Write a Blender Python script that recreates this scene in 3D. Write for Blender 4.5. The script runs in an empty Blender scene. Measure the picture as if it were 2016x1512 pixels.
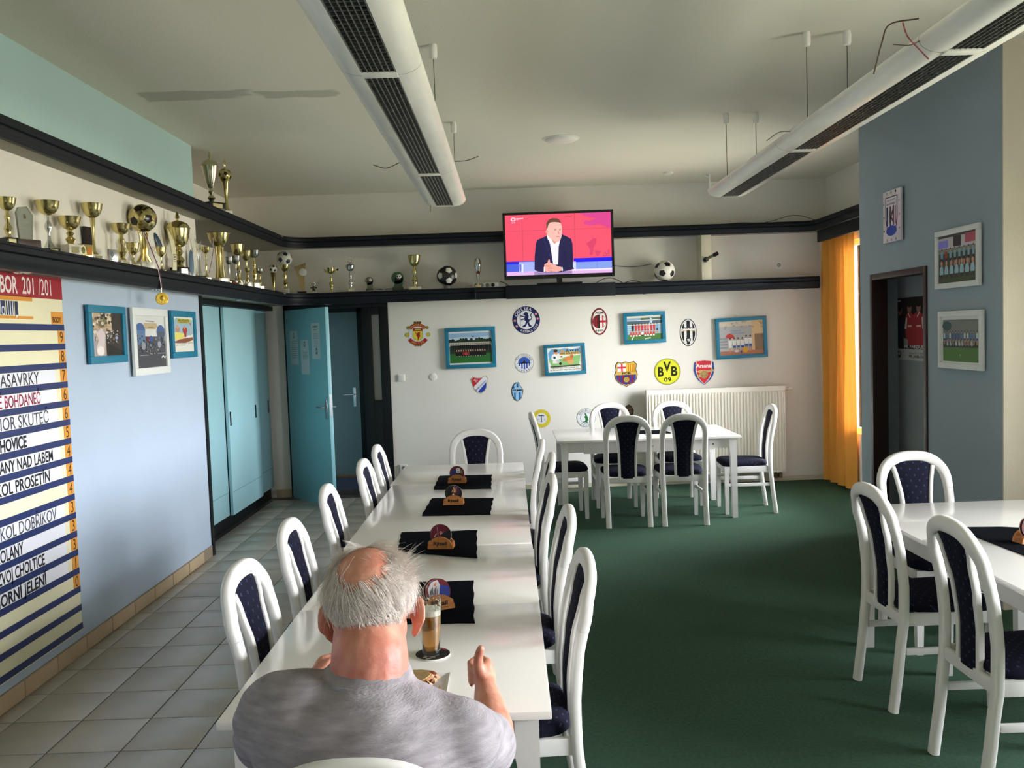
import bpy, bmesh, math, random
from math import sin, cos, pi, radians as R
from mathutils import Vector, Matrix, Euler
random.seed(7)
SC = bpy.context.scene
COL = SC.collection

# ------------------------------------------------------------------ camera
CAMR = Vector((0.9994, -0.0039, -0.0335)); CAMU = Vector((0.0337, 0.0574, 0.9978)); CAMF = Vector((0.0020, 0.9983, -0.0575))
CAMF.normalize(); CAMR = (CAMR - CAMF*CAMR.dot(CAMF)).normalized(); CAMU = CAMR.cross(CAMF)
EYE = Vector((0, 0, 1.72)); FPX = 1711.8
cam = bpy.data.cameras.new('camera'); camo = bpy.data.objects.new('camera', cam); COL.objects.link(camo)
m = Matrix.Identity(4)
for i in range(3):
    m[i][0] = CAMR[i]; m[i][1] = CAMU[i]; m[i][2] = -CAMF[i]; m[i][3] = EYE[i]
camo.matrix_world = m
cam.sensor_width = 36; cam.lens = FPX/2016*36; cam.clip_start = .05; cam.clip_end = 200
SC.camera = camo

# ------------------------------------------------------------------ daylight: overcast sky above, dim green ground below
W = bpy.data.worlds.new('sky'); SC.world = W; W.use_nodes = True
nt = W.node_tree; nt.nodes.clear()
wo = nt.nodes.new('ShaderNodeOutputWorld'); bg = nt.nodes.new('ShaderNodeBackground')
tc = nt.nodes.new('ShaderNodeTexCoord'); sx = nt.nodes.new('ShaderNodeSeparateXYZ'); rp = nt.nodes.new('ShaderNodeValToRGB')
mr = nt.nodes.new('ShaderNodeMapRange'); mr.inputs[1].default_value = -1; mr.inputs[2].default_value = 1
nt.links.new(tc.outputs['Generated'], sx.inputs[0]); nt.links.new(sx.outputs['Z'], mr.inputs[0]); nt.links.new(mr.outputs[0], rp.inputs[0])
nt.links.new(rp.outputs[0], bg.inputs[0]); nt.links.new(bg.outputs[0], wo.inputs[0])
cr = rp.color_ramp
cr.elements[0].position = 0; cr.elements[0].color = (.30, .29, .235, 1)
cr.elements[1].position = 1; cr.elements[1].color = (.97, 1.0, 1.13, 1)
e = cr.elements.new(.495); e.color = (.40, .37, .31, 1)
e = cr.elements.new(.515); e.color = (1.02, .99, 1.07, 1)
SKY = 30.0
bg.inputs[1].default_value = SKY
def portal(loc, rot, sx_, sy_):
    l = bpy.data.lights.new('window_portal', 'AREA'); l.shape = 'RECTANGLE'; l.size = sx_; l.size_y = sy_
    l.cycles.is_portal = True
    o = bpy.data.objects.new('window_portal', l); COL.objects.link(o); o.location = loc; o.rotation_euler = rot
# big window in the right wall beside the camera, terrace window in the far right niche
WY0, WY1, WZ0, WZ1, WX = 0.0, 4.05, .90, 2.34, 4.3
NY0, NY1, NZ0, NZ1, NX = 7.14, 8.95, .60, 2.55, 3.51
portal((WX+.1, (WY0+WY1)/2, (WZ0+WZ1)/2), (0, R(90), 0), WZ1-WZ0, WY1-WY0)
portal((NX+.1, (NY0+NY1)/2, (NZ0+NZ1)/2), (0, R(90), 0), NZ1-NZ0, NY1-NY0)
SC.view_settings.view_transform = 'Standard'; SC.view_settings.look = 'None'
SC.view_settings.gamma = 1; SC.view_settings.use_curve_mapping = False
SC.view_settings.exposure = 0.72
try:
    SC.cycles.max_bounces = 10; SC.cycles.diffuse_bounces = 6; SC.cycles.glossy_bounces = 4
    SC.cycles.transparent_max_bounces = 12; SC.cycles.transmission_bounces = 8
    SC.cycles.sample_clamp_indirect = 8
except Exception: pass

# ------------------------------------------------------------------ placing helpers: a pixel of the survey met with a real plane
def _ray(u, v): return CAMR*((u-1008)/FPX) - CAMU*((v-756)/FPX) + CAMF
def onX(u, v, x): d = _ray(u, v); return EYE + d*(x/d.x)
def onY(u, v, y): d = _ray(u, v); return EYE + d*(y/d.y)
def onZ(u, v, z): d = _ray(u, v); return EYE + d*((z-1.72)/d.z)

# ------------------------------------------------------------------ materials
def lin(h):
    h = h.lstrip('#'); o = []
    for i in (0, 2, 4):
        c = int(h[i:i+2], 16)/255; o.append(c/12.92 if c <= .04045 else ((c+.055)/1.055)**2.4)
    return (*o, 1)
_M = {}
def mat(name, hx, rough=.5, metal=0, bump=0, bscale=60, var=0, vscale=3, spec=.5, emit=0, coat=0, sub=0, stretch=None):
    if name in _M: return _M[name]
    M = bpy.data.materials.new(name); M.use_nodes = True; n = M.node_tree; b = n.nodes['Principled BSDF']
    c = lin(hx); b.inputs['Base Color'].default_value = c
    b.inputs['Roughness'].default_value = rough; b.inputs['Metallic'].default_value = metal
    b.inputs['Specular IOR Level'].default_value = spec
    if coat: b.inputs['Coat Weight'].default_value = coat; b.inputs['Coat Roughness'].default_value = .12
    if emit:
        b.inputs['Base Color'].default_value = (.01, .01, .01, 1)
        b.inputs['Emission Color'].default_value = c; b.inputs['Emission Strength'].default_value = emit
    if bump or var:
        t = n.nodes.new('ShaderNodeTexCoord'); src = t.outputs['Object']
        if stretch:
            mp = n.nodes.new('ShaderNodeMapping'); mp.inputs['Scale'].default_value = stretch
            n.links.new(src, mp.inputs[0]); src = mp.outputs[0]
    if bump:
        x = n.nodes.new('ShaderNodeTexNoise'); x.inputs['Scale'].default_value = bscale; x.inputs['Detail'].default_value = 4
        n.links.new(src, x.inputs['Vector'])
        bp = n.nodes.new('ShaderNodeBump'); bp.inputs['Strength'].default_value = bump; bp.inputs['Distance'].default_value = .004
        n.links.new(x.outputs['Fac'], bp.inputs['Height']); n.links.new(bp.outputs[0], b.inputs['Normal'])
    if var:
        x = n.nodes.new('ShaderNodeTexNoise'); x.inputs['Scale'].default_value = vscale; x.inputs['Detail'].default_value = 5
        n.links.new(src, x.inputs['Vector'])
        r = n.nodes.new('ShaderNodeValToRGB'); r.color_ramp.elements[0].position = .3; r.color_ramp.elements[1].position = .7
        r.color_ramp.elements[0].color = (*[max(0, k*(1-var)) for k in c[:3]], 1)
        r.color_ramp.elements[1].color = (*[min(1, k*(1+var)) for k in c[:3]], 1)
        n.links.new(x.outputs['Fac'], r.inputs[0]); n.links.new(r.outputs[0], b.inputs['Base Color'])
    _M[name] = M; return M
def ink(hx, emit=0):
    return mat(('glow_' if emit else 'ink_')+hx, hx, .55, emit=emit, spec=.3)

PAINT_CREAM = mat('wall_paint_cream', 'e4dfd6', .85, bump=.25, bscale=90, var=.03, vscale=1.5, spec=.2)
PAINT_BLUE = mat('wall_paint_pale_blue', 'aebccc', .85, bump=.25, bscale=90, var=.03, vscale=1.5, spec=.2)
PAINT_AQUA = mat('wall_paint_aqua', 'a9c2c0', .85, bump=.25, bscale=90, var=.03, vscale=1.5, spec=.2)
PAINT_STEEL = mat('wall_paint_steel_blue', '98a6ae', .85, bump=.25, bscale=90, var=.03, vscale=1.5, spec=.2)
PAINT_BEIGE = mat('wall_paint_beige', 'd6cdb6', .85, bump=.25, bscale=90, var=.03, vscale=1.5, spec=.2)
NAVYWOOD = mat('navy_lacquered_wood', '0d131b', .55, bump=.15, bscale=30, stretch=(1, 1, 8), spec=.25)
DARKGREEN = mat('dark_green_frame_paint', '070f12', .45, bump=.1, spec=.3)
TEAL = mat('teal_door_paint', '7ab2bb', .45, bump=.08, var=.03)
TEAL_L = mat('aqua_cupboard_paint', '98c2ca', .42, bump=.08, var=.03)
WHITE = mat('white_lacquer', 'eae5de', .28, spec=.5, coat=.6, bump=.05, bscale=20)
WHITE_WOOD = mat('white_painted_wood', 'e3dfd9', .42, spec=.5, bump=.12, bscale=40)
WHITE_P = mat('white_plastic', 'e9e6df', .4)
RAD = mat('radiator_enamel', 'efe9dd', .35, spec=.5)
BLACKP = mat('black_plastic', '0b0b0d', .25)
CHROME = mat('chrome', 'c9cccf', .2, metal=1)
GOLD = mat('gold_metal', 'd3c488', .2, metal=1, var=.08, vscale=20)
GOLD2 = mat('pale_gold_metal', 'dccfa0', .22, metal=1)
SILVER = mat('silver_metal', 'cfd0cc', .2, metal=1)
MARBLE = mat('white_marble', 'cfcabd', .3, var=.18, vscale=30)
MARBLE_B = mat('black_marble', '141414', .25, var=.3, vscale=30)
WOOD = mat('honey_wood', 'b8763a', .5, var=.18, vscale=12, stretch=(1, 12, 12), bump=.1)
DWOOD = mat('dark_walnut', '3a2218', .45, var=.2, vscale=10, stretch=(1, 1, 10))
BROWNF = mat('dark_brown_door_frame', '2b1512', .4, var=.1)
MATNAVY = mat('navy_ribbed_cloth', '090c13', .95, bump=.6, bscale=180, stretch=(1, 6, 1), spec=.04)
FRAMEBLUE = mat('turquoise_picture_frame', '0e7290', .5, bump=.1, bscale=40, stretch=(1, 8, 1))
FRAMEWHITE = mat('white_picture_frame', 'd9dcd8', .5, bump=.1)

def fabric():
    M = bpy.data.materials.new('navy_upholstery'); M.use_nodes = True; n = M.node_tree; b = n.nodes['Principled BSDF']
    t = n.nodes.new('ShaderNodeTexCoord'); mp = n.nodes.new('ShaderNodeMapping')
    s = n.nodes.new('ShaderNodeSeparateXYZ'); c = n.nodes.new('ShaderNodeCombineXYZ'); ad = n.nodes.new('ShaderNodeMath'); ad.operation = 'ADD'
    n.links.new(t.outputs['Object'], s.inputs[0]); n.links.new(s.outputs['Z'], ad.inputs[0]); n.links.new(s.outputs['Y'], ad.inputs[1])
    n.links.new(s.outputs['X'], c.inputs[0]); n.links.new(ad.outputs[0], c.inputs[1]); n.links.new(c.outputs[0], mp.inputs[0])
    mp.inputs['Rotation'].default_value = (0, 0, R(45))
    v = n.nodes.new('ShaderNodeTexVoronoi'); v.voronoi_dimensions = '2D'; v.distance = 'MANHATTAN'; v.inputs['Scale'].default_value = 30; v.inputs['Randomness'].default_value = 0
    n.links.new(mp.outputs[0], v.inputs['Vector'])
    r = n.nodes.new('ShaderNodeValToRGB'); r.color_ramp.interpolation = 'CONSTANT'
    base = lin('0f1022'); dot = lin('3e4260')
    r.color_ramp.elements[0].position = 0; r.color_ramp.elements[0].color = base
    r.color_ramp.elements[1].position = .07; r.color_ramp.elements[1].color = dot
    e = r.color_ramp.elements.new(.15); e.color = base
    n.links.new(v.outputs['Distance'], r.inputs[0]); n.links.new(r.outputs[0], b.inputs['Base Color'])
    b.inputs['Roughness'].default_value = .9; b.inputs['Specular IOR Level'].default_value = .2
    x = n.nodes.new('ShaderNodeTexNoise'); x.inputs['Scale'].default_value = 400
    bp = n.nodes.new('ShaderNodeBump'); bp.inputs['Strength'].default_value = .3; bp.inputs['Distance'].default_value = .002
    n.links.new(t.outputs['Object'], x.inputs['Vector']); n.links.new(x.outputs['Fac'], bp.inputs['Height']); n.links.new(bp.outputs[0], b.inputs['Normal'])
    return M
FABRIC = fabric()

def carpet_mat():
    M = mat('green_carpet_pile', '3a5341', .95, bump=1.0, bscale=350, var=.16, vscale=60, spec=.1)
    return M
def ceiling_mat():
    M = mat('ceiling_paint', 'dcd8c9', .9, bump=.2, bscale=80, spec=.1)
    n = M.node_tree; b = n.nodes['Principled BSDF']
    t = n.nodes.new('ShaderNodeTexCoord')
    def box(cx, cy, wx, wy):        # a painted-over repair streak with ragged edges
        mp = n.nodes.new('ShaderNodeMapping'); mp.vector_type = 'TEXTURE'; mp.inputs['Location'].default_value = (cx, cy, 0); mp.inputs['Scale'].default_value = (wx, wy, 1)
        n.links.new(t.outputs['Object'], mp.inputs[0])
        nz = n.nodes.new('ShaderNodeTexNoise'); nz.inputs['Scale'].default_value = 5; n.links.new(t.outputs['Object'], nz.inputs['Vector'])
        s = n.nodes.new('ShaderNodeSeparateXYZ'); n.links.new(mp.outputs[0], s.inputs[0])
        a = n.nodes.new('ShaderNodeMath'); a.operation = 'ABSOLUTE'; n.links.new(s.outputs[0], a.inputs[0])
        c = n.nodes.new('ShaderNodeMath'); c.operation = 'ABSOLUTE'; n.links.new(s.outputs[1], c.inputs[0])
        m_ = n.nodes.new('ShaderNodeMath'); m_.operation = 'MAXIMUM'; n.links.new(a.outputs[0], m_.inputs[0]); n.links.new(c.outputs[0], m_.inputs[1])
        ad = n.nodes.new('ShaderNodeMath'); ad.operation = 'ADD'; n.links.new(m_.outputs[0], ad.inputs[0]); n.links.new(nz.outputs['Fac'], ad.inputs[1])
        r = n.nodes.new('ShaderNodeMapRange'); r.inputs[1].default_value = 1.35; r.inputs[2].default_value = 1.5; r.inputs[3].default_value = 1; r.inputs[4].default_value = 0
        n.links.new(ad.outputs[0], r.inputs[0]); return r.outputs[0]
    a = box(-1.93, 5.62, .33, .10); c = box(-1.29, 5.66, .26, .085)
    mx = n.nodes.new('ShaderNodeMath'); mx.operation = 'MAXIMUM'; n.links.new(a, mx.inputs[0]); n.links.new(c, mx.inputs[1])
    mix = n.nodes.new('ShaderNodeMix'); mix.data_type = 'RGBA'; n.links.new(mx.outputs[0], mix.inputs[0])
    mix.inputs[6].default_value = lin('dcd8c9'); mix.inputs[7].default_value = lin('bcb9aa')
    n.links.new(mix.outputs[2], b.inputs['Base Color'])
    return M

# ------------------------------------------------------------------ mesh building
class MB:
    def __init__(s): s.v = []; s.f = []; s.m = []
    def add(s, vs, fs, mi=0, M=None):
        k = len(s.v)
        for p in vs:
            p = Vector(p); s.v.append(M @ p if M else p)
        for f in fs: s.f.append([k+i for i in f]); s.m.append(mi)
        return s
    def box(s, a, b, mi=0, bev=0, M=None):
        x0, x1 = sorted((a[0], b[0])); y0, y1 = sorted((a[1], b[1])); z0, z1 = sorted((a[2], b[2]))
        if bev:
            bm = bmesh.new(); bmesh.ops.create_cube(bm, size=1)
            for v in bm.verts: v.co = Vector(((x0+x1)/2+v.co.x*(x1-x0), (y0+y1)/2+v.co.y*(y1-y0), (z0+z1)/2+v.co.z*(z1-z0)))
            bmesh.ops.bevel(bm, geom=bm.edges[:], offset=min(bev, (x1-x0)*.49, (y1-y0)*.49, (z1-z0)*.49), segments=2, profile=.6, affect='EDGES')
            bm.verts.index_update(); s.add([v.co.copy() for v in bm.verts], [[v.index for v in f.verts] for f in bm.faces], mi, M); bm.free(); return s
        vs = [(x0,y0,z0),(x1,y0,z0),(x1,y1,z0),(x0,y1,z0),(x0,y0,z1),(x1,y0,z1),(x1,y1,z1),(x0,y1,z1)]
        return s.add(vs, [(0,3,2,1),(4,5,6,7),(0,1,5,4),(1,2,6,5),(2,3,7,6),(3,0,4,7)], mi, M)
    def lathe(s, prof, n=20, c=(0,0,0), mi=0, M=None, cap=True):
        vs = []; fs = []
        for r, z in prof:
            for i in range(n):
                a = 2*pi*i/n; vs.append((c[0]+r*cos(a), c[1]+r*sin(a), c[2]+z))
        for j in range(len(prof)-1):
            for i in range(n):
                a = j*n+i; b = j*n+(i+1) % n; fs.append((a, b, b+n, a+n))
        if cap: fs.append(tuple(range(n))[::-1]); fs.append(tuple(range((len(prof)-1)*n, len(prof)*n)))
        return s.add(vs, fs, mi, M)
    def sphere(s, c, r, mi=0, n=16, k=10, M=None):
        r = (r, r, r) if isinstance(r, (int, float)) else r
        vs = [(c[0], c[1], c[2]-r[2])]; fs = []
        for j in range(1, k):
            t = -pi/2+pi*j/k
            for i in range(n): a = 2*pi*i/n; vs.append((c[0]+r[0]*cos(t)*cos(a), c[1]+r[1]*cos(t)*sin(a), c[2]+r[2]*sin(t)))
        vs.append((c[0], c[1], c[2]+r[2])); L = len(vs)-1
        for i in range(n):
            fs.append((0, 1+(i+1) % n, 1+i)); fs.append((L, L-n+i, L-n+(i+1) % n))
        for j in range(k-2):
            for i in range(n): a = 1+j*n+i; b = 1+j*n+(i+1) % n; fs.append((a, b, b+n, a+n))
        return s.add(vs, fs, mi, M)
    def tube(s, pts, r, n=8, mi=0, M=None, cap=True):
        pts = [Vector(p) for p in pts]; rs = r if isinstance(r, (list, tuple)) else [r]*len(pts)
        vs = []; fs = []; up = None
        for i, p in enumerate(pts):
            t = (pts[min(i+1, len(pts)-1)]-pts[max(i-1, 0)]).normalized()
            if up is None: up = t.orthogonal().normalized()
            up = (up-t*up.dot(t)).normalized(); w = t.cross(up)
            for j in range(n): a = 2*pi*j/n; vs.append(p+(up*cos(a)+w*sin(a))*rs[i])
        for i in range(len(pts)-1):
            for j in range(n): a = i*n+j; b = i*n+(j+1) % n; fs.append((a, b, b+n, a+n))
        if cap: fs.append(tuple(range(n))[::-1]); fs.append(tuple(range((len(pts)-1)*n, len(pts)*n)))
        return s.add(vs, fs, mi, M)
    def sweep(s, pts, sec, side, mi=0, closed=False, M=None):
        """sweep a 2D section (a along cross(side,tangent), b along side)"""
        pts = [Vector(p) for p in pts]; side = Vector(side); vs = []; fs = []; n = 0
        for i, p in enumerate(pts):
            t = (pts[min(i+1, len(pts)-1)]-pts[max(i-1, 0)]).normalized()
            w = t.cross(side).normalized(); q = w.cross(t).normalized()
            ss = sec(i/(len(pts)-1)) if callable(sec) else sec
            n = len(ss)
            for a, b in ss: vs.append(p+w*a+q*b)
        for i in range(len(pts)-1):
            for j in range(n): a = i*n+j; b = i*n+(j+1) % n; fs.append((a, b, b+n, a+n))
        fs.append(tuple(range(n))[::-1]); fs.append(tuple(range((len(pts)-1)*n, len(pts)*n)))
        return s.add(vs, fs, mi, M)
    def prism(s, poly, axis, d0, d1, mi=0, M=None):
        """extrude a 2D polygon; axis 'x': poly=(y,z), 'y': poly=(x,z), 'z': poly=(x,y)"""
        def P(a, b, d): return {'x': (d, a, b), 'y': (a, d, b), 'z': (a, b, d)}[axis]
        n = len(poly); vs = [P(a, b, d0) for a, b in poly]+[P(a, b, d1) for a, b in poly]
        fs = [tuple(range(n))[::-1], tuple(range(n, 2*n))]+[(i, (i+1) % n, n+(i+1) % n, n+i) for i in range(n)]
        return s.add(vs, fs, mi, M)
    def mesh(s, name, mats, smooth=35):
        me = bpy.data.meshes.new(name); me.from_pydata([tuple(v) for v in s.v], [], s.f)
        mats = mats if isinstance(mats, (list, tuple)) else [mats]
        for m_ in mats: me.materials.append(m_)
        if len(mats) > 1: me.polygons.foreach_set('material_index', s.m)
        bm = bmesh.new(); bm.from_mesh(me); bmesh.ops.recalc_face_normals(bm, faces=bm.faces[:]); bm.to_mesh(me); bm.free()
        if smooth:
            me.polygons.foreach_set('use_smooth', [True]*len(me.polygons))
            me.set_sharp_from_angle(angle=R(smooth))
        me.update(); return me
    def build(s, name, mats, parent=None, smooth=35, loc=None, rot=None):
        o = bpy.data.objects.new(name, s.mesh(name, mats, smooth)); COL.objects.link(o)
        if parent: o.parent = parent
        if loc is not None: o.location = loc
        if rot is not None: o.rotation_euler = rot
        return o
def tag(o, label=None, cat=None, group=None, kind=None):
    if label: o['label'] = label
    if cat: o['category'] = cat
    if group: o['group'] = group
    if kind: o['kind'] = kind
    return o
def empty(name, loc=(0,0,0), rz=0, label=None, cat=None, group=None, rot=None):
    o = bpy.data.objects.new(name, None); COL.objects.link(o); o.location = loc
    o.rotation_euler = rot if rot else (0, 0, rz); o.empty_display_size = .1
    return tag(o, label, cat, group)
def struct(name, mb, mats, parent=None, smooth=35):
    o = mb.build(name, mats, parent, smooth)
    if not parent: o['kind'] = 'structure'
    return o
def copy_tree(o, parent=None):
    c = o.copy(); COL.objects.link(c); c.parent = parent
    for ch in list(o.children):
        copy_tree(ch, c)
    return c
def rsec(w, h, r=None, n=3):       # rounded rectangle section
    r = r or min(w, h)*.3; o = []
    for cx, cy, a0 in ((w/2-r, h/2-r, 0), (-w/2+r, h/2-r, 90), (-w/2+r, -h/2+r, 180), (w/2-r, -h/2+r, 270)):
        for k in range(n+1):
            a = R(a0+90*k/n); o.append((cx+r*cos(a), cy+r*sin(a)))
    return o

# ------------------------------------------------------------------ flat printed art (posters, crests, screens, lettering)
_T = {}
def tmesh(s, bold=0.0):
    k = (s, bold)
    if k in _T: return _T[k]
    c = bpy.data.curves.new('lettering', 'FONT'); c.body = s; c.size = 1; c.offset = bold; c.resolution_u = 3; c.fill_mode = 'FRONT'
    o = bpy.data.objects.new('lettering', c); me = bpy.data.meshes.new_from_object(o)
    vs = [(v.co.x, v.co.y) for v in me.vertices]; fs = [tuple(p.vertices) for p in me.polygons]
    bpy.data.objects.remove(o); bpy.data.curves.remove(c); bpy.data.meshes.remove(me)
    if not vs: _T[k] = ([], [], (0, 0, .3, .7)); return _T[k]
    xs = [v[0] for v in vs]; ys = [v[1] for v in vs]
    _T[k] = (vs, fs, (min(xs), min(ys), max(xs), max(ys))); return _T[k]
class Art:
    def __init__(s, w, h, emit=0): s.w = w; s.h = h; s.mb = MB(); s.cols = []; s.z = .0003; s.e = emit; s.dz = .0003
    def up(s, k=1): s.z += s.dz*k; return s
    def ci(s, c):
        if c not in s.cols: s.cols.append(c)
        return s.cols.index(c)
    def P(s, x, y): return ((x-.5)*s.w, (y-.5)*s.h, s.z)
    def poly(s, pts, c):
        s.z += 6e-6; s.mb.add([s.P(*p) for p in pts], [tuple(range(len(pts)))], s.ci(c)); return s
    def rect(s, x0, y0, x1, y1, c): return s.poly([(x0, y0), (x1, y0), (x1, y1), (x0, y1)], c)
    def ell(s, cx, cy, rx, ry, c, n=24, a0=0, a1=360):
        return s.poly([(cx+rx*cos(R(a0+(a1-a0)*i/n)), cy+ry*sin(R(a0+(a1-a0)*i/n))) for i in range(n if a1-a0 == 360 else n+1)], c)
    def ring(s, cx, cy, r0x, r0y, r1x, r1y, c, a0=0, a1=360, n=32):
        vs = []; fs = []; s.z += 6e-6
        for i in range(n+1):
            a = R(a0+(a1-a0)*i/n); vs += [s.P(cx+r0x*cos(a), cy+r0y*sin(a)), s.P(cx+r1x*cos(a), cy+r1y*sin(a))]
        for i in range(n): fs.append((2*i, 2*i+1, 2*i+3, 2*i+2))
        s.mb.add(vs, fs, s.ci(c)); return s
    def line(s, pts, wd, c):
        """polyline of width wd (fraction of width)"""
        asp = s.w/s.h
        for (x0, y0), (x1, y1) in zip(pts, pts[1:]):
            dx, dy = x1-x0, (y1-y0)/asp; L = math.hypot(dx, dy) or 1e-6; nx, ny = -dy/L*wd/2, dx/L*wd/2*asp
            s.poly([(x0-nx, y0-ny), (x1-nx, y1-ny), (x1+nx, y1+ny), (x0+nx, y0+ny)], c)
        return s
    def text(s, t, x0, y0, x1, y1, c, bold=.0, rot=0):
        vs, fs, (a, b, cc, d) = tmesh(t, bold)
        if not vs: return s
        s.z += 6e-6
        mx, my = (x0+x1)/2, (y0+y1)/2; ca, sa = cos(R(rot)), sin(R(rot)); out = []
        for x, y in vs:
            px = ((x-a)/(cc-a)-.5)*(x1-x0)*s.w; py = ((y-b)/(d-b)-.5)*(y1-y0)*s.h
            out.append(((mx-.5)*s.w+px*ca-py*sa, (my-.5)*s.h+px*sa+py*ca, s.z))
        s.mb.add(out, fs, s.ci(c)); return s
    def arctext(s, t, cx, cy, r, a0, a1, size, c, bold=.02, flip=False, ry=None):
        """letters spread along an arc from angle a0 to a1 (degrees)"""
        n = len(t); ry = ry or r*s.w/s.h
        for i, ch in enumerate(t):
            if ch == ' ': continue
            a = a0+(a1-a0)*(i/(n-1) if n > 1 else .5); vs, fs, bb = tmesh(ch, bold)
            px, py = cx+r*cos(R(a)), cy+ry*sin(R(a)); rt = R(a+90 if flip else a-90); sc = size*s.w/.73
            mx = (bb[0]+bb[2])/2; out = []
            for x, y in vs:
                X = (x-mx)*sc*.95; Y = (y-.36)*sc
                out.append(((px-.5)*s.w+X*cos(rt)-Y*sin(rt), (py-.5)*s.h+X*sin(rt)+Y*cos(rt), s.z))
            s.mb.add(out, fs, s.ci(c))
        return s
    def build(s, name, parent=None, loc=None, rot=None):
        o = bpy.data.objects.new(name, None)
        me = bpy.data.meshes.new(name); me.from_pydata([tuple(v) for v in s.mb.v], [], s.mb.f)
        for c in s.cols: me.materials.append(ink(c, s.e))
        me.polygons.foreach_set('material_index', s.mb.m); me.update()
        bpy.data.objects.remove(o); o = bpy.data.objects.new(name, me); COL.objects.link(o)
        if parent: o.parent = parent
        if loc is not None: o.location = loc
        if rot is not None: o.rotation_euler = rot
        return o
ROT_BACK = (R(90), 0, 0); ROT_LEFT = (R(90), 0, R(90)); ROT_RIGHT = (R(90), 0, R(-90))
# ------------------------------------------------------------------ room shell
XL, XN, YB, ZC = -2.47, -3.03, 9.546, 3.295     # pale wall, niche wall, back wall, ceiling
Y1, XR, XB, YBN, YBF = 7.01, 3.50, 2.86, 5.038, 7.067
YF = -1.6
# floor slab, tiles as pieces, carpet
fl = struct('floor', MB().box((-3.2, YF-.1, -.12), (WX+.2, 10.4, -.008)), mat('tile_grout', '2a2723', .9, bump=.3))
tile_me = []
for k in range(5):
    hx = ['a39d90', '9e988b', 'a8a295', 'a09a8e', 'a59f93'][k]
    tile_me.append(MB().box((-.157, -.157, -.008), (.157, .157, 0), bev=.0025).mesh('tile', mat('floor_tile_%s' % hx, hx, .32, bump=.12, bscale=25, var=.06, vscale=9)))
def tile_piece(x0, x1, y0, y1):
    cx, cy = (x0+x1)/2, (y0+y1)/2
    o = bpy.data.objects.new('tile', random.choice(tile_me)); COL.objects.link(o); o.parent = fl
    o.location = (cx, cy, random.uniform(-.0006, .0002)); o.scale = ((x1-x0)/.32, (y1-y0)/.32, 1)
XT = -.36
xs = [XL, -2.355, -2.035, -1.715, -1.395, -1.075, -.755, -.435, XT]
ys = [3.62+.32*k for k in range(-6, 19)]
for j in range(len(ys)-1):
    for i in range(len(xs)-1):
        if xs[i+1] <= XL+.13 and ys[j] > Y1: continue
        tile_piece(xs[i], xs[i+1], ys[j], min(ys[j+1], YB))
# narrow last column of tiles in front of the cupboards
for j in range(16, 24): tile_piece(-2.62, -2.355, ys[j], min(ys[j+1], YB))
ca = MB(); ca.prism([(XT, YF), (WX-.002, YF), (WX-.002, YBN-.014), (XB-.002, YBN-.014), (XB-.002, YBF+.002), (XR-.002, YBF+.002), (XR-.002, YB-.013), (XT, YB-.013)], 'z', -.0075, 0)
co = ca.build('carpet', carpet_mat()); tag(co, 'dark green short-pile carpet covering the right part of the floor', 'carpet')

struct('ceiling', MB().box((-3.2, YF-.1, ZC), (WX+.3, 10.4, ZC+.12)), ceiling_mat())
# left wall, painted in three bands: pale blue, cream between the shelves, aqua above
lw = MB(); lw.box((-2.62, YF, 0), (XL, Y1, 2.15), 0); lw.box((-2.62, YF, 2.15), (XL, Y1, 2.76), 1); lw.box((-2.62, YF, 2.76), (XL, Y1, ZC), 2)
struct('wall_left', lw, [PAINT_BLUE, PAINT_CREAM, PAINT_AQUA], smooth=0)
nw = MB(); nw.box((XN-.1, Y1-.2, 0), (XN, YB+.1, ZC)); nw.box((XN-.1, Y1-.15, 0), (-2.62, Y1-.0, ZC))
struct('wall_niche', nw, PAINT_CREAM, smooth=0)
# back wall with the doorway and its side light
DX0, DX1, DXR, DZ = -2.449, -1.60, -1.311, 2.118
bw = MB(); bw.box((XN, YB, 0), (DX0, YB+.12, ZC)); bw.box((DX0, YB, DZ), (DXR, YB+.12, ZC)); bw.box((DXR, YB, 0), (XR+.12, YB+.12, ZC))
struct('wall_back', bw, PAINT_CREAM, smooth=0)
# vestibule behind the doorway
vb = MB(); vb.box((-2.75, 10.05, 0), (-1.0, 10.15, 2.5)); vb.box((-2.8, YB+.12, 0), (-2.7, 10.15, 2.5)); vb.box((-1.05, YB+.12, 0), (-.95, 10.15, 2.5)); vb.box((-2.8, YB+.12, 2.45), (-.95, 10.15, 2.55))
struct('wall_vestibule', vb, mat('vestibule_paint', '4a5560', .8), smooth=0)
# niche wall right, with the terrace window
rw = MB()
rw.box((XR, YBF-.3, 0), (XR+.14, NY0, ZC)); rw.box((XR, NY1, 0), (XR+.14, YB+.12, ZC)); rw.box((XR, NY0, NZ1), (XR+.14, NY1, ZC)); rw.box((XR, NY0, 0), (XR+.14, NY1, NZ0))
struct('wall_right', rw, PAINT_CREAM, smooth=0)
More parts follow.
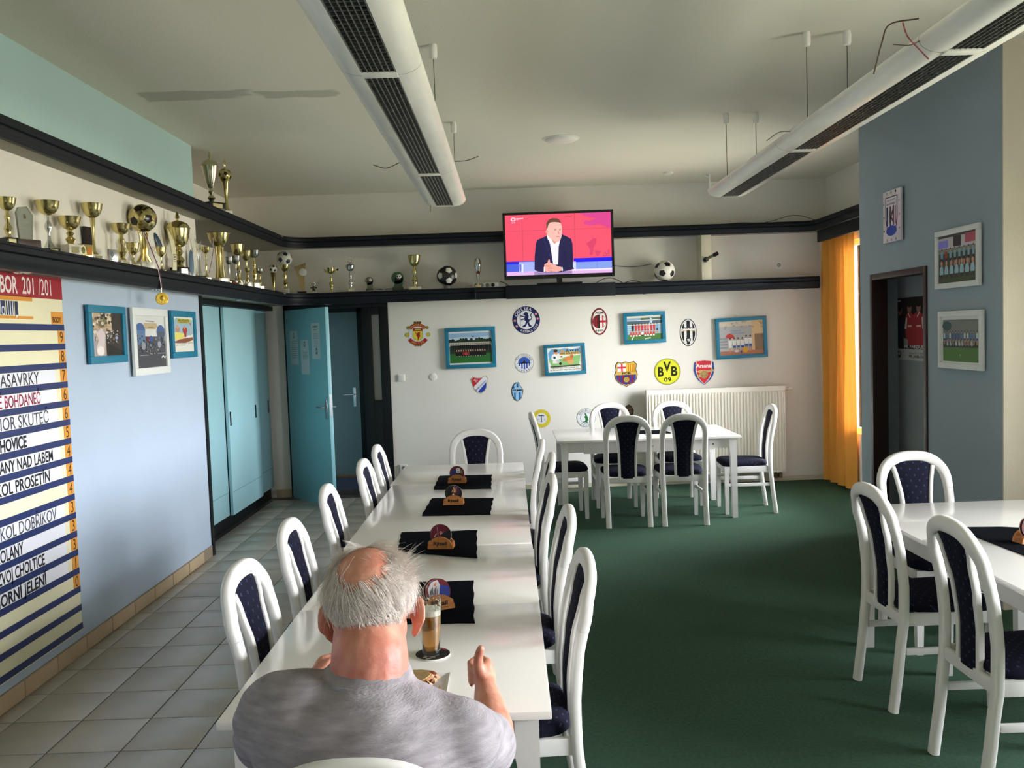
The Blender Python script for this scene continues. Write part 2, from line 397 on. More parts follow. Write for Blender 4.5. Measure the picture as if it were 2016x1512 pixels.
# projecting block with the dark doorway
DY0, DY1, DTZ = 5.933, 6.854, 2.088
bl = MB()
bl.box((XB, YBN, 0), (XB+.1, DY0, ZC)); bl.box((XB, DY1, 0), (XB+.1, YBF, ZC)); bl.box((XB, DY0, DTZ), (XB+.1, DY1, ZC)); bl.box((XB+.1, YBF-.1, 0), (XR, YBF, ZC))
struct('wall_block', bl, PAINT_STEEL, smooth=0)
bi = MB(); bi.box((3.12, YBN+.1, 0), (3.2, YBF-.1, ZC)); bi.box((XB+.1, DY1+.115, 0), (3.12, DY1+.125, ZC)); bi.box((XB+.1, YBN+.7, 0), (3.12, YBN+.72, ZC))
struct('wall_passage', bi, mat('passage_paint', '8d9294', .85, bump=.2, bscale=90), smooth=0)
be = MB(); be.box((XB+.001, YBN-.012, 0), (WX+.2, YBN, ZC)); struct('wall_return', be, PAINT_BEIGE, smooth=0)
# right wall beside the camera, with the wide window
ww = MB(); ww.box((WX, YF-.1, 0), (WX+.2, WY0, ZC)); ww.box((WX, WY1, 0), (WX+.2, YBN-.012, ZC)); ww.box((WX, WY0, 0), (WX+.2, WY1, WZ0)); ww.box((WX, WY0, WZ1), (WX+.2, WY1, ZC))
struct('wall_near_right', ww, PAINT_CREAM, smooth=0)
struct('wall_front', MB().box((-2.62, YF-.12, 0), (WX+.2, YF, ZC)), PAINT_CREAM, smooth=0)
def glass_pane():
    M = bpy.data.materials.new('window_glass'); M.use_nodes = True; n = M.node_tree; n.nodes.clear()
    o = n.nodes.new('ShaderNodeOutputMaterial'); t = n.nodes.new('ShaderNodeBsdfTransparent'); g = n.nodes.new('ShaderNodeBsdfGlossy'); x = n.nodes.new('ShaderNodeMixShader'); f = n.nodes.new('ShaderNodeFresnel')
    g.inputs['Roughness'].default_value = .02; t.inputs[0].default_value = (.93, .96, .95, 1); f.inputs[0].default_value = 1.45
    n.links.new(f.outputs[0], x.inputs[0]); n.links.new(t.outputs[0], x.inputs[1]); n.links.new(g.outputs[0], x.inputs[2]); n.links.new(x.outputs[0], o.inputs[0]); return M
GLASSP = glass_pane()
def window(name, x, y0, y1, z0, z1, nm):
    w = MB(); t = .05
    w.box((x, y0, z0), (x+.06, y1, z0+t)); w.box((x, y0, z1-t), (x+.06, y1, z1)); w.box((x, y0, z0+t), (x+.06, y0+t, z1-t)); w.box((x, y1-t, z0+t), (x+.06, y1, z1-t))
    for k in range(1, nm): yy = y0+(y1-y0)*k/nm; w.box((x, yy-.03, z0+t), (x+.06, yy+.03, z1-t))
    o = struct(name, w, WHITE_P)
    for k in range(nm):
        a = y0+(y1-y0)*k/nm; b = y0+(y1-y0)*(k+1)/nm
        MB().box((x+.028, a+.03, z0+t), (x+.032, b-.03, z1-t)).build('pane', GLASSP, o, smooth=0)
window('window_1', WX+.03, WY0, WY1, WZ0, WZ1, 3)
window('window_2', XR+.03, NY0, NY1, NZ0, NZ1, 2)
struct('trim_1', MB().box((WX-.14, WY0-.05, WZ0-.03), (WX+.02, WY1+.05, WZ0), bev=.005), WHITE_P)

# skirting of beige tiles along the left wall
sk = struct('baseboard_left', MB().box((XL, YF, 0), (XL+.006, Y1, .088)), mat('skirting_mortar', '8a7d69', .9))
sk_me = MB().box((0, -.155, .002), (.011, .155, .086), bev=.0015).mesh('tile', mat('skirting_tile_beige', 'b59f80', .4, var=.08, vscale=6))
for k in range(10, 30):
    yc = .2+.318*k-.9
    if 1.6 < yc < Y1-.16:
        o = bpy.data.objects.new('tile', sk_me); COL.objects.link(o); o.parent = sk; o.location = (XL+.004, yc, 0)
struct('trim_2', MB().box((XL-.001, Y1-.02, 0), (XL+.012, Y1+.03, 2.13)), DARKGREEN)
sb = MB(); sb.box((-2.62, YB-.012, 0), (DX0, YB, .09)); struct('baseboard_back_left', sb, mat('skirting_tile_beige', 'b59f80'))
struct('baseboard_back', MB().box((DXR, YB-.012, 0), (XR, YB, .05)), mat('skirting_cream', 'c9bfa8', .5))

# ------------------------------------------------------------------ trophy shelves: two continuous fascia shelves round the room
SX, SY = -2.30, 9.286
def shelf_path(rx):            # front edge with rounded inner corners
    p = [(SX, 1.0)]; r = .28
    for k in range(9):
        a = pi-pi/2*k/8*1.0
        p.append((SX+r+r*cos(a), SY-r+r*sin(a)))
    if rx:
        r = .12
        for k in range(7):
            a = pi/2-pi/2*k/6; p.append((rx-r+r*cos(a), SY-r+r*sin(a)))
        p.append((rx, YBF+.02))
    else: p.append((3.33, SY))
    return p
def shelf(name, z1, z0, rx, label):
    pts = shelf_path(rx)
    e = empty(name, (0, 0, 0), label=label, cat='shelf')
    sec = lambda t: [(0, z1), (0, z1-.012), (-.012, z1-.02), (-.012, z1-.045), (-.004, z1-.05), (-.012, z1-.056), (-.012, z0+.03), (-.004, z0+.022), (-.004, z0), (.022, z0), (.022, z1)]
    f = MB(); P = [Vector((x, y, 0)) for x, y in pts]; n = None; vs = []; fs = []
    for i, p in enumerate(P):
        t = (P[min(i+1, len(P)-1)]-P[max(i-1, 0)]).normalized(); nr = Vector((-t.y, t.x, 0))
        s_ = sec(0); n = len(s_)
        for a, z in s_: vs.append(p+nr*a+Vector((0, 0, z)))
    for i in range(len(P)-1):
        for j in range(n): a = i*n+j; b = i*n+(j+1) % n; fs.append((a, b, b+n, a+n))
    fs.append(tuple(range(n))); fs.append(tuple(range((len(P)-1)*n, len(P)*n)))
    f.add(vs, fs); f.build('fascia', NAVYWOOD, e, smooth=50)
    # board (top and underside)
    b = MB(); zt, zb = z1-.004, z0+.012
    for za in (zt,):
        b.box((XL+.002, 1.0, zb), (SX-.02, Y1, za)); b.box((XN+.002, Y1+.002, zb), (SX-.02, YB-.002, za)); b.box((SX-.02, SY+.02, zb), ((XR-.002) if rx else 3.33, YB-.002, za))
        if rx: b.box((rx+.02, YBF+.02, zb), (XR-.002, SY+.02, za))
    # corner fillet
    b.prism([(SX-.02, SY-.28), (SX-.02, SY+.02), (SX+.28, SY+.02), (SX+.20, SY-.002), (SX+.12, SY-.035), (SX+.05, SY-.1), (SX+.012, SY-.17), (SX, SY-.28)], 'z', zb, zt)
    b.build('board', mat('shelf_board_grey', '8c887a', .6, bump=.1), e, smooth=0)
    return e
up = shelf('upper_shelf', 2.81, 2.70, 3.27, 'dark navy upper display shelf running round the walls near the ceiling')
lo = shelf('lower_shelf', 2.225, 2.098, 0, 'dark navy lower display shelf holding the row of trophies')
# raised shelf section under the television
MB().box((-.015, SY-.035, 2.09), (1.15, SY-.012, 2.232), bev=.004).build('television_fascia', NAVYWOOD, lo)
dl_me = None
for (u, v) in ((54, 530), (317, 567), (476, 588)):
    p = onX(u, v, -2.36); q = p
    o = MB().lathe([(.045, 0), (.045, -.006), (.032, -.012), (.030, -.004), (.01, -.003)], 20).build('downlight', CHROME, None); tag(o, 'small round chrome downlight under the lower shelf, %s' % {54: 'above the results board', 317: 'behind the hanging medal', 476: 'above the aqua cupboards'}[u], 'spotlight'); o.location = (-2.385 if u < 400 else -2.37, p.y, 2.109)
for (u, v, tx) in ((645, 597, 'above the open teal door'), (941, 589, 'above the dark team photo'), (1268, 577, 'above the red team photo'), (1567, 566, 'near the curtain')):
    p = onY(u, v, 9.36)
    o = MB().lathe([(.045, 0), (.045, -.006), (.032, -.012), (.030, -.004), (.01, -.003)], 20).build('downlight', CHROME, None); tag(o, 'small round chrome downlight under the lower shelf, '+tx, 'spotlight'); o.location = (p.x, 9.38, 2.109)
# divider post between the shelves and curtain pelmet
struct('trim_3', MB().box((2.085, 9.33, 2.222), (2.19, YB, 2.713), bev=.003), mat('divider_cream', 'cfc9b4', .7, bump=.1))
pe = MB().box((3.30, YBF+.03, 2.58), (3.335, 9.27, 2.70), bev=.003).build('pelmet', NAVYWOOD); tag(pe, 'dark navy pelmet board above the orange curtain', 'pelmet')

# ------------------------------------------------------------------ curtain
def curtain():
    M = bpy.data.materials.new('orange_curtain_cloth'); M.use_nodes = True; n = M.node_tree; n.nodes.clear()
    o = n.nodes.new('ShaderNodeOutputMaterial'); d = n.nodes.new('ShaderNodeBsdfDiffuse'); t = n.nodes.new('ShaderNodeBsdfTranslucent'); x = n.nodes.new('ShaderNodeMixShader')
    nz = n.nodes.new('ShaderNodeTexNoise'); nz.inputs['Scale'].default_value = 300; bp = n.nodes.new('ShaderNodeBump'); bp.inputs['Strength'].default_value = .2; n.links.new(nz.outputs['Fac'], bp.inputs['Height']); n.links.new(bp.outputs[0], d.inputs['Normal'])
    d.inputs[0].default_value = lin('e3a04a'); t.inputs[0].default_value = lin('e8953a'); x.inputs[0].default_value = .10
    n.links.new(d.outputs[0], x.inputs[1]); n.links.new(t.outputs[0], x.inputs[2]); n.links.new(x.outputs[0], o.inputs[0])
    vs = []; fs = []; N = 90; K = 14
    for k in range(K+1):
        z = .035+(2.62-.035)*k/K
        for i in range(N+1):
            s = i/N; y = 9.46-.76*s
            fold = .038*sin(s*2*pi*4.2+.3*sin(k*.5))*(1-.35*k/K)+.012*sin(s*2*pi*9+1)
            vs.append((3.40+.03*s+fold, y, z))
    for k in range(K):
        for i in range(N): a = k*(N+1)+i; fs.append((a, a+1, a+N+2, a+N+1))
    mb = MB().add(vs, fs); c = mb.build('curtain', M, smooth=180)
    return tag(c, 'floor-length orange curtain hanging in folds beside the blue wall', 'curtain')
curtain()

# ------------------------------------------------------------------ cupboards in the left niche
cb = empty('wall_cupboard', (-2.6, Y1, 0), label='tall built-in cupboard with aqua sliding doors under the lower shelf', cat='cupboard')
def L(o): o.matrix_parent_inverse = Matrix.Translation(-Vector(cb.location)); return o
L(MB().box((-2.98, Y1+.04, .02), (-2.70, 9.50, 2.06)).build('body', DARKGREEN, cb))
L(MB().box((-2.70, Y1+.03, 0), (-2.665, 9.48, .13)).build('plinth', DARKGREEN, cb))
L(MB().box((-2.70, Y1+.03, 2.055), (-2.55, 9.48, 2.1)).build('top_rail', DARKGREEN, cb))
L(MB().box((-2.70, Y1+.015, 0), (-2.56, Y1+.075, 2.06)).build('side_post', DARKGREEN, cb))
for (ya, yb, x, hy) in ((7.10, 7.96, -2.628, None), (7.955, 8.93, -2.59, 8.0), (8.90, 9.47, -2.628, 9.40)):
    d = L(MB().box((x-.028, ya, .135), (x, yb, 2.052), bev=.003).build('door', TEAL_L, cb))
    MB().box((x-.001, ya+.02, .345), (x+.0015, yb-.02, .35)).build('groove', mat('groove_teal', '5d9aa2', .6), d)
    if hy or ya < 7.5:
        ys_ = [hy] if hy else []
        if ya > 7.9 and ya < 8.5: ys_.append(8.80)
        for hh in ys_:
            MB().box((x-.002, hh-.018, .96), (x+.003, hh+.018, 1.09), bev=.002).build('handle', BLACKP, d)

# ------------------------------------------------------------------ doorway in the back wall
tr = MB(); f0 = YB-.03; f1 = YB+.13
for a, b in (((DX0, 0), (DX0+.05, DZ)), ((DX0, 2.065), (DXR, DZ)), ((DX1, 0), (DX1+.10, 2.065)), ((DXR-.10, 0), (DXR, 2.065)), ((DX1+.10, 0), (DXR-.10, 1.04)), ((DX1+.1, 1.98), (DXR-.1, 2.065))):
    tr.box((a[0], f0, a[1]), (b[0], f1, b[1]), bev=.004)
df = struct('trim_4', tr, DARKGREEN)
struct('window_3', MB().box((DX1+.10, YB+.03, 1.04), (DXR-.10, YB+.04, 1.98)), mat('frosted_pane', 'b9b7b3', .6), smooth=0)
dr = MB().box((0, -.04, .012), (.935, 0, 2.052), bev=.003).build('door_1', TEAL); dr['kind'] = 'structure'
dang = math.atan2(8.71-9.49, -1.755-(-2.39)); dr.location = (-2.39, 9.49, 0); dr.rotation_euler = (0, 0, dang)
def lever(par, x, z, s, mt=CHROME):
    h = MB(); h.box((x-.018, -.04 if s < 0 else 0, z-.12), (x+.018, -.05 if s < 0 else .008, z+.08), bev=.003)
    y0 = -.05 if s < 0 else .008; y1 = y0+s*.045
    h.tube([(x, y0, z), (x, y1, z)], .009); h.tube([(x, y1, z), (x-.115, y1, z)], .009); return h.build('handle', mt, par)
lever(dr, .885, 1.04, -1); lever(dr, .885, 1.04, 1)
MB().box((.9345, -.032, .95), (.9365, -.008, 1.17)).build('lock_plate', CHROME, dr)
for i, (x, z0, z1, rz) in enumerate(((.20, 1.47, 1.83, 1), (.45, 1.37, 1.73, 0), (.71, 1.53, 1.90, -1))):
    a = Art(.19, z1-z0); a.rect(0, 0, 1, 1, 'b9c4c4'); a.up()
    if i < 2: a.ring(.5, .86 if i == 0 else .88, .06, .05, .1, .08, '1c2830')
    if i == 0:
        for k in range(9): a.rect(.12, .68-k*.06, .85-.1*(k % 3 == 2), .695-k*.06, '7d8a8c')
    elif i == 1:
        a.text('DOVOLUJEME', .2, .62, .82, .65, '46545a', .01); a.text('SI VÁS', .25, .57, .75, .60, '46545a', .01); a.text('UPOZORNIT', .2, .52, .85, .55, '46545a', .01); a.text('NA ZÁKAZ', .26, .47, .8, .50, '46545a', .01)
    else:
        a.text('DOMÁCÍ', .2, .87, .8, .93, '111d22', .03); a.text('ŘÁD', .3, .79, .7, .83, '2c3b40', .02)
        for k in range(9): a.rect(.25, .70-k*.045, .78, .71-k*.045, '7d8a8c')
        a.ring(.55, .22, .06, .05, .1, .09, '1c2830')
    p = a.build('door_notice', None); p.parent = dr; p.location = (x, -.0412, (z0+z1)/2); p.rotation_euler = ROT_BACK
    p.name = 'notice'
# inner door beyond
idr = MB().box((-2.36, 9.93, .16), (-1.72, 9.97, 2.03), bev=.003).build('door_2', mat('inner_door_grey_blue', '8fa9b4', .5)); idr['kind'] = 'structure'
h = MB(); h.box((-1.80, 9.922, .95), (-1.765, 9.93, 1.17), bev=.002); h.tube([(-1.782, 9.922, 1.09), (-1.782, 9.88, 1.09), (-1.90, 9.88, 1.09)], .009); h.build('handle', CHROME, idr)
MB().box((-2.36, 9.90, 0), (-1.72, 9.98, .15)).build('lower_panel', mat('sill_lilac', '6c6f92', .5), idr)
MB().box((-2.36, 9.885, .15), (-1.72, 9.93, .165)).build('threshold', WOOD, idr)
struct('trim_5', MB().box((-1.72, 9.90, 0), (-1.60, 9.99, 2.2), bev=.004).box((-2.46, 9.90, 2.03), (-1.6, 9.99, 2.2), bev=.004).box((-2.46, 9.90, 0), (-2.36, 9.99, 2.03), bev=.004), DARKGREEN)

# brown frame of the passage doorway
bf = MB(); 
for (a0, a1, b0, b1) in ((DY0-.0, DY0+.045, 0, DTZ), (DY1-.045, DY1, 0, DTZ), (DY0+.045, DY1-.045, DTZ-.045, DTZ)): bf.box((XB-.012, a0, b0), (XB+.11, a1, b1), bev=.004)
struct('trim_6', bf, BROWNF)

# ------------------------------------------------------------------ radiator
rd = empty('radiator', (2.23, 9.40, .1), label='white ribbed panel radiator on the back wall behind the far table', cat='radiator')
def LP(o, e): o.matrix_parent_inverse = Matrix.Translation(-Vector(e.location)); return o
x0, x1, z0, z1 = 1.47, 2.975, .12, 1.05
g = MB(); g.box((x0, 9.405, z0), (x1, 9.415, z1)); g.box((x0, 9.48, z0), (x1, 9.49, z1)); g.box((x0, 9.395, z0), (x0+.012, 9.49, z1)); g.box((x1-.012, 9.395, z0), (x1, 9.49, z1)); LP(g.build('body', RAD, rd), rd)
ribs = MB(); nrib = 43; p_ = (x1-x0-.03)/nrib
prof = []
for k in range(nrib):
    xa = x0+.015+k*p_; prof += [(xa, 9.404), (xa+p_*.18, 9.404), (xa+p_*.34, 9.389), (xa+p_*.78, 9.389), (xa+p_*.94, 9.404)]
prof.append((x1-.015, 9.404))
vs = []; fs = []
for (xx, yy) in prof: vs += [(xx, yy, z0+.035), (xx, yy, z1-.06)]
for i in range(len(prof)-1): fs.append((2*i, 2*i+2, 2*i+3, 2*i+1))
n_ = len(vs)
for (xx, yy) in prof: vs += [(xx, 9.404, z0+.015), (xx, 9.404, z1-.04)]
for i in range(len(prof)-1): fs.append((2*i, 2*i+2, n_+2*i+2, n_+2*i)); fs.append((2*i+1, n_+2*i+1, n_+2*i+3, 2*i+3))
ribs.add(vs, fs); ribs.box((x0, 9.391, z1-.04), (x1, 9.405, z1)); ribs.box((x0, 9.391, z0), (x1, 9.405, z0+.015)); LP(ribs.build('front_panel', RAD, rd, smooth=20), rd)
gr = MB(); gr.box((x0, 9.393, z1), (x1, 9.40, z1+.01)); gr.box((x0, 9.485, z1), (x1, 9.492, z1+.01))
for k in range(60): xx = x0+.01+k*(x1-x0-.02)/59; gr.box((xx-.004, 9.40, z1+.002), (xx+.004, 9.485, z1+.008))
LP(gr.build('top_grille', RAD, rd), rd)
v = MB().tube([(x1, 9.45, z1-.03), (x1+.05, 9.45, z1-.03)], .014).tube([(x1+.05, 9.45, z1-.03), (x1+.09, 9.45, z1-.03)], .02); LP(v.build('valve', WHITE_P, rd), rd)
v = MB().tube([(x1-.10, 9.44, z0), (x1-.10, 9.44, .06), (x1-.1, YB, .06)], .012).tube([(x1-.05, 9.44, z0), (x1-.05, 9.44, .06), (x1-.05, YB, .06)], .012).lathe([(.02, .05), (.02, .1)], 12, c=(x1-.10, 9.44, 0)).lathe([(.02, .05), (.02, .1)], 12, c=(x1-.05, 9.44, 0)); LP(v.build('pipe', mat('brass_fitting', '7c6a4c', .4, metal=.8), rd), rd)

# ------------------------------------------------------------------ wall switches and outlets
def switch(loc, rot, label, kind='switch'):
    e = empty('light_switch' if kind == 'switch' else 'wall_socket' if kind in ('socket', 'double') else 'junction_cover', loc, label=label, cat=kind if kind == 'switch' else 'socket' if kind in ('socket', 'double') else 'cover', rot=rot)
    if kind == 'switch':
        MB().box((-.041, -.041, 0), (.041, .041, .01), bev=.004).build('plate', WHITE_P, e); MB().box((-.03, -.03, .009), (.03, .03, .015), bev=.003).build('rocker', WHITE_P, e)
    elif kind == 'cover':
        MB().lathe([(.042, 0), (.042, .003), (.036, .006)], 28).build('cap', WHITE_P, e)
        for s in (-1, 1): MB().lathe([(.004, .005), (.003, .0072)], 8, c=(s*.028, 0, 0)).build('screw', CHROME, e)
    else:
        hh = .075 if kind == 'double' else .041
        MB().box((-.04, -hh, 0), (.04, hh, .022 if kind == 'double' else .01), bev=.006).build('plate', WHITE_P, e)
        for c in ((-.035, .035) if kind == 'double' else (0,)):
            zt = .022 if kind == 'double' else .01
            MB().lathe([(.021, zt), (.021, zt+.002), (.018, zt+.0005), (.003, zt-.0002)], 20, c=(0, c, 0)).build('socket_well', mat('socket_grey', '8f8d88', .5), e)
            MB().lathe([(.0035, zt), (.003, zt+.014)], 8, c=(0, c+.01, 0)).build('earth_pin', CHROME, e)
    return e
switch(onY(790, 744, YB-.001), ROT_BACK, 'square white light switch on the cream wall right of the dark door frame')
switch(onY(853, 742, YB-.001), ROT_BACK, 'round white junction cover on the cream wall left of the dark team photo', 'cover')
switch(onY(795, 927, YB-.001), ROT_BACK, 'white double wall socket low on the cream wall behind the long table', 'double')
switch(onY(1533, 522, YB-.001), ROT_BACK, 'square wall socket between the two shelves near the curtain', 'socket')
# ------------------------------------------------------------------ tables
def table(name, x0, x1, y0, y1, H, seams, label, skirt=False, along='y', group=None):
    """white dining table; seams split the top into panels across its length"""
    e = empty(name, ((x0+x1)/2, (y0+y1)/2, 0), label=label, cat='table')
    def lp(o): o.matrix_parent_inverse = Matrix.Translation(-Vector(e.location)); return o
    a0, a1 = (y0, y1) if along == 'y' else (x0, x1)
    cuts = [a0]+seams+[a1]
    for i, (c0, c1) in enumerate(zip(cuts, cuts[1:])):
        g = .0012; dz = -.003*(i % 2)
        if along == 'y': b = MB().box((x0, c0+(g if i else 0), H-.022+dz), (x1, c1-(g if i < len(cuts)-2 else 0), H+dz), bev=.003)
        else: b = MB().box((c0+(g if i else 0), y0, H-.022+dz), (c1-(g if i < len(cuts)-2 else 0), y1, H+dz), bev=.003)
        lp(b.build('top_panel', WHITE, e))
    ins = .035; lw_ = .06
    for sx_ in (0, 1):
        for sy_ in (0, 1):
            lx = x0+ins if sx_ == 0 else x1-ins-lw_; ly = y0+ins if sy_ == 0 else y1-ins-lw_
            w = .05
            vs = []
            cx, cy = lx+lw_/2, ly+lw_/2
            pr = [(.032, H-.026), (.032, H-.14), (.027, H-.2), (.023, .0)]
            m = MB(); vv = []; ff = []
            for hw, z in pr:
                # the leg tapers towards the outer corner
                ox = (1 if sx_ else -1)*(.032-hw); oy = (1 if sy_ else -1)*(.032-hw)
                vv += [(cx+ox-hw, cy+oy-hw, z), (cx+ox+hw, cy+oy-hw, z), (cx+ox+hw, cy+oy+hw, z), (cx+ox-hw, cy+oy+hw, z)]
            for j in range(3):
                for k in range(4): a = j*4+k; b_ = j*4+(k+1) % 4; ff.append((a, b_, b_+4, a+4))
            ff += [(0, 1, 2, 3), (12, 13, 14, 15)]
            m.add(vv, ff); lp(m.build('leg', WHITE_WOOD, e, smooth=25))
    ai = ins+.02; zt, zb = H-.026, H-.115
    for a, b in (((x0+ai+.04, y0+ai, zb), (x1-ai-.04, y0+ai+.02, zt)), ((x0+ai+.04, y1-ai-.02, zb), (x1-ai-.04, y1-ai, zt)), ((x0+ai, y0+ai+.04, zb), (x0+ai+.02, y1-ai-.04, zt)), ((x1-ai-.02, y0+ai+.04, zb), (x1-ai, y1-ai-.04, zt))):
        lp(MB().box(a, b, bev=.002).build('apron', WHITE_WOOD, e))
    if skirt:
        L_ = (x1-x0)
        lp(MB().box((x0+.26*L_*.55, y0+ai-.018, zb-.012), (x1-.26*L_*.55, y0+ai+.001, zt), bev=.002).build('extension_rail', WHITE_WOOD, e))
        for q in (.18, .52, .85):
            lp(MB().lathe([(.009, 0), (.007, .006), (.003, .007)], 12, M=Matrix.Translation((x0+q*L_, y0+ai-.018, zb+.04)) @ Matrix.Rotation(R(90), 4, 'X')).build('screw', CHROME, e))
    return e
table('dining_table', -.785, .078, 2.18, 3.982, .75, [3.088], 'nearest white table of the long row, where the man sits with his beer')
table('dining_table', -.80, .075, 3.988, 5.68, .7515, [], 'middle white table of the long row, carrying two dark mats')
table('dining_table', -.815, .078, 5.686, 6.53, .7495, [], 'farthest short white table at the end of the long row, near the back wall')
table('dining_table', .405, 2.045, 7.71, 8.655, .75, [1.22], 'white table with extension rails in front of the radiator', skirt=True, along='x')
table('dining_table', 1.80, 2.72, 2.80, 4.585, .75, [3.80], 'white table at the right edge beneath the blue wall')

# ------------------------------------------------------------------ dining chairs (facing +y, origin at the floor under the seat)
def post_y(z):
    K = [(0, -.262), (.2, -.235), (.43, -.212), (.58, -.212), (.72, -.228), (.85, -.258), (.94, -.283), (1.0, -.298)]
    for (a, ya), (b, yb) in zip(K, K[1:]):
        if z <= b:
            t = (z-a)/(b-a); t = t*t*(3-2*t)*.5+t*.5; return ya+(yb-ya)*t
    return K[-1][1]
def make_chair():
    root = empty('dining_chair')
    HW = .186
    for s in (-1, 1):
        pts = [(s*(HW-.0 if z > .3 else HW-.004), post_y(z), z) for z in [0, .1, .2, .3, .4, .48, .56, .64, .72, .78]]
        MB().sweep(pts, rsec(.046, .036, .013), (0, 1, 0)).build('rear_leg', WHITE_WOOD, root, smooth=50)
        vv = []; ff = []
        for hw, z in ((.019, .44), (.019, .25), (.0155, 0)):
            c = (s*.183, .185)
            vv += [(c[0]-hw, c[1]-hw, z), (c[0]+hw, c[1]-hw, z), (c[0]+hw, c[1]+hw, z), (c[0]-hw, c[1]+hw, z)]
        for j in range(2):
            for k in range(4): a = j*4+k; b = j*4+(k+1) % 4; ff.append((a, b, b+4, a+4))
        ff += [(0, 1, 2, 3), (8, 9, 10, 11)]
        MB().add(vv, ff).build('front_leg', WHITE_WOOD, root, smooth=25)
        MB().box((s*.186-.009, -.205, .255), (s*.186+.009, .175, .285), bev=.004).build('stretcher', WHITE_WOOD, root)
        MB().box((s*.186-.011, -.20, .385), (s*.186+.011, .18, .44), bev=.003).build('side_rail', WHITE_WOOD, root)
    # arched head of the back
    pts = []; N = 26; e_ = 2/2.5
    for k in range(N+1):
        a = pi*k/N; x = -HW*(abs(cos(a))**e_)*(1 if cos(a) > 0 else -1); z = .78+.178*(abs(sin(a))**e_)
        pts.append((x, post_y(z), z))
    MB().sweep(pts, lambda t: rsec(.048+.012*sin(pi*t), .038, .014), (0, 1, 0)).build('arch', WHITE_WOOD, root, smooth=50)
    MB().box((-.17, -.224, .385), (.17, -.2, .435), bev=.004).build('back_rail', WHITE_WOOD, root)
    MB().box((-.17, .178, .39), (.17, .20, .44), bev=.004).build('front_rail', WHITE_WOOD, root)
    def hw(z):
        K = [(.42, .060), (.55, .060), (.66, .062), (.76, .071), (.84, .084), (.90, .098), (.96, .115)]
        for (a, p), (b, q) in zip(K, K[1:]):
            if z <= b: return p+(q-p)*max(0, (z-a)/(b-a))
        return K[-1][1]
    zs = [.425+.515*k/14 for k in range(15)]
    for s in (-1, 1):
        MB().sweep([(s*(hw(z)+.011), post_y(z), z) for z in zs if z < .93], rsec(.022, .026, .006), (0, 1, 0)).build('slat', WHITE_WOOD, root, smooth=50)
    # upholstered splat
    vs = []; fs = []; nx = 7
    for side in (1, -1):
        for z in zs:
            for i in range(nx):
                u = -1+2*i/(nx-1); puff = .012*(1-u**4)+.004
                zz = min(z, .785+.150*(max(0, 1-(abs(u*hw(z))/HW)**2.5)**(1/2.5)))
                vs.append((u*hw(z), post_y(z)+side*puff, zz))
    nr = len(zs)
    for sd in (0, 1):
        for j in range(nr-1):
            for i in range(nx-1): a = sd*nr*nx+j*nx+i; fs.append((a, a+1, a+nx+1, a+nx))
    for j in range(nr-1):
        for i in (0, nx-1): a = j*nx+i; b = nr*nx+j*nx+i; fs.append((a, a+nx, b+nx, b))
    for j in (0, nr-1):
        for i in range(nx-1): a = j*nx+i; b = nr*nx+j*nx+i; fs.append((a, a+1, b+1, b))
    MB().add(vs, fs).build('back_cushion', FABRIC, root, smooth=60)
    # seat cushion: trapezoid with domed top
    vs = []; fs = []; n = 40
    def out(k, sc):
        a = 2*pi*k/n; c, s_ = cos(a), sin(a); ex = 2/5
        x = (abs(c)**ex)*(1 if c > 0 else -1); y = (abs(s_)**ex)*(1 if s_ > 0 else -1)
        w = .198+.018*y; return (x*w*sc, .004+y*.212*sc)
    rings = [(.96, .438), (1.0, .448), (1.0, .462), (.97, .478), (.85, .489), (.6, .496), (.3, .499)]
    for sc, z in rings:
        for k in range(n): x, y = out(k, sc); vs.append((x, y, z))
    for j in range(len(rings)-1):
        for k in range(n): a = j*n+k; b = j*n+(k+1) % n; fs.append((a, b, b+n, a+n))
    fs.append(tuple(range(n))); fs.append(tuple(range((len(rings)-1)*n, len(rings)*n)))
    MB().add(vs, fs).build('seat', FABRIC, root, smooth=60)
    return root
chair0 = make_chair(); _used = [False]
def chair(x, y, deg, label):
    """deg: direction the chair faces, 0 = +y (away from the camera), 90 = -x"""
    o = copy_tree(chair0) if _used[0] else chair0
    _used[0] = True
    o.location = (x, y, 0); o.rotation_euler = (0, 0, R(deg)); o['label'] = label; o['category'] = 'chair'; o['group'] = 'white arch-backed dining chairs'
    return o
TOP = .285   # the arch apex sits this far behind the seat centre
for k, (x, y, rz, t) in enumerate(((-.93, 2.875, -2, 'white arch-backed chair nearest the camera on the tiled side of the long table'),
                       (-.937, 3.56, 1, 'second white arch-backed chair from the front on the tiled side of the long table'),
                       (-.955, 4.40, 2, 'middle white arch-backed chair on the tiled side of the long table'),
                       (-.92, 5.28, -1, 'fourth white arch-backed chair from the front on the tiled side of the long table'),
                       (-.94, 5.975, 0, 'white arch-backed chair farthest back on the tiled side of the long table'))):
    chair(x+TOP, y, -90+rz, t)
for k, (x, y, rz, t) in enumerate(((.235, 2.86, 3, 'white arch-backed chair nearest the camera on the carpet side of the long table'),
                       (.232, 3.63, 2, 'second white arch-backed chair from the front on the carpet side of the long table'),
                       (.20, 4.475, 3, 'middle white arch-backed chair on the carpet side of the long table'),
                       (.24, 5.29, 0, 'fourth white arch-backed chair from the front on the carpet side of the long table'),
                       (.205, 5.975, -2, 'white arch-backed chair farthest back on the carpet side of the long table'))):
    chair(x-TOP, y, 90+rz, t)
chair(-.30, 1.765, 0, 'white arch-backed chair the man is sitting on, its rim at the bottom edge')
chair(-.285, 6.78-TOP, 180, 'white arch-backed chair at the far head of the long table, facing the camera')
chair(1.0, 7.475+TOP-.01, 0, 'left one of the two white chairs standing before the radiator table')
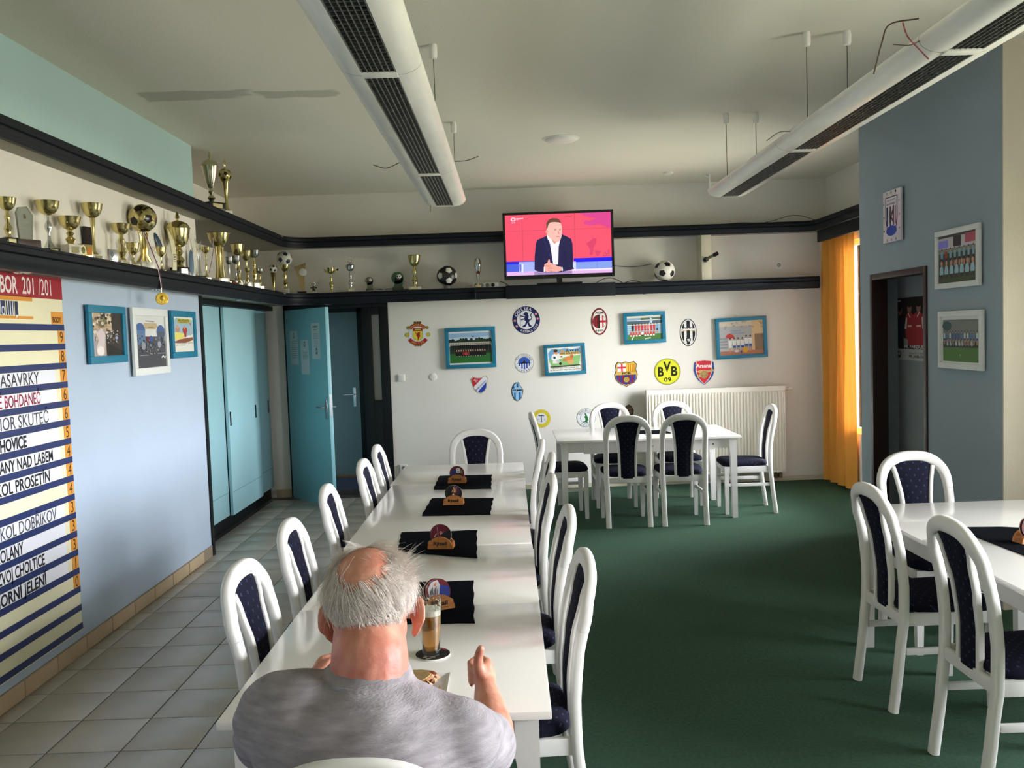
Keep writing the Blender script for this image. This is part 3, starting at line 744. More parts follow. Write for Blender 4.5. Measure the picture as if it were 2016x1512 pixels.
chair(1.49, 7.475+TOP-.01, 0, 'right one of the two white chairs standing before the radiator table')
chair(1.0, 8.84-TOP, 180, 'white arch-backed chair on the wall side of the radiator table, left of the pair')
chair(1.63, 8.80-TOP, 180, 'white arch-backed chair between the radiator and the far table')
chair(.185+TOP, 8.09, -86, 'white arch-backed chair seen edge-on at the left end of the radiator table')
chair(2.43-TOP, 8.08, 88, 'white arch-backed chair seen edge-on at the right end of the radiator table')
chair(1.61+TOP, 3.93, -88, 'farther of the two white chairs with backs to us at the right table')
chair(1.61+TOP, 3.18, -90, 'white arch-backed chair at the right table, nearest the camera in the lower right corner')
chair(2.245, 4.86-TOP, 180, 'white arch-backed chair at the far head of the right table, before the blue wall')
chair(2.58, 3.62, 90, 'chair on the far side of the right table, only its seat and legs in view')

# ------------------------------------------------------------------ long suspended lamps
LAMP = mat('lamp_enamel_white', 'ebe9de', .4, spec=.5, coat=.3, var=.07, vscale=5, stretch=(4, .6, 4))
LOUV = mat('lamp_louvre_aluminium', 'a2a39e', .38, metal=.95)
LAMPIN = mat('lamp_inside_dark', '2a2824', .6)
def lamp(xc, yend, label, joints):
    e = empty('suspended_lamp', (xc, yend-2.8, 2.8), label=label, cat='lamp')
    def lp(o): o.matrix_parent_inverse = Matrix.Translation(-Vector(e.location)); return o
    y0 = .3; hwd = .165; lv = .068; zb = 2.742; zt = 2.838
    # wing shaped cross-section with the louvre slot underneath
    sec = []
    for k in range(9): t = k/8; a = t*pi/2; sec.append((lv+(hwd-lv)*sin(a), zb+.055*(1-cos(a))))
    for k in range(1, 9): t = k/8; a = t*pi/2; sec.append((hwd-(hwd-.05)*(1-cos(a)), zb+.055+(zt-zb-.055)*sin(a)))
    ri = sec; le = [(-x, z) for x, z in reversed(ri)]
    outl = ri+le+[(-lv, zb), (-lv, zb+.05), (lv, zb+.05)]
    h = MB(); h.prism([(xc+x, z) for x, z in outl[:-3]]+[(xc-lv, zb+.05), (xc+lv, zb+.05)], 'y', y0, yend)
    lp(h.build('housing', LAMP, e, smooth=40))
    cap = MB(); cap.prism([(xc+x*1.012, 2.79+(z-2.79)*1.03) for x, z in ri+le], 'y', yend, yend+.008); lp(cap.build('end_cap', LAMP, e, smooth=40))
    cuts = [y0]+joints+[yend]
    for a, b in zip(cuts, cuts[1:]):
        lo_ = MB(); n = int((b-a-.06)/.036)
        for k in range(n): yy = a+.04+k*(b-a-.07)/max(1, n-1); lo_.box((xc-lv+.002, yy-.0012, zb+.004), (xc+lv-.002, yy+.0012, zb+.030))
        for k in range(7): xx = xc-lv+.004+k*(2*lv-.008)/6; lo_.box((xx-.0014, a+.035, zb+.001), (xx+.0014, b-.03, zb+.030))
        lp(lo_.build('louvre', LOUV, e, smooth=0))
        lp(MB().box((xc-lv+.001, a+.035, zb+.042), (xc+lv-.001, b-.03, zb+.049)).build('reflector', LAMPIN, e, smooth=0))
    for j in joints+[yend]:
        d = .028 if j != yend else .012
        lp(MB().box((xc-lv-.001, j-d, zb-.004), (xc+lv+.001, j+(d if j != yend else 0), zb+.034), bev=.002).build('cross_bar', LAMP, e))
    for j in joints:
        vs = []; fs = []
        ring = [(xc+(x*1.004), 2.79+(z-2.79)*1.006) for x, z in ri]
        for (rr) in (ring, [(2*xc-x, z) for x, z in ring]):
            m = MB()
            for (x, z) in rr: vs += [(x, j-.002, z), (x, j+.002, z)]
        lp(MB().add(vs, [(2*i, 2*i+2, 2*i+3, 2*i+1) for i in range(len(ri)-1)]+[(2*i+2*len(ri), 2*i+2+2*len(ri), 2*i+3+2*len(ri), 2*i+1+2*len(ri)) for i in range(len(ri)-1)]).build('joint_band', mat('joint_grey', '8b897c', .5), e))
    for yy in (4.80, 6.54):
        for s in (-1, 1):
            w = MB().tube([(xc+s*.11, yy, zt-.02), (xc+s*.11, yy, ZC-.05)], .0022, n=6); lp(w.build('suspension_wire', mat('wire_grey', '55524a', .5, metal=.6), e))
            c = MB().lathe([(.006, -.078), (.018, -.074), (.022, -.06), (.022, -.014), (.019, 0)], 16, c=(xc+s*.11, yy, ZC)); lp(c.build('ceiling_cup', WHITE_P, e))
    return e
l1 = lamp(-.466, 6.93, 'long white suspended lamp on the left with a dark louvre strip', [2.3, 3.45, 5.57])
l2 = lamp(1.775, 6.93, 'long white suspended lamp on the right beside the blue wall', [2.3, 3.40, 5.2])
TW = mat('garland_wire', '57463a', .7)
def strand(par, pts, r=.0025, m=TW, nm='garland_wire'):
    P = [Vector(p) for p in pts]; P = [2*P[0]-P[1]]+P+[2*P[-1]-P[-2]]; pts = []
    for i in range(1, len(P)-2):
        for k in range(6):
            t = k/6; pts.append(.5*((2*P[i])+(P[i+1]-P[i-1])*t+(2*P[i-1]-5*P[i]+4*P[i+1]-P[i+2])*t*t+(3*P[i]-P[i-1]-3*P[i+1]+P[i+2])*t*t*t))
    pts.append(P[-2])
    o = MB().tube(pts, r, n=6).build(nm, m, par); o.matrix_parent_inverse = Matrix.Translation(-Vector(par.location))
strand(l1, [(-.64, 5.45, 2.80), (-.72, 5.43, 2.765), (-.80, 5.44, 2.79)]); strand(l1, [(-.30, 5.47, 2.80), (-.22, 5.45, 2.80), (-.15, 5.46, 2.825)])
strand(l1, [(-.58, 6.9, 2.75), (-.585, 6.92, 2.70)])
p = onY(1895, 20, 3.35)
strand(l2, [(1.62, 3.42, 2.88), (1.50, 3.40, 2.855), (1.46, 3.38, 2.78), (1.42, 3.36, 2.66)], .003)
strand(l2, [(1.55, 3.40, 2.86), (1.56, 3.38, 2.80), (1.585, 3.33, 2.73), (1.60, 3.30, 2.69)], .003, mat('red_white_string', 'b0606a', .8, var=.5, vscale=60))
strand(l2, [(1.50, 3.37, 2.77), (1.56, 3.37, 2.765), (1.60, 3.37, 2.78)], .002)
strand(l2, [(1.64, 4.9, 2.79), (1.56, 4.95, 2.80), (1.50, 5.0, 2.765)], .002)
# ceiling speaker disc, small ceiling sensors
sp = empty('ceiling_vent', (.483, 7.2, ZC), label='round flat white vent cover in the middle of the ceiling', cat='vent')
MB().lathe([(.135, 0), (.135, -.006), (.115, -.018), (.06, -.024), (.0, -.024)], 36, cap=False).build('cover', WHITE_P, sp); MB().lathe([(.15, 0), (.15, -.003), (.13, -.004)], 36).build('rim', WHITE_P, sp)
d = MB().lathe([(.05, 0), (.05, -.012), (.03, -.022), (0, -.022)], 20, cap=False).build('smoke_detector', WHITE_P); d.location = (1.671, 8.9, ZC); tag(d, 'small white disc detector on the ceiling left of the hanging bracket', 'detector')
d = empty('ceiling_bracket', (2.12, 9.05, ZC), label='small white bracket hanging from the ceiling near the back wall', cat='bracket')
MB().box((-.02, -.02, -.01), (.02, .02, 0)).build('base', WHITE_P, d); MB().tube([(0, 0, -.01), (0, 0, -.14)], .008).tube([(-.05, 0, -.02), (0, 0, -.035)], .006).build('arm', WHITE_P, d)

# ------------------------------------------------------------------ mats, coaster stands, coasters
def mat_cloth(name, c, z, label):
    (x0, y0), (x1, y1), (x2, y2), (x3, y3) = c; vs = []; fs = []; N = 12
    for j in range(N+1):
        for i in range(N+1):
            a, b = i/N, j/N
            x = (x0*(1-a)+x1*a)*(1-b)+(x3*(1-a)+x2*a)*b; y = (y0*(1-a)+y1*a)*(1-b)+(y3*(1-a)+y2*a)*b
            vs.append((x+.0025*sin(b*19+x0*9), y+.002*sin(a*17), z+.004+.0008*sin(a*9+b*5)))
    for j in range(N):
        for i in range(N): k = j*(N+1)+i; fs.append((k, k+1, k+N+2, k+N+1))
    m = MB().add(vs, fs); n0 = len(vs)
    m.add([(v[0], v[1], z+.0004) for v in vs], [tuple(reversed(f)) for f in fs])
    edge = [i for i in range(N+1)]+[(N+1)*k+N for k in range(1, N+1)]+[(N+1)*N+i for i in range(N-1, -1, -1)]+[(N+1)*k for k in range(N-1, 0, -1)]
    for a, b in zip(edge, edge[1:]+edge[:1]): m.f.append([a, b, b+n0, a+n0]); m.m.append(0)
    o = m.build(name, MATNAVY, smooth=60); return tag(o, label, 'placemat', 'dark navy table mats')
def pxs(*p, z=.75): return [tuple(onZ(u, v, z)[:2]) for u, v in p]
mat_cloth('placemat', pxs((783, 1086), (939, 1099), (939, 1045), (790, 1049)), .75, 'dark navy mat on the near table under the third coaster stand from the far end')
mat_cloth('placemat', pxs((830, 1017), (965, 1014), (971, 982), (850, 982)), .7515, 'dark navy mat under the second coaster stand from the far end')
mat_cloth('placemat', pxs((853, 965), (967, 963), (968, 936), (865, 938)), .7515, 'dark navy mat under the coaster stand farthest away')
mat_cloth('placemat', [(-.50, 2.90), (-.148, 2.88), (-.172, 3.385), (-.52, 3.39)], .75, 'dark navy mat behind the glass of beer')
mat_cloth('placemat', pxs((1245, 855), (1322, 853), (1308, 847), (1240, 848)), .75, 'dark navy mat on the radiator table')
mat_cloth('placemat', [(2.02, 4.30), (2.05, 3.35), (2.45, 3.34), (2.44, 4.33)] if False else pxs((1875, 1040), (2045, 1105), (2090, 1045), (1965, 1038)), .75, 'dark navy mat on the table at the right edge')
def coaster_art(kind):
    a = Art(.093, .093); a.dz = .0002
    if kind == 0:
        a.ell(.5, .5, .5, .5, '5e1420', 36); a.up(); a.poly([(.5, .5), (.95, .72), (.985, .5), (.93, .25), (.78, .08), (.5, .02)], '1a1c22'); a.rect(.33, .45, .35, .9, 'b98f93'); a.text('Q', .42, .52, .56, .66, 'd9c2c2', .03, -50); a.line([(.15, .42), (.27, .58)], .04, 'c8a8a8')
    elif kind == 1:
        a.ell(.5, .5, .5, .5, '131313', 36); a.up(); a.poly([(.35, .4), (.58, .96), (.8, .85), (.9, .6), (.7, .3)], '3a2030'); a.poly([(.47, .6), (.55, .85), (.62, .7), (.55, .52)], 'd18a2a'); a.line([(.38, .6), (.56, .93)], .03, 'd9a58c'); a.line([(.62, .55), (.7, .9)], .03, 'c88fae'); a.rect(.4, .38, .5, .5, 'd8d4cc')
    elif kind == 2:
        a.ell(.5, .5, .5, .5, '5a1a22', 36); a.up(); a.poly([(.08, .6), (.12, .75), (.5, .8), (.6, .5), (.1, .3)], '26306a'); a.up(); a.text('8', .42, .5, .72, .86, 'c8c8c8', .03); a.poly([(.7, .8), (.9, .6), (.85, .4), (.7, .5)], '6f6a50')
    else:
        a.ell(.5, .5, .5, .5, '6b1420', 36); a.up(); a.poly([(.45, .2), (.62, .75), (.97, .6), (.95, .3), (.7, .1)], '2a3a8a'); a.poly([(.1, .3), (.1, .7), (.3, .92), (.55, .95), (.62, .75), (.45, .2)], 'c7c2c6'); a.up()
        for k in range(7): a.line([(.14+.05*k, .42+.02*(k % 2)), (.20+.05*k, .62+.05*(k % 3))], .03, '2a2a30')
        a.poly([(.35, .8), (.5, .88), (.44, .72)], 'd97a3a')
    return a
def coaster_stand(x, y, rz, kind, z, where):
    M0 = Matrix.Translation((x, y, z)) @ Matrix.Rotation(R(rz), 4, 'Z')
    e = empty('coaster_stand', (x, y, z), R(rz), label='half-round wooden coaster stand '+where, cat='coaster stand', group='wooden coaster stands')
    rr = .059
    arc = [(rr*cos(pi*k/20), rr*.93*sin(pi*k/20)) for k in range(21)]
    MB().prism(arc, 'y', -.030, -.020).build('front_board', WOOD, e); MB().prism(arc, 'y', .020, .030).build('back_board', WOOD, e)
    MB().box((-rr*.98, -.020, 0), (rr*.98, .020, .012)).box((-rr*.98, -.020, .010), (-rr*.86, .020, .028)).box((rr*.86, -.020, .010), (rr*.98, .020, .028)).build('base_board', WOOD, e)
    a = Art(.11, .055); a.arctext('PIVOVAR', .5, .28, .34, 128, 52, .03, '3a2410', .01, ry=.52); a.text('Rÿzail', .22, .22, .78, .60, '1d130c', .035); a.rect(.55, .17, .8, .2, '1d130c')
    t = a.build('engraving', e, (0, -.0302, .0275), ROT_BACK)
    n = 7
    for k in range(2):
        c = empty('beer_coaster', M0 @ Vector((.004 if k == 0 else -.003, -.012+.010*k, .062)), label=('printed foremost' if k == 0 else 'plain rear')+' coaster in the wooden stand '+where, cat='coaster', group='coasters in the wooden stands', rot=(R(80), R(8*k-6), R(rz)))
        MB().lathe([(.0465, -.0035), (.0468, 0), (.0465, .0005)], 40).build('board', mat('coaster_card_edge', 'e3ddd2', .8), c)
        coaster_art(kind).build('print', c, (0, 0, .0006))
    return e
for (u, v, rz, kd, z, w) in ((868, 1081, -6, 0, .7545, 'third from the far end'), (893, 994, -2, 1, .756, 'second from the far end'), (900, 951, -6, 2, .756, 'farthest away on the long table')):
    p = onZ(u, v, z); coaster_stand(p.x, p.y+.03, rz, kd, z, w)
p = onZ(858, 1203, .7545); coaster_stand(p.x-.0, p.y+.03, 28, 3, .7545, 'just behind the beer glass')
coaster_stand(2.085+.12, 3.66+.02, 10, 0, .7545, 'on the table at the right edge')

# ------------------------------------------------------------------ television
tv = empty('television', (.558, 9.245, 2.2335), label='flat television on the lower shelf showing a man in a dark suit', cat='television', rot=(0, 0, R(-1)))
X0, X1, Z0, Z1 = -.582, .582, .058, .757
b = MB(); b.box((X0, -.018, Z0), (X1, .018, Z1), bev=.006); b.box((X0+.25, .015, Z0+.05), (X1-.25, .05, .45), bev=.01); b.build('cabinet', BLACKP, tv)
bz = MB(); t = .026
bz.box((X0, -.026, Z0), (X1, -.017, Z0+.04), bev=.002).box((X0, -.026, Z1-t), (X1, -.017, Z1), bev=.002).box((X0, -.026, Z0+.03), (X0+t, -.017, Z1-t), bev=.002).box((X1-t, -.026, Z0+.03), (X1, -.017, Z1-t), bev=.002); bz.build('bezel', BLACKP, tv)
st = MB(); st.box((-.03, -.008, .01), (.03, .016, .1), bev=.004); st.box((-.24, -.03, 0), (.24, .12, .014), bev=.005); st.build('stand', BLACKP, tv)
MB().lathe([(.004, 0), (.003, .002)], 8, M=Matrix.Translation((X1-.02, -.026, Z0+.012)) @ Matrix.Rotation(R(90), 4, 'X')).build('indicator', CHROME, tv)
SW, SH = (X1-X0-2*t), (Z1-t-Z0-.04)
a = Art(SW, SH, emit=.64)
a.rect(0, 0, 1, 1, 'f8556f'); a.up()
for x in (.16, .655): a.rect(x, .22, x+.003, 1, 'b83c50')
a.rect(0, .735, 1, .739, 'c04058')
a.poly([(0, .2), (1, .2), (1, .26), (.64, .25), (.64, .2)], '2a22f0'); a.rect(0, .18, .30, .235, '2a20d8'); a.rect(.64, .19, 1, .255, '1c10f0')
a.rect(0, .06, .12, .19, '4a62e0'); a.rect(.12, .06, .30, .225, 'a8b8f4'); a.rect(.62, .07, 1, .19, '88a4ee'); a.rect(.62, .07, .66, .2, 'd4dcff'); a.rect(.86, .07, .863, .19, '5a70c0')
a.rect(0, 0, 1, .065, 'e8b8ee'); a.rect(.26, 0, .62, .055, 'a88cc0'); a.rect(.62, .05, 1, .075, 'f4e8ff')
# magenta ornaments of the studio wall
for pts in ([(.70, 1), (.78, .93), (.86, .90), (.80, .86), (.76, .88), (.74, .82), (.80, .79), (.90, .80), (.95, .76), (1, .72), (1, 1)],
            [(.76, .50), (.80, .53), (.83, .58), (.86, .57), (.85, .48), (.83, .42), (.82, .30), (.79, .30), (.80, .38), (.78, .45)], [(.84, .38), (.90, .36), (.87, .27), (.85, .30)], [(.91, .27), (.93, .33), (.98, .39), (.98, .27)]): a.poly(pts, 'e04492' if pts[0][1] == 1 else 'e0426c')
a.up()
a.line([(.57, .95), (.60, .96), (.62, .94), (.64, .97)], .006, 'c93462')
for q in ((.935, .30), (.955, .335), (.965, .295)): a.ell(q[0], q[1], .008, .014, 'f8608a', 8)
# channel mark and words
a.ring(.078, .93, .012, .018, .024, .032, 'ffd8e6', n=20); a.text('sport', .105, .915, .175, .955, 'ffe4ee', .02); a.text('živě', .062, .865, .095, .89, 'ffd8e6', .01)
# water glass
a.poly([(.115, .19), (.165, .19), (.16, .03), (.125, .03)], 'c8ccf8'); a.up(); a.poly([(.118, .185), (.142, .185), (.14, .08), (.13, .06)], '6a74e0'); a.poly([(.152, .185), (.16, .185), (.155, .05), (.15, .05)], 'ffffff')
# the presenter
a.poly([(.265, .09), (.27, .30), (.285, .52), (.30, .58), (.36, .62), (.40, .65), (.54, .655), (.58, .62), (.62, .58), (.632, .5), (.635, .3), (.63, .12), (.64, .08), (.56, .05), (.50, .03), (.36, .04), (.29, .06)], '1e1a4a'); a.up()
a.poly([(.40, .64), (.42, .50), (.445, .16), (.49, .16), (.50, .45), (.52, .60), (.50, .66)], 'f4f2ff'); a.up()
a.poly([(.405, .60), (.405, .72), (.52, .66), (.51, .58), (.46, .50)], 'e8907c')
a.poly([(.39, .66), (.41, .65), (.46, .50), (.43, .50), (.40, .58)], 'fdfbff'); a.poly([(.515, .64), (.525, .60), (.50, .50), (.47, .50), (.51, .58)], 'fdfbff'); a.up()
a.poly([(.395, .80), (.393, .74), (.395, .66), (.42, .60), (.46, .545), (.49, .53), (.515, .55), (.53, .62), (.537, .70), (.535, .80), (.52, .88), (.46, .91), (.41, .88)], 'fbc0b4')
a.ell(.393, .71, .012, .03, 'f2a090', 12); a.up()
a.poly([(.39, .76), (.39, .85), (.41, .90), (.45, .93), (.49, .925), (.52, .89), (.53, .84), (.51, .855), (.47, .865), (.43, .86), (.41, .83), (.40, .77)], '6b4434')
a.rect(.462, .745, .485, .752, '6a3a3a'); a.rect(.51, .745, .528, .752, '6a3a3a'); a.rect(.465, .728, .482, .736, '3a2a30'); a.rect(.51, .728, .524, .736, '3a2a30'); a.poly([(.498, .74), (.512, .67), (.495, .665)], 'e09484'); a.rect(.48, .62, .512, .63, 'b85a5c')
a.line([(.36, .60), (.40, .40), (.44, .18)], .004, '3a3478'); a.line([(.33, .14), (.345, .35)], .004, '120e34'); a.line([(.57, .14), (.555, .4)], .004, '120e34')
a.poly([(.355, .07), (.36, .17), (.39, .20), (.40, .25), (.412, .25), (.415, .20), (.45, .17), (.49, .13), (.52, .12), (.525, .06), (.48, .04), (.42, .05), (.38, .04)], 'f8b0a4'); a.up()
for k in range(4): a.line([(.375+.004*k, .155-.026*k), (.43, .145-.026*k)], .003, 'c8706a')
a.poly([(.352, .05), (.362, .05), (.362, .13), (.354, .13)], 'ffffff'); a.poly([(.525, .05), (.535, .06), (.53, .12), (.522, .11)], 'ffffff')
a.build('screen', tv, ((X0+X1)/2, -.0185, Z0+.04+SH/2), ROT_BACK)
# cables on the shelf
CB = mat('black_cable', '151515', .5); CW = mat('white_cable', 'b8b5ab', .5)
def cable(pts, r, m, label):
    c = MB().tube(pts, r, n=6).build('cable', m, smooth=60); tag(c, label, 'cable')
def arcpts(a, b, h, n=10): return [(a[0]+(b[0]-a[0])*k/n, a[1]+(b[1]-a[1])*k/n, a[2]+(b[2]-a[2])*k/n+h*sin(pi*k/n)) for k in range(n+1)]
z = 2.229
cable(arcpts((-1.52, 9.42, z), (-1.28, 9.42, z), .03)+arcpts((-1.25, 9.38, z), (-1.50, 9.36, z), .004), .004, CW, 'loose loop of pale cable lying between the two small ball plaques')
cable(arcpts((-1.50, 9.45, z+.002), (-1.02, 9.40, z), .018), .004, CB, 'black cable lying behind the green ball plaque')
cable(arcpts((-.45, 9.40, z+.003), (-.37, 9.46, z+.02), .01), .004, CW, 'white cable running to the power strip left of the television')
cable([(-.075, 9.42, z+.06), (-.02, 9.42, z+.04), (.03, 9.43, z+.002), (.2, 9.45, z)], .004, CB, 'black cable from the power strip to the television')
cable(arcpts((.95, 9.43, z), (1.25, 9.43, z), .06)+arcpts((1.27, 9.42, z), (1.45, 9.44, z), .02), .004, CB, 'black cable arching right of the television')
cable(arcpts((1.12, 9.538, 2.44), (1.58, 9.538, 2.43), -.03), .003, CB, 'thin black cable sagging along the wall behind the football')
cable(arcpts((2.35, 9.36, 2.815), (2.75, 9.42, 2.815), .01)+[(2.85, 9.36, 2.83)]+arcpts((2.9, 9.36, 2.84), (3.3, 9.33, 2.82), .05), .003, CB, 'thin dark cable lying on top of the upper shelf near the curtain')
ps = empty('power_strip', (-.215, 9.44, 2.225), label='white power strip lying left of the television with one black plug', cat='power strip')
MB().box((-.15, -.03, 0), (.13, .03, .055), bev=.01).build('body', WHITE_P, ps)
for k in range(4): MB().lathe([(.021, 0), (.021, .004), (.018, .001)], 16, M=Matrix.Translation((-.115+.06*k, -.030, .028)) @ Matrix.Rotation(R(90), 4, 'X')).build('socket_well', mat('socket_grey', '8f8d88', .5), ps)
MB().lathe([(.021, 0), (.018, .03), (.008, .04)], 14, M=Matrix.Translation((.065, -.034, .028)) @ Matrix.Rotation(R(90), 4, 'X')).build('plug', BLACKP, ps)
# grey tube with black ends fixed to the divider post
tb = empty('wall_tube', (2.14, 9.33, 2.47), label='short grey tube with black ends sticking out from the shelf divider post', cat='tube')
A_ = Vector((-.02, -.02, -.03)); B_ = Vector((.075, -.16, .02))
MB().tube([A_, A_+(B_-A_)*.75], .016, n=14).build('tube', mat('tube_grey', '77746a', .4), tb); MB().tube([A_+(B_-A_)*.75, B_], .021, n=14).build('front_cap', BLACKP, tb); MB().tube([A_+Vector((0, .015, -.005)), A_+(B_-A_)*.12], .026, n=14).build('rear_cap', BLACKP, tb)
# ------------------------------------------------------------------ framed pictures
def frame(loc, rot, w, h, fw, m, label, art, tilt=0, cat='picture'):
    e = empty('framed_picture', loc, label=label, cat=cat, rot=(rot[0], rot[1], rot[2]))
    if tilt: e.rotation_euler = (Matrix.Rotation(rot[2], 3, 'Z') @ Matrix.Rotation(rot[0], 3, 'X') @ Matrix.Rotation(R(tilt), 3, 'Z')).to_euler()
    for a, b in (((-w/2, h/2-fw), (w/2, h/2)), ((-w/2, -h/2), (w/2, -h/2+fw)), ((-w/2, -h/2+fw), (-w/2+fw, h/2-fw)), ((w/2-fw, -h/2+fw), (w/2, h/2-fw))):
        MB().box((a[0], a[1], .002), (b[0], b[1], .022), bev=.003).build('frame_side', m, e)
    MB().box((-w/2+fw*.5, -h/2+fw*.5, .001), (w/2-fw*.5, h/2-fw*.5, .009)).build('backing', mat('backing_card', 'd8d2c4', .8), e)
    art.build('print', e, (0, 0, .0095))
    return e
def fig(a, x, y, hgt, shirt, shorts='20242c', skin='c89678', kneel=False, sx=1.0):
    """small footballer in a printed team photograph; y is the foot line"""
    w = hgt*.30*sx*(a.h/a.w)
    if kneel:
        a.ell(x, y+hgt*.30, w*.62, hgt*.30, shirt, 8); a.rect(x-w*.5, y, x+w*.5, y+hgt*.18, shorts); a.ell(x, y+hgt*.70, w*.30, hgt*.12, skin, 8); return
    lc = shorts if shorts == '15161a' else skin      # dark tracksuit trousers or bare legs
    a.rect(x-w*.32, y, x-w*.06, y+hgt*.34, lc); a.rect(x+w*.06, y, x+w*.32, y+hgt*.34, lc)
    a.rect(x-w*.4, y+hgt*.3, x+w*.4, y+hgt*.5, shorts); a.poly([(x-w*.4, y+hgt*.45), (x+w*.4, y+hgt*.45), (x+w*.55, y+hgt*.8), (x-w*.55, y+hgt*.8)], shirt)
    a.ell(x, y+hgt*.89, w*.24, hgt*.09, skin, 8); a.ell(x, y+hgt*.94, w*.22, hgt*.05, '2a1f1a', 8)
def rect_on(fn, pl, u0, v0, u1, v1, u2, v2, u3, v3):
    P = [fn(u0, v0, pl), fn(u1, v1, pl), fn(u2, v2, pl), fn(u3, v3, pl)]; c = sum(P, Vector())/4
    return c, ((P[1]-P[0]).length+(P[2]-P[3]).length)/2, ((P[3]-P[0]).length+(P[2]-P[1]).length)/2
rnd = random.Random(3)
# back wall, turquoise frames ------------------------------------------------
c, w, h = rect_on(onY, YB-.012, 876, 646, 975, 643, 977, 723, 878, 726)
IW, IH = w-.1, h-.1
def team_black(W_, H_):
    a = Art(W_, H_); a.rect(0, 0, 1, 1, 'd4d6d4'); a.up(); a.rect(.01, .05, .99, .95, '8fb0cf'); a.up(); a.poly([(.01, .8), (.3, .84), (.6, .8), (.99, .86), (.99, .66), (.01, .66)], 'b9cbdb'); a.up()
    for k in range(16): a.ell(.03+.062*k, .68+.03*rnd.random(), .045, .05+.07*rnd.random(), rnd.choice(['22331f', '2c3d27', '1b2a1d']), 10)
    a.rect(.01, .54, .99, .67, 'b6b4a8'); a.poly([(.52, .86), (.6, .85), (.57, .82)], '2a2e33'); a.up(); a.rect(.01, .05, .99, .34, '2c6a2b'); a.rect(.01, .32, .99, .56, '3a4a34'); a.up()
    for k in range(21): fig(a, .05+.045*k, .34+.006*rnd.random(), .30, rnd.choice(['15161b', '1e2026', '101116']), '15161a', sx=.6)
    a.up()
    for k in range(13):
        x = .17+.055*k; fig(a, x, .24, .26, 'c43b3b' if k == 4 else '8a2c30' if k in (3, 5) else '17181d', '14151a', kneel=True, sx=.75); a.ell(x, .25, .008, .012, 'e6e6e0', 6)
    return a
frame(c, ROT_BACK, w, h, .042, FRAMEBLUE, 'turquoise-framed team photo of players in black on grass', team_black(w-.084, h-.084), tilt=.5)
c, w, h = rect_on(onY, YB-.012, 1070, 680, 1151, 674, 1154, 735, 1074, 741)
def cartoon(W_, H_):
    a = Art(W_, H_); a.rect(0, 0, 1, 1, 'eceae2'); a.up(); a.poly([(.03, .5), (.02, .8), (.12, .95), (.35, .92), (.5, .96), (.72, .9), (.95, .95), (.97, .7), (.8, .72), (.5, .78), (.35, .74), (.2, .8), (.15, .6)], '6fa6d0')
    a.poly([(.02, .5), (.1, .55), (.3, .5), (.5, .6), (.95, .66), (.9, .25), (.6, .2), (.1, .25)], '8fc07a'); a.up()
    a.rect(.35, .69, .93, .80, 'd8b45c'); a.poly([(.52, .8), (.58, .96), (.64, .8)], '6a6058'); a.rect(.38, .82, .48, .90, 'c79a6a')
    for q in (.68, .74, .82, .88): a.ell(q, .85, .025, .035, '4a3c34', 8)
    a.up(); a.text('AFK ATLANTIC', .37, .705, .92, .785, '2a2018', .02)
    a.ell(.24, .80, .06, .10, 'd9a070', 14); a.ell(.24, .87, .065, .06, '3a2a20', 10); a.ell(.20, .60, .09, .15, 'f2f2f2', 14); a.ell(.2, .6, .04, .05, '3c4058', 8); a.rect(.14, .36, .28, .46, 'e9e6e0'); a.ell(.3, .42, .05, .07, 'c8c8c8', 10); a.ell(.36, .34, .04, .06, '2a2a2a', 10)
    a.ell(.62, .50, .12, .13, 'd98a4a', 14); a.ell(.70, .62, .05, .08, 'c0703a', 12); a.ell(.48, .48, .05, .06, 'c98048', 10); a.poly([(.56, .44), (.62, .30), (.72, .30), (.74, .46)], 'e8a468'); a.ell(.40, .62, .035, .03, '7a4a30', 8)
    a.poly([(.05, .25), (.9, .27), (.95, .22), (.3, .19), (.08, .2)], '3f4a30'); a.up()
    a.text('kdo to letí přes hřiště no', .10, .13, .88, .185, '2a2a2a', .012); a.text('ty brankáři chyť to rychle!', .05, .05, .93, .115, '2a2a2a', .012)
    return a
frame(c, ROT_BACK, w, h, .036, FRAMEBLUE, 'turquoise-framed cartoon of footballers with handwriting below, in the middle of the wall', cartoon(w-.072, h-.072), tilt=1.8)
c, w, h = rect_on(onY, YB-.012, 1226, 617, 1309, 612, 1311, 674, 1229, 678)
def team_red(W_, H_):
    a = Art(W_, H_); a.rect(0, 0, 1, 1, 'd9d3be'); a.up(); a.rect(0, .82, 1, .92, '8aa9c4'); a.rect(.4, .74, 1, .92, '5d6e5c'); a.rect(0, .66, 1, .80, '4f6672'); a.rect(0, .18, 1, .62, '8fb2c9'); a.rect(0, 0, 1, .24, '4c7a3c'); a.up()
    for k in range(5): a.rect(0, .62-.085*k, 1, .63-.085*k, 'e8eaea')
    a.rect(0, .80, 1, .825, 'e9e9e4'); a.poly([(.62, 1), (.68, .85), (.60, .5), (.66, .3), (.70, .55), (.74, .85)], 'b9cfdf'); a.poly([(.16, .18), (.2, .18), (.13, 0), (.10, 0)], 'd2dccc'); a.poly([(.5, .06), (.66, .1), (.68, .05), (.5, .02)], 'c8d2c0'); a.up()
    for k, s in enumerate(['15171a', 'cf3a34', 'd8463e', 'd03c36', 'dc5a50', 'e0796e', 'd0443e', 'c93e38', '6fa3c8']): fig(a, .16+.088*k, .24, .46, s, 'c23a34' if 0 < k < 8 else '2a2c30', sx=.72)
    a.up()
    for k in range(9): fig(a, .10+.082*k, .16, .30, 'e8e8e8' if k == 4 else 'd4413b', 'f0e6e0' if k != 4 else '222222', kneel=True, sx=.85)
    return a
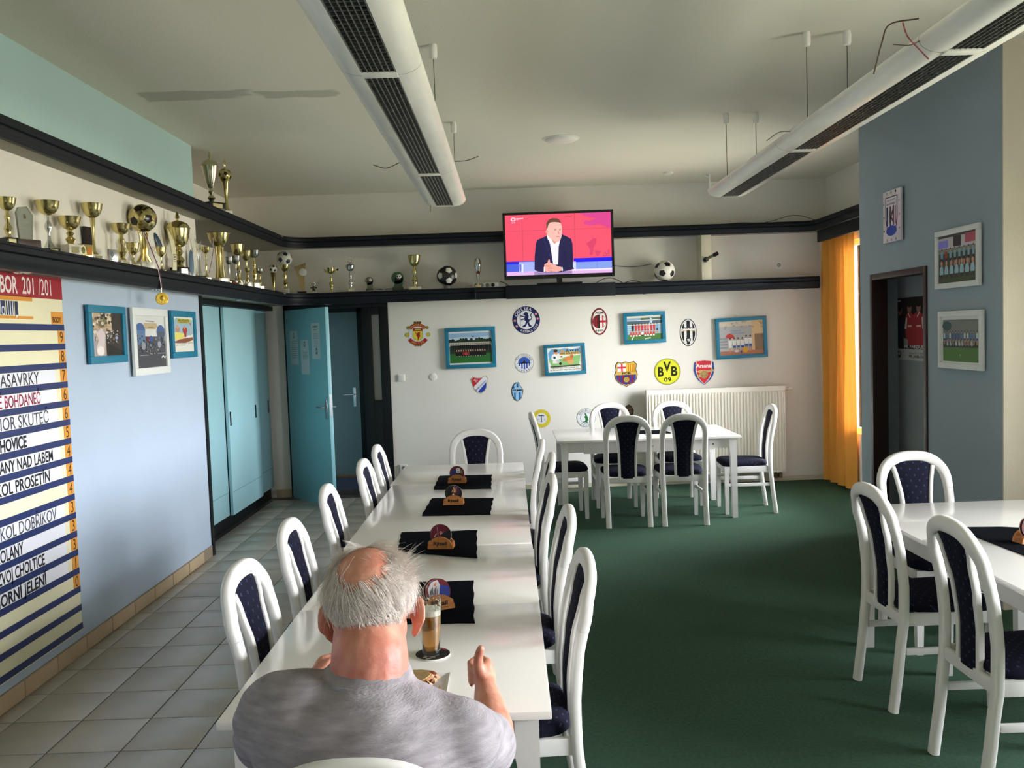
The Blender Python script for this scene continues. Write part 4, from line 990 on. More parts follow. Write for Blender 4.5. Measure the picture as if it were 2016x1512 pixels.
frame(c, ROT_BACK, w, h, .040, FRAMEBLUE, 'turquoise-framed photo of a team in red shirts', team_red(w-.08, h-.08), tilt=1.2)
c, w, h = rect_on(onY, YB-.012, 1407, 628, 1508, 621, 1511, 702, 1411, 708)
def team_signed(W_, H_):
    a = Art(W_, H_); a.rect(0, 0, 1, 1, 'd9cdb8'); a.up(); a.rect(.0, .08, .8, .85, 'b9b7b8'); a.rect(.74, .05, 1, 1, 'dcb98c'); a.rect(.80, .05, 1, .6, '8f7358'); a.rect(0, 0, 1, .12, 'b3745a'); a.poly([(.14, .50), (.16, .6), (.24, .65), (.33, .58), (.34, .5)], 'd1453e'); a.up()
    a.text('ČESKÁ', .26, .69, .5, .75, '7a9ab8', .02); a.text('SPOŘITELNA', .26, .62, .58, .68, '7a9ab8', .02)
    for k in range(34):
        x, y = (rnd.random(), rnd.choice([rnd.uniform(.8, .96), rnd.uniform(.3, .8)]))
        if y < .8 and .12 < x < .8: continue
        x = min(x, .93); a.line([(x, y), (x+.02, y+.03), (x+.03, y-.02), (x+.05, y+.02), (x+.06, y)], .005, '3a3436')
    for k in range(4): a.rect(0, .2+.09*k, .18, .25+.09*k, '98979e')
    a.up()
    for k in range(6): fig(a, .24+.092*k, .08+.01*(k > 3), .44+.05*(k > 3), 'eeeeea', '2f55a0' if k else 'e6e6e2', sx=.78)
    a.up(); a.ell(.58, .14, .06, .09, 'e0a52a', 12); a.ell(.38, .11, .05, .04, 'd8d4d4', 8); a.rect(.47, .04, .50, .12, '2744a0')
    return a
frame(c, ROT_BACK, w, h, .040, FRAMEBLUE, 'turquoise-framed signed photo of an indoor team in white shirts', team_signed(w-.08, h-.08), tilt=1.5)

# left wall -------------------------------------------------------------------
c, w, h = rect_on(onX, XL+.012, 166, 602, 243, 603, 243, 711, 173, 719)
def celebration(W_, H_):
    a = Art(W_, H_); a.rect(0, 0, 1, 1, '3b352e'); a.up(); a.rect(0, .55, .68, 1, 'b8a284'); a.rect(.66, 0, 1, 1, '3a322c'); a.rect(0, 0, .45, .62, 'a79a94'); a.rect(.3, .8, .5, 1, '7b745c'); a.rect(.52, .72, .66, 1, 'cdbf9d'); a.up()
    for k in range(90):
        x, y = rnd.random()*.72, rnd.uniform(.35, .98); a.ell(x, y, rnd.uniform(.02, .05), rnd.uniform(.02, .045), rnd.choice(['6b5a48', 'c9b49a', '8c6f56', '4b4038', 'd9cdbb', 'a98f74', '2f2a26']), 7)
    a.up(); a.poly([(.15, .02), (.12, .2), (.2, .35), (.14, .55), (.3, .62), (.42, .55), (.40, .3), (.36, .02)], 'cdbfbc'); a.rect(0, .05, .1, .5, 'a89fa6'); a.ell(.26, .12, .12, .11, 'e8dcd6', 12)
    a.up()
    for k in range(60):
        x, y = rnd.uniform(.45, .85), rnd.uniform(.3, .6); a.ell(x, y, .02, .02, rnd.choice(['8d8f92', '55564f', 'bcbcba', '3a3a36']), 6)
    a.poly([(.45, .02), (.45, .3), (.6, .26), (.98, .1), (.98, .02)], '26251f'); a.ell(.80, .42, .05, .04, '8da2c4', 8); a.up(); a.ell(.33, .74, .10, .08, '6a604c', 12); a.ell(.35, .76, .05, .04, 'c8bfa8', 10); a.line([(.2, .72), (.25, .66), (.36, .64), (.46, .70)], .02, 'a88a68')
    return a
frame(c, ROT_LEFT, w, h, .045, FRAMEBLUE, 'turquoise-framed celebration photo, first picture right of the results board', celebration(w-.09, h-.09))
c, w, h = rect_on(onX, XL+.018, 256, 606, 327, 610, 328, 734, 259, 741)
def arcade(W_, H_):
    a = Art(W_, H_); a.rect(0, 0, 1, 1, 'cfcfcb'); a.up(); a.rect(.03, .0, 1, .52, '46474b'); a.rect(.03, .3, .98, .6, '50535a'); a.ell(.17, .72, .16, .14, '4c6496', 20); a.ell(.86, .68, .15, .15, '4c6496', 20); a.rect(.03, .45, .32, .72, '5c789a'); a.rect(.72, .45, .98, .70, '55606e'); a.poly([(.3, .86), (.72, .86), (.75, .8), (.68, .74), (.35, .74), (.28, .8)], 'b9a684'); a.rect(.34, .62, .36, .74, 'e0e0da'); a.rect(.64, .62, .66, .74, 'e0e0da'); a.line([(.35, .90), (.65, .89)], .01, '5a5a58'); a.up()
    for k in range(170):
        x = rnd.uniform(.05, .97); y = .5+.3*abs(x-.5)+rnd.uniform(-.28, .02); a.ell(x, y, rnd.uniform(.012, .03), rnd.uniform(.012, .028), rnd.choice(['2c2e33', '3b3d44', '5c5f66', '2a2a2e', '8e8c88', '6a4a44', '3c4a66']), 6)
    a.up(); a.ell(.24, .42, .07, .08, '8d9096', 10); a.ell(.78, .44, .06, .07, '9a9fa8', 10); a.ell(.40, .55, .04, .05, '7b2f30', 8); a.ell(.5, .56, .05, .06, '3f5aa0', 8); a.rect(.12, .235, .4, .245, 'a8a8a8'); a.rect(.7, .26, .98, .27, 'a8a8a8'); a.line([(.84, .18), (.9, .21), (.95, .17), (.98, .2)], .02, 'e0e0e0'); a.text('VÍTEJTE', .42, .765, .62, .79, '54402c', .01)
    return a
frame(c, ROT_LEFT, w, h, .05, FRAMEWHITE, 'white-framed dark crowd photo, middle and largest of the three on the pale blue wall', arcade(w-.10, h-.10))
c, w, h = rect_on(onX, XL+.012, 332, 612, 382, 614, 382, 702, 335, 706)
def toast(W_, H_):
    a = Art(W_, H_); a.rect(0, 0, 1, 1, 'd9d8cb'); a.up(); a.poly([(.0, .55), (.03, .9), (.2, .97), (.97, .93), (.98, .5), (.6, .45)], '93b4c4'); a.poly([(.0, .28), (.3, .36), (.97, .42), (.97, .33), (.6, .26), (.1, .26)], '8a5238'); a.up(); a.poly([(.0, .55), (.3, .56), (.52, .52), (.55, .42), (.3, .36), (.0, .34)], 'd9cf6a'); a.rect(.22, .82, .85, .95, 'b8ad48'); a.up(); a.text('AFK ATLANTIC', .25, .87, .82, .93, '2c2614', .02); a.text('RESTAURACE', .33, .83, .72, .86, '4a3c20', .02)
    a.ell(.22, .64, .12, .08, 'b98a78', 12); a.ell(.22, .72, .06, .06, 'c99a80', 10); a.ell(.58, .62, .13, .09, 'b0403a', 12); a.poly([(.5, .58), (.66, .58), (.63, .42), (.55, .42)], 'a33630'); a.ell(.56, .70, .05, .05, 'c28a6a', 10); a.ell(.86, .62, .05, .17, 'a9b2b8', 12); a.ell(.87, .8, .04, .05, 'b07a68', 8); a.up()
    a.text('Ať už vyhrajem nebo ne', .15, .235, .95, .27, '2a2a2a', .015); a.text('pivo máme!', .13, .175, .55, .21, '2a2a2a', .015)
    return a
frame(c, ROT_LEFT, w, h, .045, FRAMEBLUE, 'turquoise-framed cartoon with two lines of handwriting, nearest the aqua cupboards', toast(w-.09, h-.09))

# blue wall -------------------------------------------------------------------
c, w, h = rect_on(onX, XB-.012, 1843, 459, 1930, 438, 1937, 560, 1849, 570)
def team_sky(W_, H_):
    a = Art(W_, H_); a.rect(0, 0, 1, 1, '4a4a40'); a.up(); a.rect(0, .72, 1, .95, 'c9bfc4'); a.rect(0, .74, .26, .9, '8a86e0'); a.rect(.4, .74, .6, .95, '3a3436'); a.rect(.7, .78, .97, .97, 'b8586a'); a.rect(0, .62, 1, .72, '7f867c'); a.rect(0, 0, 1, .2, '4a5238'); a.up()
    for k in range(8): fig(a, .09+.117*k, .34, .40, 'b03a34' if k == 1 else '7fa9b8', '2a3038', sx=.8)
    a.up()
    for k in range(7): fig(a, .08+.135*k, .10, .46, '9dc0cc', '3a3c38', kneel=True)
    return a
frame(c, ROT_RIGHT, w, h, .035, FRAMEWHITE, 'upper white-framed team photo in sky blue shirts on the blue wall', team_sky(w-.07, h-.07))
c, w, h = rect_on(onX, XB-.012, 1850, 613, 1938, 610, 1941, 729, 1855, 725)
def team_field(W_, H_):
    a = Art(W_, H_); a.rect(0, 0, 1, 1, 'd9dcd8'); a.up(); a.rect(.03, .04, .97, .93, '6f7670'); a.up(); a.rect(.03, .66, .97, .9, '7d7f7c'); a.ell(.14, .8, .13, .1, '3c5a58', 12); a.rect(.03, .04, .97, .36, '507a3a'); a.rect(.03, .34, .97, .46, '3a4436'); a.up()
    for k in range(12): fig(a, .07+.078*k, .40, .30, rnd.choice(['3f5fa0', '5c7fb4', 'c8cfd4', '3a5898']), '34508c', sx=.75)
    a.up()
    for k in range(9): fig(a, .16+.08*k, .34, .22, rnd.choice(['a9b6bc', '8c6f66', 'b9c2c6']), '4a4c44', kneel=True)
    a.ell(.5, .18, .012, .014, 'e8e8e0', 6); return a
frame(c, ROT_RIGHT, w, h, .035, FRAMEWHITE, 'lower white-framed team photo with a wide green pitch on the blue wall', team_field(w-.07, h-.07))
# club clock
c, w, h = rect_on(onX, XB-.015, 1738, 382, 1773, 371, 1782, 470, 1748, 478)
ck = empty('wall_clock', c, label='rectangular wall clock with a striped club shield, high on the blue wall', cat='clock', rot=ROT_RIGHT)
MB().box((-w/2, -h/2, 0), (w/2, h/2, .018), bev=.004).build('body', mat('clock_face_white', 'd8d0da', .18, coat=.5), ck)
a = Art(w, h)
sh = [(.16, .88), (.84, .88), (.84, .45), (.78, .3), (.66, .2), (.5, .13), (.34, .2), (.22, .3), (.16, .45)]
a.poly(sh, '2a2c34'); a.up(); a.poly([(.5+(x-.5)*.88, .5+(y-.5)*.95) for x, y in sh], 'e6e2ea'); a.up()
a.text('AFK ATLANTIC', .24, .79, .76, .83, '6a4a60', .02); a.text('BOHDANEČ', .24, .72, .76, .77, '6a4a60', .02)
for x in (.22, .40, .58): a.rect(x, .24 if x == .4 else .32, x+.09, .69, '34386a' if x < .3 else '7a4a6a')
a.rect(.71, .34, .76, .69, '9a4a7a'); a.up(); a.ell(.50, .22, .30, .10, '2f4ab0', 20); a.up(); a.text('K', .4, .38, .66, .6, '4a3040', .02)
a.build('print', ck, (0, 0, .0182))
a = Art(w, h)
for n in range(12):
    t = pi/2-2*pi*(n+1)/12; x = .5+.43*cos(t)/max(abs(cos(t)), abs(sin(t))); y = .5+.455*sin(t)/max(abs(cos(t)), abs(sin(t))); a.text(str(n+1), x-.035, y-.022, x+.035, y+.022, '2a2630', .03)
a.build('numerals', ck, (0, 0, .0186))
hd = MB(); 
for ang, L_, wd in ((R(-32), .10, .008), (R(150), .07, .006)): hd.add([(-wd*cos(ang), -wd*sin(ang), .021), (wd*cos(ang), wd*sin(ang), .021), (-sin(ang)*L_, cos(ang)*L_, .021)], [(0, 1, 2)])
hd.lathe([(.006, .018), (.006, .023)], 10); hd.build('hands', BLACKP, ck)
# poster in the passage
p0 = onX(1759, 588, 3.115); p1 = onX(1826, 712, 3.115)
ph = p0.z-p1.z; pw = .62
a = Art(pw, ph)
a.rect(0, .18, 1, 1, '2a2220'); a.rect(0, 0, 1, .18, 'b9b8b4'); a.up()
a.poly([(0, .25), (0, .62), (.12, .70), (.24, .66), (.26, .4), (.22, .27)], '17233c'); a.ell(.17, .80, .07, .08, '8a6656', 12); a.ell(.15, .84, .07, .06, '1a1412', 10)
a.poly([(.34, .24), (.32, .5), (.34, .72), (.44, .78), (.54, .72), (.56, .24)], 'a3383a'); a.poly([(.56, .24), (.54, .72), (.66, .78), (.80, .72), (.82, .5), (.80, .24)], 'a3383a'); a.up(); a.poly([(.30, .50), (.34, .68), (.38, .68), (.36, .5)], 'c9bdb8'); a.poly([(.78, .5), (.76, .68), (.82, .68), (.84, .5)], 'c9bdb8')
a.ell(.44, .83, .06, .075, '9a7262', 12); a.ell(.68, .83, .06, .075, '9a7262', 12); a.ell(.44, .88, .06, .04, '2a1c18', 10); a.ell(.68, .88, .06, .04, '2a1c18', 10); a.line([(.40, .75), (.46, .68)], .015, 'd8cfc9'); a.line([(.64, .69), (.71, .76)], .015, 'd8cfc9'); a.rect(.40, .53, .50, .56, 'd8b8b0'); a.rect(.62, .53, .74, .56, 'd8b8b0'); a.poly([(.28, .2), (.27, .36), (.40, .33), (.39, .22)], '8d9494')
a.up(); a.rect(.06, .94, .2, .965, 'c8c8c8'); a.text('FK PARDUBICE', .30, .19, .97, .245, 'cfcfcf', .03); a.text('FK JABLONEC', .42, .035, .96, .085, '222222', .03); a.text('Sobota 25. 5. 2019 v 16:00', .42, .105, .96, .13, '333333', .01)
a.ell(.14, .09, .06, .06, '4a4c50', 14); a.up(); a.ell(.15, .10, .03, .035, 'b0b0b0', 10); a.ell(.16, .06, .02, .02, '222222', 8)
po = a.build('poster', None, (3.1185, p0.y-pw/2, (p0.z+p1.z)/2), ROT_RIGHT); tag(po, 'match poster with players in red shirts inside the dark doorway', 'poster')
po.location.x = 3.1185

# ------------------------------------------------------------------ results board on the left wall
SB0, SB1 = 3.42, 4.832
zt = 2.106; zb = .137
board = empty('results_board', (XL, SB1, 0), label='big league results board with blue strips and club names on the left wall', cat='board')
def lb(o): o.matrix_parent_inverse = Matrix.Translation(-Vector(board.location)); return o
lb(MB().box((XL+.001, SB0, zb), (XL+.010, SB1, zt), bev=.001).build('panel', mat('board_cream', 'e9e2bd', .5, var=.03), board))
v_top = onX(117, 540, XL+.014).z
# header
zh = onX(118, 590, XL+.014).z
lb(MB().box((XL+.010, SB0, zh), (XL+.013, SB1, zt+.001)).build('header', mat('board_red', '9c1524', .4), board))
def wall_text(t, sub, u0, u1, v, zc_h, col, bold=0.0, off=.0146, nm='lettering'):
    """lettering whose visible part `sub` spans the surveyed columns u0..u1"""
    x = XL+off; y0 = onX(u0, v, x).y; y1 = onX(u1, v, x).y; z = onX((u0+u1)/2, v, x).z
    vs, fs, bb = tmesh(t, bold); _, _, bs = tmesh(sub, bold)
    k = (y1-y0)/(bs[2]-bs[0]); capb = tmesh('H', bold)[2]; kz = zc_h/(capb[3]-capb[1])
    pts = [(x, y1+(vx-bb[2])*k, z+(vy-.355)*kz) for vx, vy in vs]
    keep = [f for f in fs if min(pts[i][1] for i in f) > SB0+.01]
    me = bpy.data.meshes.new(nm); me.from_pydata(pts, [], keep); me.materials.append(ink(col)); o = bpy.data.objects.new(nm, me); COL.objects.link(o); o.parent = board; lb(o); return o
wall_text('PŘEBOR', 'BOR', 0, 34, 559, .085, 'e8d8d6', .02)
wall_text('201', '201', 43, 66, 562, .085, 'e8d8d6', .01); wall_text('/201', '/201', 75, 100, 565, .085, 'e8d8d6', .0)
zr = lambda u, v: onX(u, v, XL+.012).z
ye = onX(63, 590, XL+.012).y
for (va, vb) in ((585, 593.5), (623, 628.5)): lb(MB().box((XL+.010, SB0, zr(62, vb)), (XL+.013, ye, zr(62, va))).build('orange_strip', mat('board_orange', 'd88f28', .5), board))
plate = mat('board_navy_plate', '1b2a55', .4)
y_ = lambda u, v: onX(u, v, XL+.012).y
for (u0, u1) in ((-30, 10), (13, 27), (30, 35)): lb(MB().box((XL+.010, y_(u0, 606), zr(30, 620)), (XL+.0135, y_(u1, 606), zr(30, 593))).build('letter_plate', plate, board))
wall_text('kolo', 'lo', 0, 9.5, 606, .07, 'd8dce4', .0, .0150); wall_text('III', 'III', 15, 26, 606, .07, 'd8dce4', .0, .0150); wall_text('.', '.', 31, 34, 611, .07, 'd8dce4', .02, .0150)
zs0 = zr(125, 645); zs1 = zr(157, 1234.5); per = (zs0-zs1)/16
NAVY = mat('board_blue_strip', '12265c', .4); OR = mat('board_orange', 'd88f28', .5); PLW = mat('board_name_plate', 'e4e4ea', .4)
b0 = lb(MB().box((XL+.010, SB1-.125, zs0+.018), (XL+.0130, SB1-.006, zs0+.085)).build('orange_tab', OR, board)); wall_text('BODY', 'BODY', 104, 120, 629.5, .030, '3a2a14', .01)
rows = [('9', None), ('8', None), ('7', ('NASAVRKY', 'ASAVRKY', 0, 77, '2a2c34', 0, .062)), ('6', ('LÁZNĚ BOHDANEČ', 'BOHDANEČ', 9, 80, '8f2440', .012, .060)), ('6', ('JUNIOR SKUTEČ', 'SKUTEČ', 36, 96, '44464e', -.0, .062)),
        ('5', ('OUCHOVICE', 'HOVICE', 0, 53, '16181f', .03, .062)), ('4', ('ŘEČANY NAD LABEM', 'ANY NAD LABEM', -2, 105, '16181f', .02, .058)), ('4', ('SOKOL PROSETÍN', 'PROSETÍN', 30, 99, '16181f', .02, .060)), ('4', None),
        ('3', ('SOKOL DOBŘÍKOV', 'DOBŘÍKOV', 37, 112, '44464e', 0, .062)), ('3', ('HOLANY', 'OLANY', 0, 47, '16181f', .02, .062)), ('3', ('ROZVOJ CHOLTICE', 'CHOLTICE', 29, 89, '16181f', .02, .060)), ('1', ('HORNÍ JELENÍ', 'JELENÍ', 46, 93, '16181f', .025, .060)), ('0', None), (None, None), (None, None)]
for i in range(17):
    z = zs0-per*i; lb(MB().box((XL+.010, SB0, z-.017), (XL+.0135, SB1, z+.017)).build('blue_strip', NAVY, board))
for i, (num, nm) in enumerate(rows):
    zc_ = zs0-per*(i+.5); hh = per/2-.018
    if num:
        lb(MB().box((XL+.010, SB1-.068, zc_-hh), (XL+.0128, SB1-.002, zc_+hh)).build('number_tab', OR, board))
        vs, fs, bb = tmesh(num, .0); k = .060/(bb[3]-bb[1]); me = bpy.data.meshes.new('numeral'); me.from_pydata([(XL+.0132, SB1-.036+(x-(bb[0]+bb[2])/2)*k*.9, zc_+(y-(bb[1]+bb[3])/2)*k) for x, y in vs], [], fs); me.materials.append(ink('3a2a14')); o = bpy.data.objects.new('numeral', me); COL.objects.link(o); o.parent = board; lb(o)
    if nm or i in (10,):
        lb(MB().box((XL+.010, SB0, zc_-hh+.001), (XL+.0125, SB1-.12, zc_+hh-.001)).build('name_plate', PLW, board))
    if nm:
        t, sub, u0, u1, col, bd, ch = nm
        # row position at this column
        x = XL+.0135; mid = (u0+u1)/2
        lo_, hi_ = 400., 1500.
        for _ in range(40):
            mv = (lo_+hi_)/2
            if onX(mid, mv, x).z > zc_: lo_ = mv
            else: hi_ = mv
        wall_text(t, sub, u0, u1, mv, ch, col, bd, .0135)

# ------------------------------------------------------------------ club crests stuck on the back wall
def crest(u, v, wpx, hpx, a_fn, label, tilt=0):
    p = onY(u, v, YB-.002); k = 9.546/FPX; w, h = wpx*k, hpx*k
    a = Art(w, h); a_fn(a); rot = ROT_BACK
    o = a.build('wall_crest', None, p, rot)
    if tilt: o.rotation_euler = (Matrix.Rotation(R(90), 3, 'X') @ Matrix.Rotation(R(tilt), 3, 'Z')).to_euler()
    # thin card body so that the sticker has an edge
    return tag(o, label, 'crest')
def lion(a, cx, cy, s, c, flip=1):
    T = lambda pts: [(cx+x*s*flip, cy+y*s) for x, y in pts]
    a.poly(T([(-.05, .30), (.10, .34), (.16, .22), (.12, .10), (.20, -.02), (.14, -.18), (.02, -.10), (-.10, -.02), (-.10, .12)]), c)
    a.ell(cx+.0*s, cy+.36*s, .12*s, .11*s, c, 12); a.poly(T([(-.1, .38), (-.2, .34), (-.1, .30)]), c)
    a.poly(T([(-.08, .16), (-.34, .22), (-.36, .28), (-.30, .28), (-.08, .22)]), c); a.poly(T([(-.08, .04), (-.30, -.02), (-.32, .04), (-.08, .12)]), c)
    a.poly(T([(.12, -.05), (.20, -.25), (.30, -.34), (.30, -.42), (.16, -.42), (.10, -.28), (.04, -.10)]), c); a.poly(T([(0, -.05), (-.08, -.26), (-.22, -.34), (-.24, -.42), (-.06, -.40), (.06, -.20), (.12, -.08)]), c)
    a.line(T([(.14, -.02), (.28, .02), (.34, .16), (.24, .26), (.34, .38)]), .035, c); a.line(T([(-.34, .48), (-.36, -.36)]), .022, c); a.ring(cx-.34*s*flip, cy+.46*s, .03*s, .03*s, .07*s, .07*s, c, n=10)
def c_manu(a):
    Y_, RD_ = 'c9ae38', 'a3241c'
    a.ell(.5, .48, .36, .36, 'dcdcde', 30)
    for x in (.40, .5, .6): a.ell(x, .95, .05, .045, '5a4a2a', 8); a.ell(x, .03, .05, .035, '6a5a2a', 8)
    a.ell(.12, .74, .07, .07, '8a8a3a', 8); a.ell(.88, .74, .07, .07, '8a8a3a', 8); a.up()
    a.poly([(.31, .72), (.69, .72), (.69, .34), (.60, .25), (.5, .20), (.40, .25), (.31, .34)], 'e0cc3e'); a.rect(.31, .62, .69, .72, RD_); a.up(); a.poly([(.38, .64), (.62, .64), (.60, .70), (.5, .69), (.40, .70)], Y_); a.line([(.31, .615), (.69, .615)], .015, '3a2a14'); a.line([(.31, .72), (.31, .34), (.5, .20), (.69, .34), (.69, .72)], .012, '6a5a1a')
    a.poly([(.42, .57), (.46, .50), (.50, .56), (.55, .55), (.60, .58), (.58, .48), (.60, .40), (.55, .34), (.52, .24), (.49, .24), (.49, .36), (.44, .42), (.45, .50)], RD_); a.line([(.38, .56), (.42, .55), (.45, .48)], .025, RD_)
    a.up(); a.ring(.5, .47, .32, .32, .45, .45, '6a4a14', 38, 142); a.ring(.5, .50, .32, .32, .47, .47, '6a4a14', 212, 328); a.up(); a.ring(.5, .47, .33, .33, .44, .44, RD_, 38, 142); a.ring(.5, .50, .33, .33, .455, .455, RD_, 212, 328); a.up()
    a.arctext('MANCHESTER', .5, .47, .385, 136, 44, .075, 'e8b45c', .01, ry=.385); a.arctext('UNITED', .5, .50, .392, 238, 302, .085, 'e8b45c', .01, flip=True, ry=.392)
    for x in (.08, .92): a.ell(x, .46, .082, .082, '6f6a28', 14)
    a.up()
    for x in (.08, .92): a.ell(x, .46, .07, .07, 'c9b532', 14)
crest(822.5, 657, 49, 49, c_manu, 'round red and yellow crest with a devil, nearest the dark door frame', -1)
def c_chelsea(a):
    a.ell(.5, .5, .5, .5, '151d55', 40); a.up(); a.ell(.5, .5, .34, .34, 'e2e2e4', 36); a.up(); lion(a, .50, .50, .62, '151d55')
    a.arctext('CHELSEA', .5, .5, .415, 152, 68, .115, 'e6e6ea', .02, ry=.415); a.arctext('FOOTBALL CLUB', .5, .5, .42, 243, 335, .085, 'd8d8e0', .01, flip=True, ry=.42)
    for t in (30, 5, 182, 212): a.ell(.5+.415*cos(R(t)), .5+.415*sin(R(t)), .05, .05, 'c8707c', 12)
    a.up()
    for t in (30, 5, 182, 212): a.ell(.5+.415*cos(R(t)), .5+.415*sin(R(t)), .02, .02, 'e8c8c8', 8)
crest(1036, 630, 54, 54, c_chelsea, 'round navy and white crest with a blue lion, above the round half-blue crest')
def c_milan(a):
    a.ell(.5, .5, .5, .5, '1a0c0e', 40); a.up(); a.ell(.5, .5, .48, .487, '7c1822', 40); a.up(); a.ell(.5, .5, .415, .44, 'e6e0d8', 40); a.up()
    a.ell(.5, .5, .415, .26, '1a1214', 36); a.up()
    for k, x in enumerate((.11, .20, .29, .38)): 
        hh = .25*math.sqrt(max(0, 1-((x+.02-.5)/.41)**2)); a.rect(x, .5-hh, x+.05, .5+hh, 'a32430')
    a.poly([(.53, .5-.26), (.70, .5-.225), (.86, .38), (.905, .5), (.86, .62), (.70, .5+.225), (.53, .5+.26)], 'e8e0d8'); a.up(); a.rect(.53, .46, .90, .54, 'b32230'); a.rect(.67, .28, .75, .72, 'b32230'); a.up()
    a.text('ACM', .27, .785, .73, .87, '1c1416', .03); a.text('1899', .30, .13, .70, .205, '1c1416', .02)
crest(1180, 633, 32.5, 53, c_milan, 'tall oval red and black striped crest with a white border')
def c_juve(a):
    a.ell(.5, .5, .5, .5, '17171a', 40); a.up(); a.ell(.5, .5, .455, .47, 'e4e2de', 40); a.up(); a.ell(.5, .5, .41, .44, '17171a', 40); a.up()
    for x0, x1 in ((.25, .40), (.60, .75)):
        h0 = .44*math.sqrt(1-((x0-.5)/.41)**2); h1 = .44*math.sqrt(1-((x1-.5)/.41)**2); a.poly([(x0, .5-h0), (x1, .5-h1), (x1, .5+h1), (x0, .5+h0)], 'e4e2de')
    a.poly([(.12, .64), (.5, .67), (.88, .64), (.9, .56), (.5, .60), (.1, .56)], 'e4e2de'); a.poly([(.09, .55), (.5, .595), (.91, .55), (.91, .53), (.5, .575), (.09, .53)], 'c9a050'); a.up()
    a.text('JUVENTUS', .13, .60, .87, .70, '17171a', .03); a.poly([(.36, .29), (.64, .29), (.64, .2), (.5, .13), (.36, .2)], '17171a'); a.line([(.38, .33), (.44, .37), (.5, .33), (.56, .37), (.62, .33)], .03, '17171a'); a.up(); a.poly([(.42, .26), (.56, .27), (.58, .2), (.5, .16), (.50, .22), (.43, .20)], 'e4e2de')
crest(1355, 654.5, 33, 54, c_juve, 'tall oval black and white striped crest right of the red team photo')
def c_lib(a):
    a.ell(.5, .5, .5, .5, '15181f', 40); a.up(); a.ell(.5, .5, .485, .485, 'e0e0e2', 40); a.up(); a.ell(.5, .5, .33, .33, '2f57b0', 36); a.up()
    a.poly([(.5+.33*cos(R(t)), .5+.33*sin(R(t))) for t in range(178, 364, 6)], 'e4e4e8'); a.up()
    for x0, x1 in ((.2, .28), (.34, .42), (.47, .55), (.60, .68), (.74, .80)):
        h0 = .33*math.sqrt(max(0, 1-((max(abs(x0-.5), abs(x1-.5)))/.33)**2)); a.rect(x0, .5-h0, x1, .48, '2f57b0')
    a.up(); a.poly([(.08, .48), (.3, .52), (.43, .56), (.47, .62), (.50, .70), (.53, .62), (.57, .56), (.7, .52), (.92, .48), (.7, .475), (.3, .475)], '12151c')
    a.arctext('FC SLOVAN', .5, .5, .41, 150, 25, .10, '1b1e26', .005, ry=.41); a.arctext('LIBEREC', .5, .5, .415, 215, 325, .10, '1b1e26', .005, flip=True, ry=.415)
crest(1032, 715, 37, 37, c_lib, 'round white crest with a blue half and black peak, below the navy lion crest')
def c_banik(a):
    s = [(.0, .78), (.12, .97), (.34, .90), (.5, .89), (.66, .93), (.86, 1.0), (1.0, .84), (.93, .6), (.90, .35), (.78, .14), (.56, .0), (.34, .08), (.16, .28), (.10, .52)]
    a.poly(s, 'b8a878'); a.up(); S = [(.5+(x-.5)*.93, .5+(y-.5)*.93) for x, y in s]; a.poly(S, 'e4e2e6'); a.up()
    a.poly([(.05, .77), (.15, .92), (.34, .86), (.5, .85), (.68, .89), (.14, .38)], 'b8242e'); a.poly([(.88, .64), (.86, .36), (.75, .17), (.56, .05), (.38, .12)], '2344a8'); a.up()
    a.text('FC', .18, .66, .40, .80, 'f0e8e8', .0, -25); a.text('BANÍK OSTRAVA', .16, .415, .96, .52, '26449c', .015, 43)
crest(944.5, 757.5, 35, 36, c_banik, 'shield crest split diagonally red, white and blue, below the black team photo')
def c_fkmb(a):
    s = [(.5, 1), (.66, .97), (.72, .84), (.90, .70), (1.0, .55), (.94, .35), (.80, .12), (.5, 0), (.22, .12), (.05, .38), (.02, .62), (.18, .86)]
    a.poly(s, '10202c'); a.up(); S = [(.5+(x-.5)*.9, .5+(y-.5)*.94) for x, y in s]; a.poly(S, '9cc4e0'); a.up()
    a.poly([(.22, .16), (.36, .08), (.36, .46), (.22, .44)], '2a6aa4'); a.poly([(.60, .47), (.60, .07), (.78, .16), (.78, .46)], '2a6aa4'); a.poly([(.44, .90), (.44, .72), (.60, .72), (.60, .93)], '2a5a90'); a.poly([(.14, .76), (.24, .84), (.28, .68), (.12, .66)], '2a5a90'); a.up()
    a.text('FKMB', .12, .52, .92, .62, '10141c', .04); a.ring(.5, .5, .44, .46, .47, .49, '10202c', 100, 260)
crest(1018.5, 771, 24, 38, c_fkmb, 'small pale blue crest with a curling edge, below the round half-blue crest')
def c_teplice(a):
    a.ell(.5, .5, .5, .5, 'cfae2c', 40); a.up(); a.ell(.5, .5, .48, .48, 'd9c83c', 40); a.up(); a.ell(.5, .5, .30, .30, 'dcdcde', 32); a.up()
    a.text('T', .36, .32, .64, .68, '25305c', -.005); a.rect(.34, .63, .66, .66, '25305c'); a.rect(.43, .32, .57, .345, '25305c'); a.text('F', .28, .38, .36, .5, '8a90a8', 0); a.text('K', .65, .38, .74, .5, '8a90a8', 0)
    a.arctext('FOTBALOVÝ KLUB', .5, .5, .39, 165, 15, .08, 'b49a20', 0, ry=.39); a.arctext('TEPLICE', .5, .5, .39, 215, 325, .10, 'b49a20', 0, flip=True, ry=.39)
crest(1066, 824, 36, 36, c_teplice, 'round yellow ring crest with a large letter T, low on the wall')
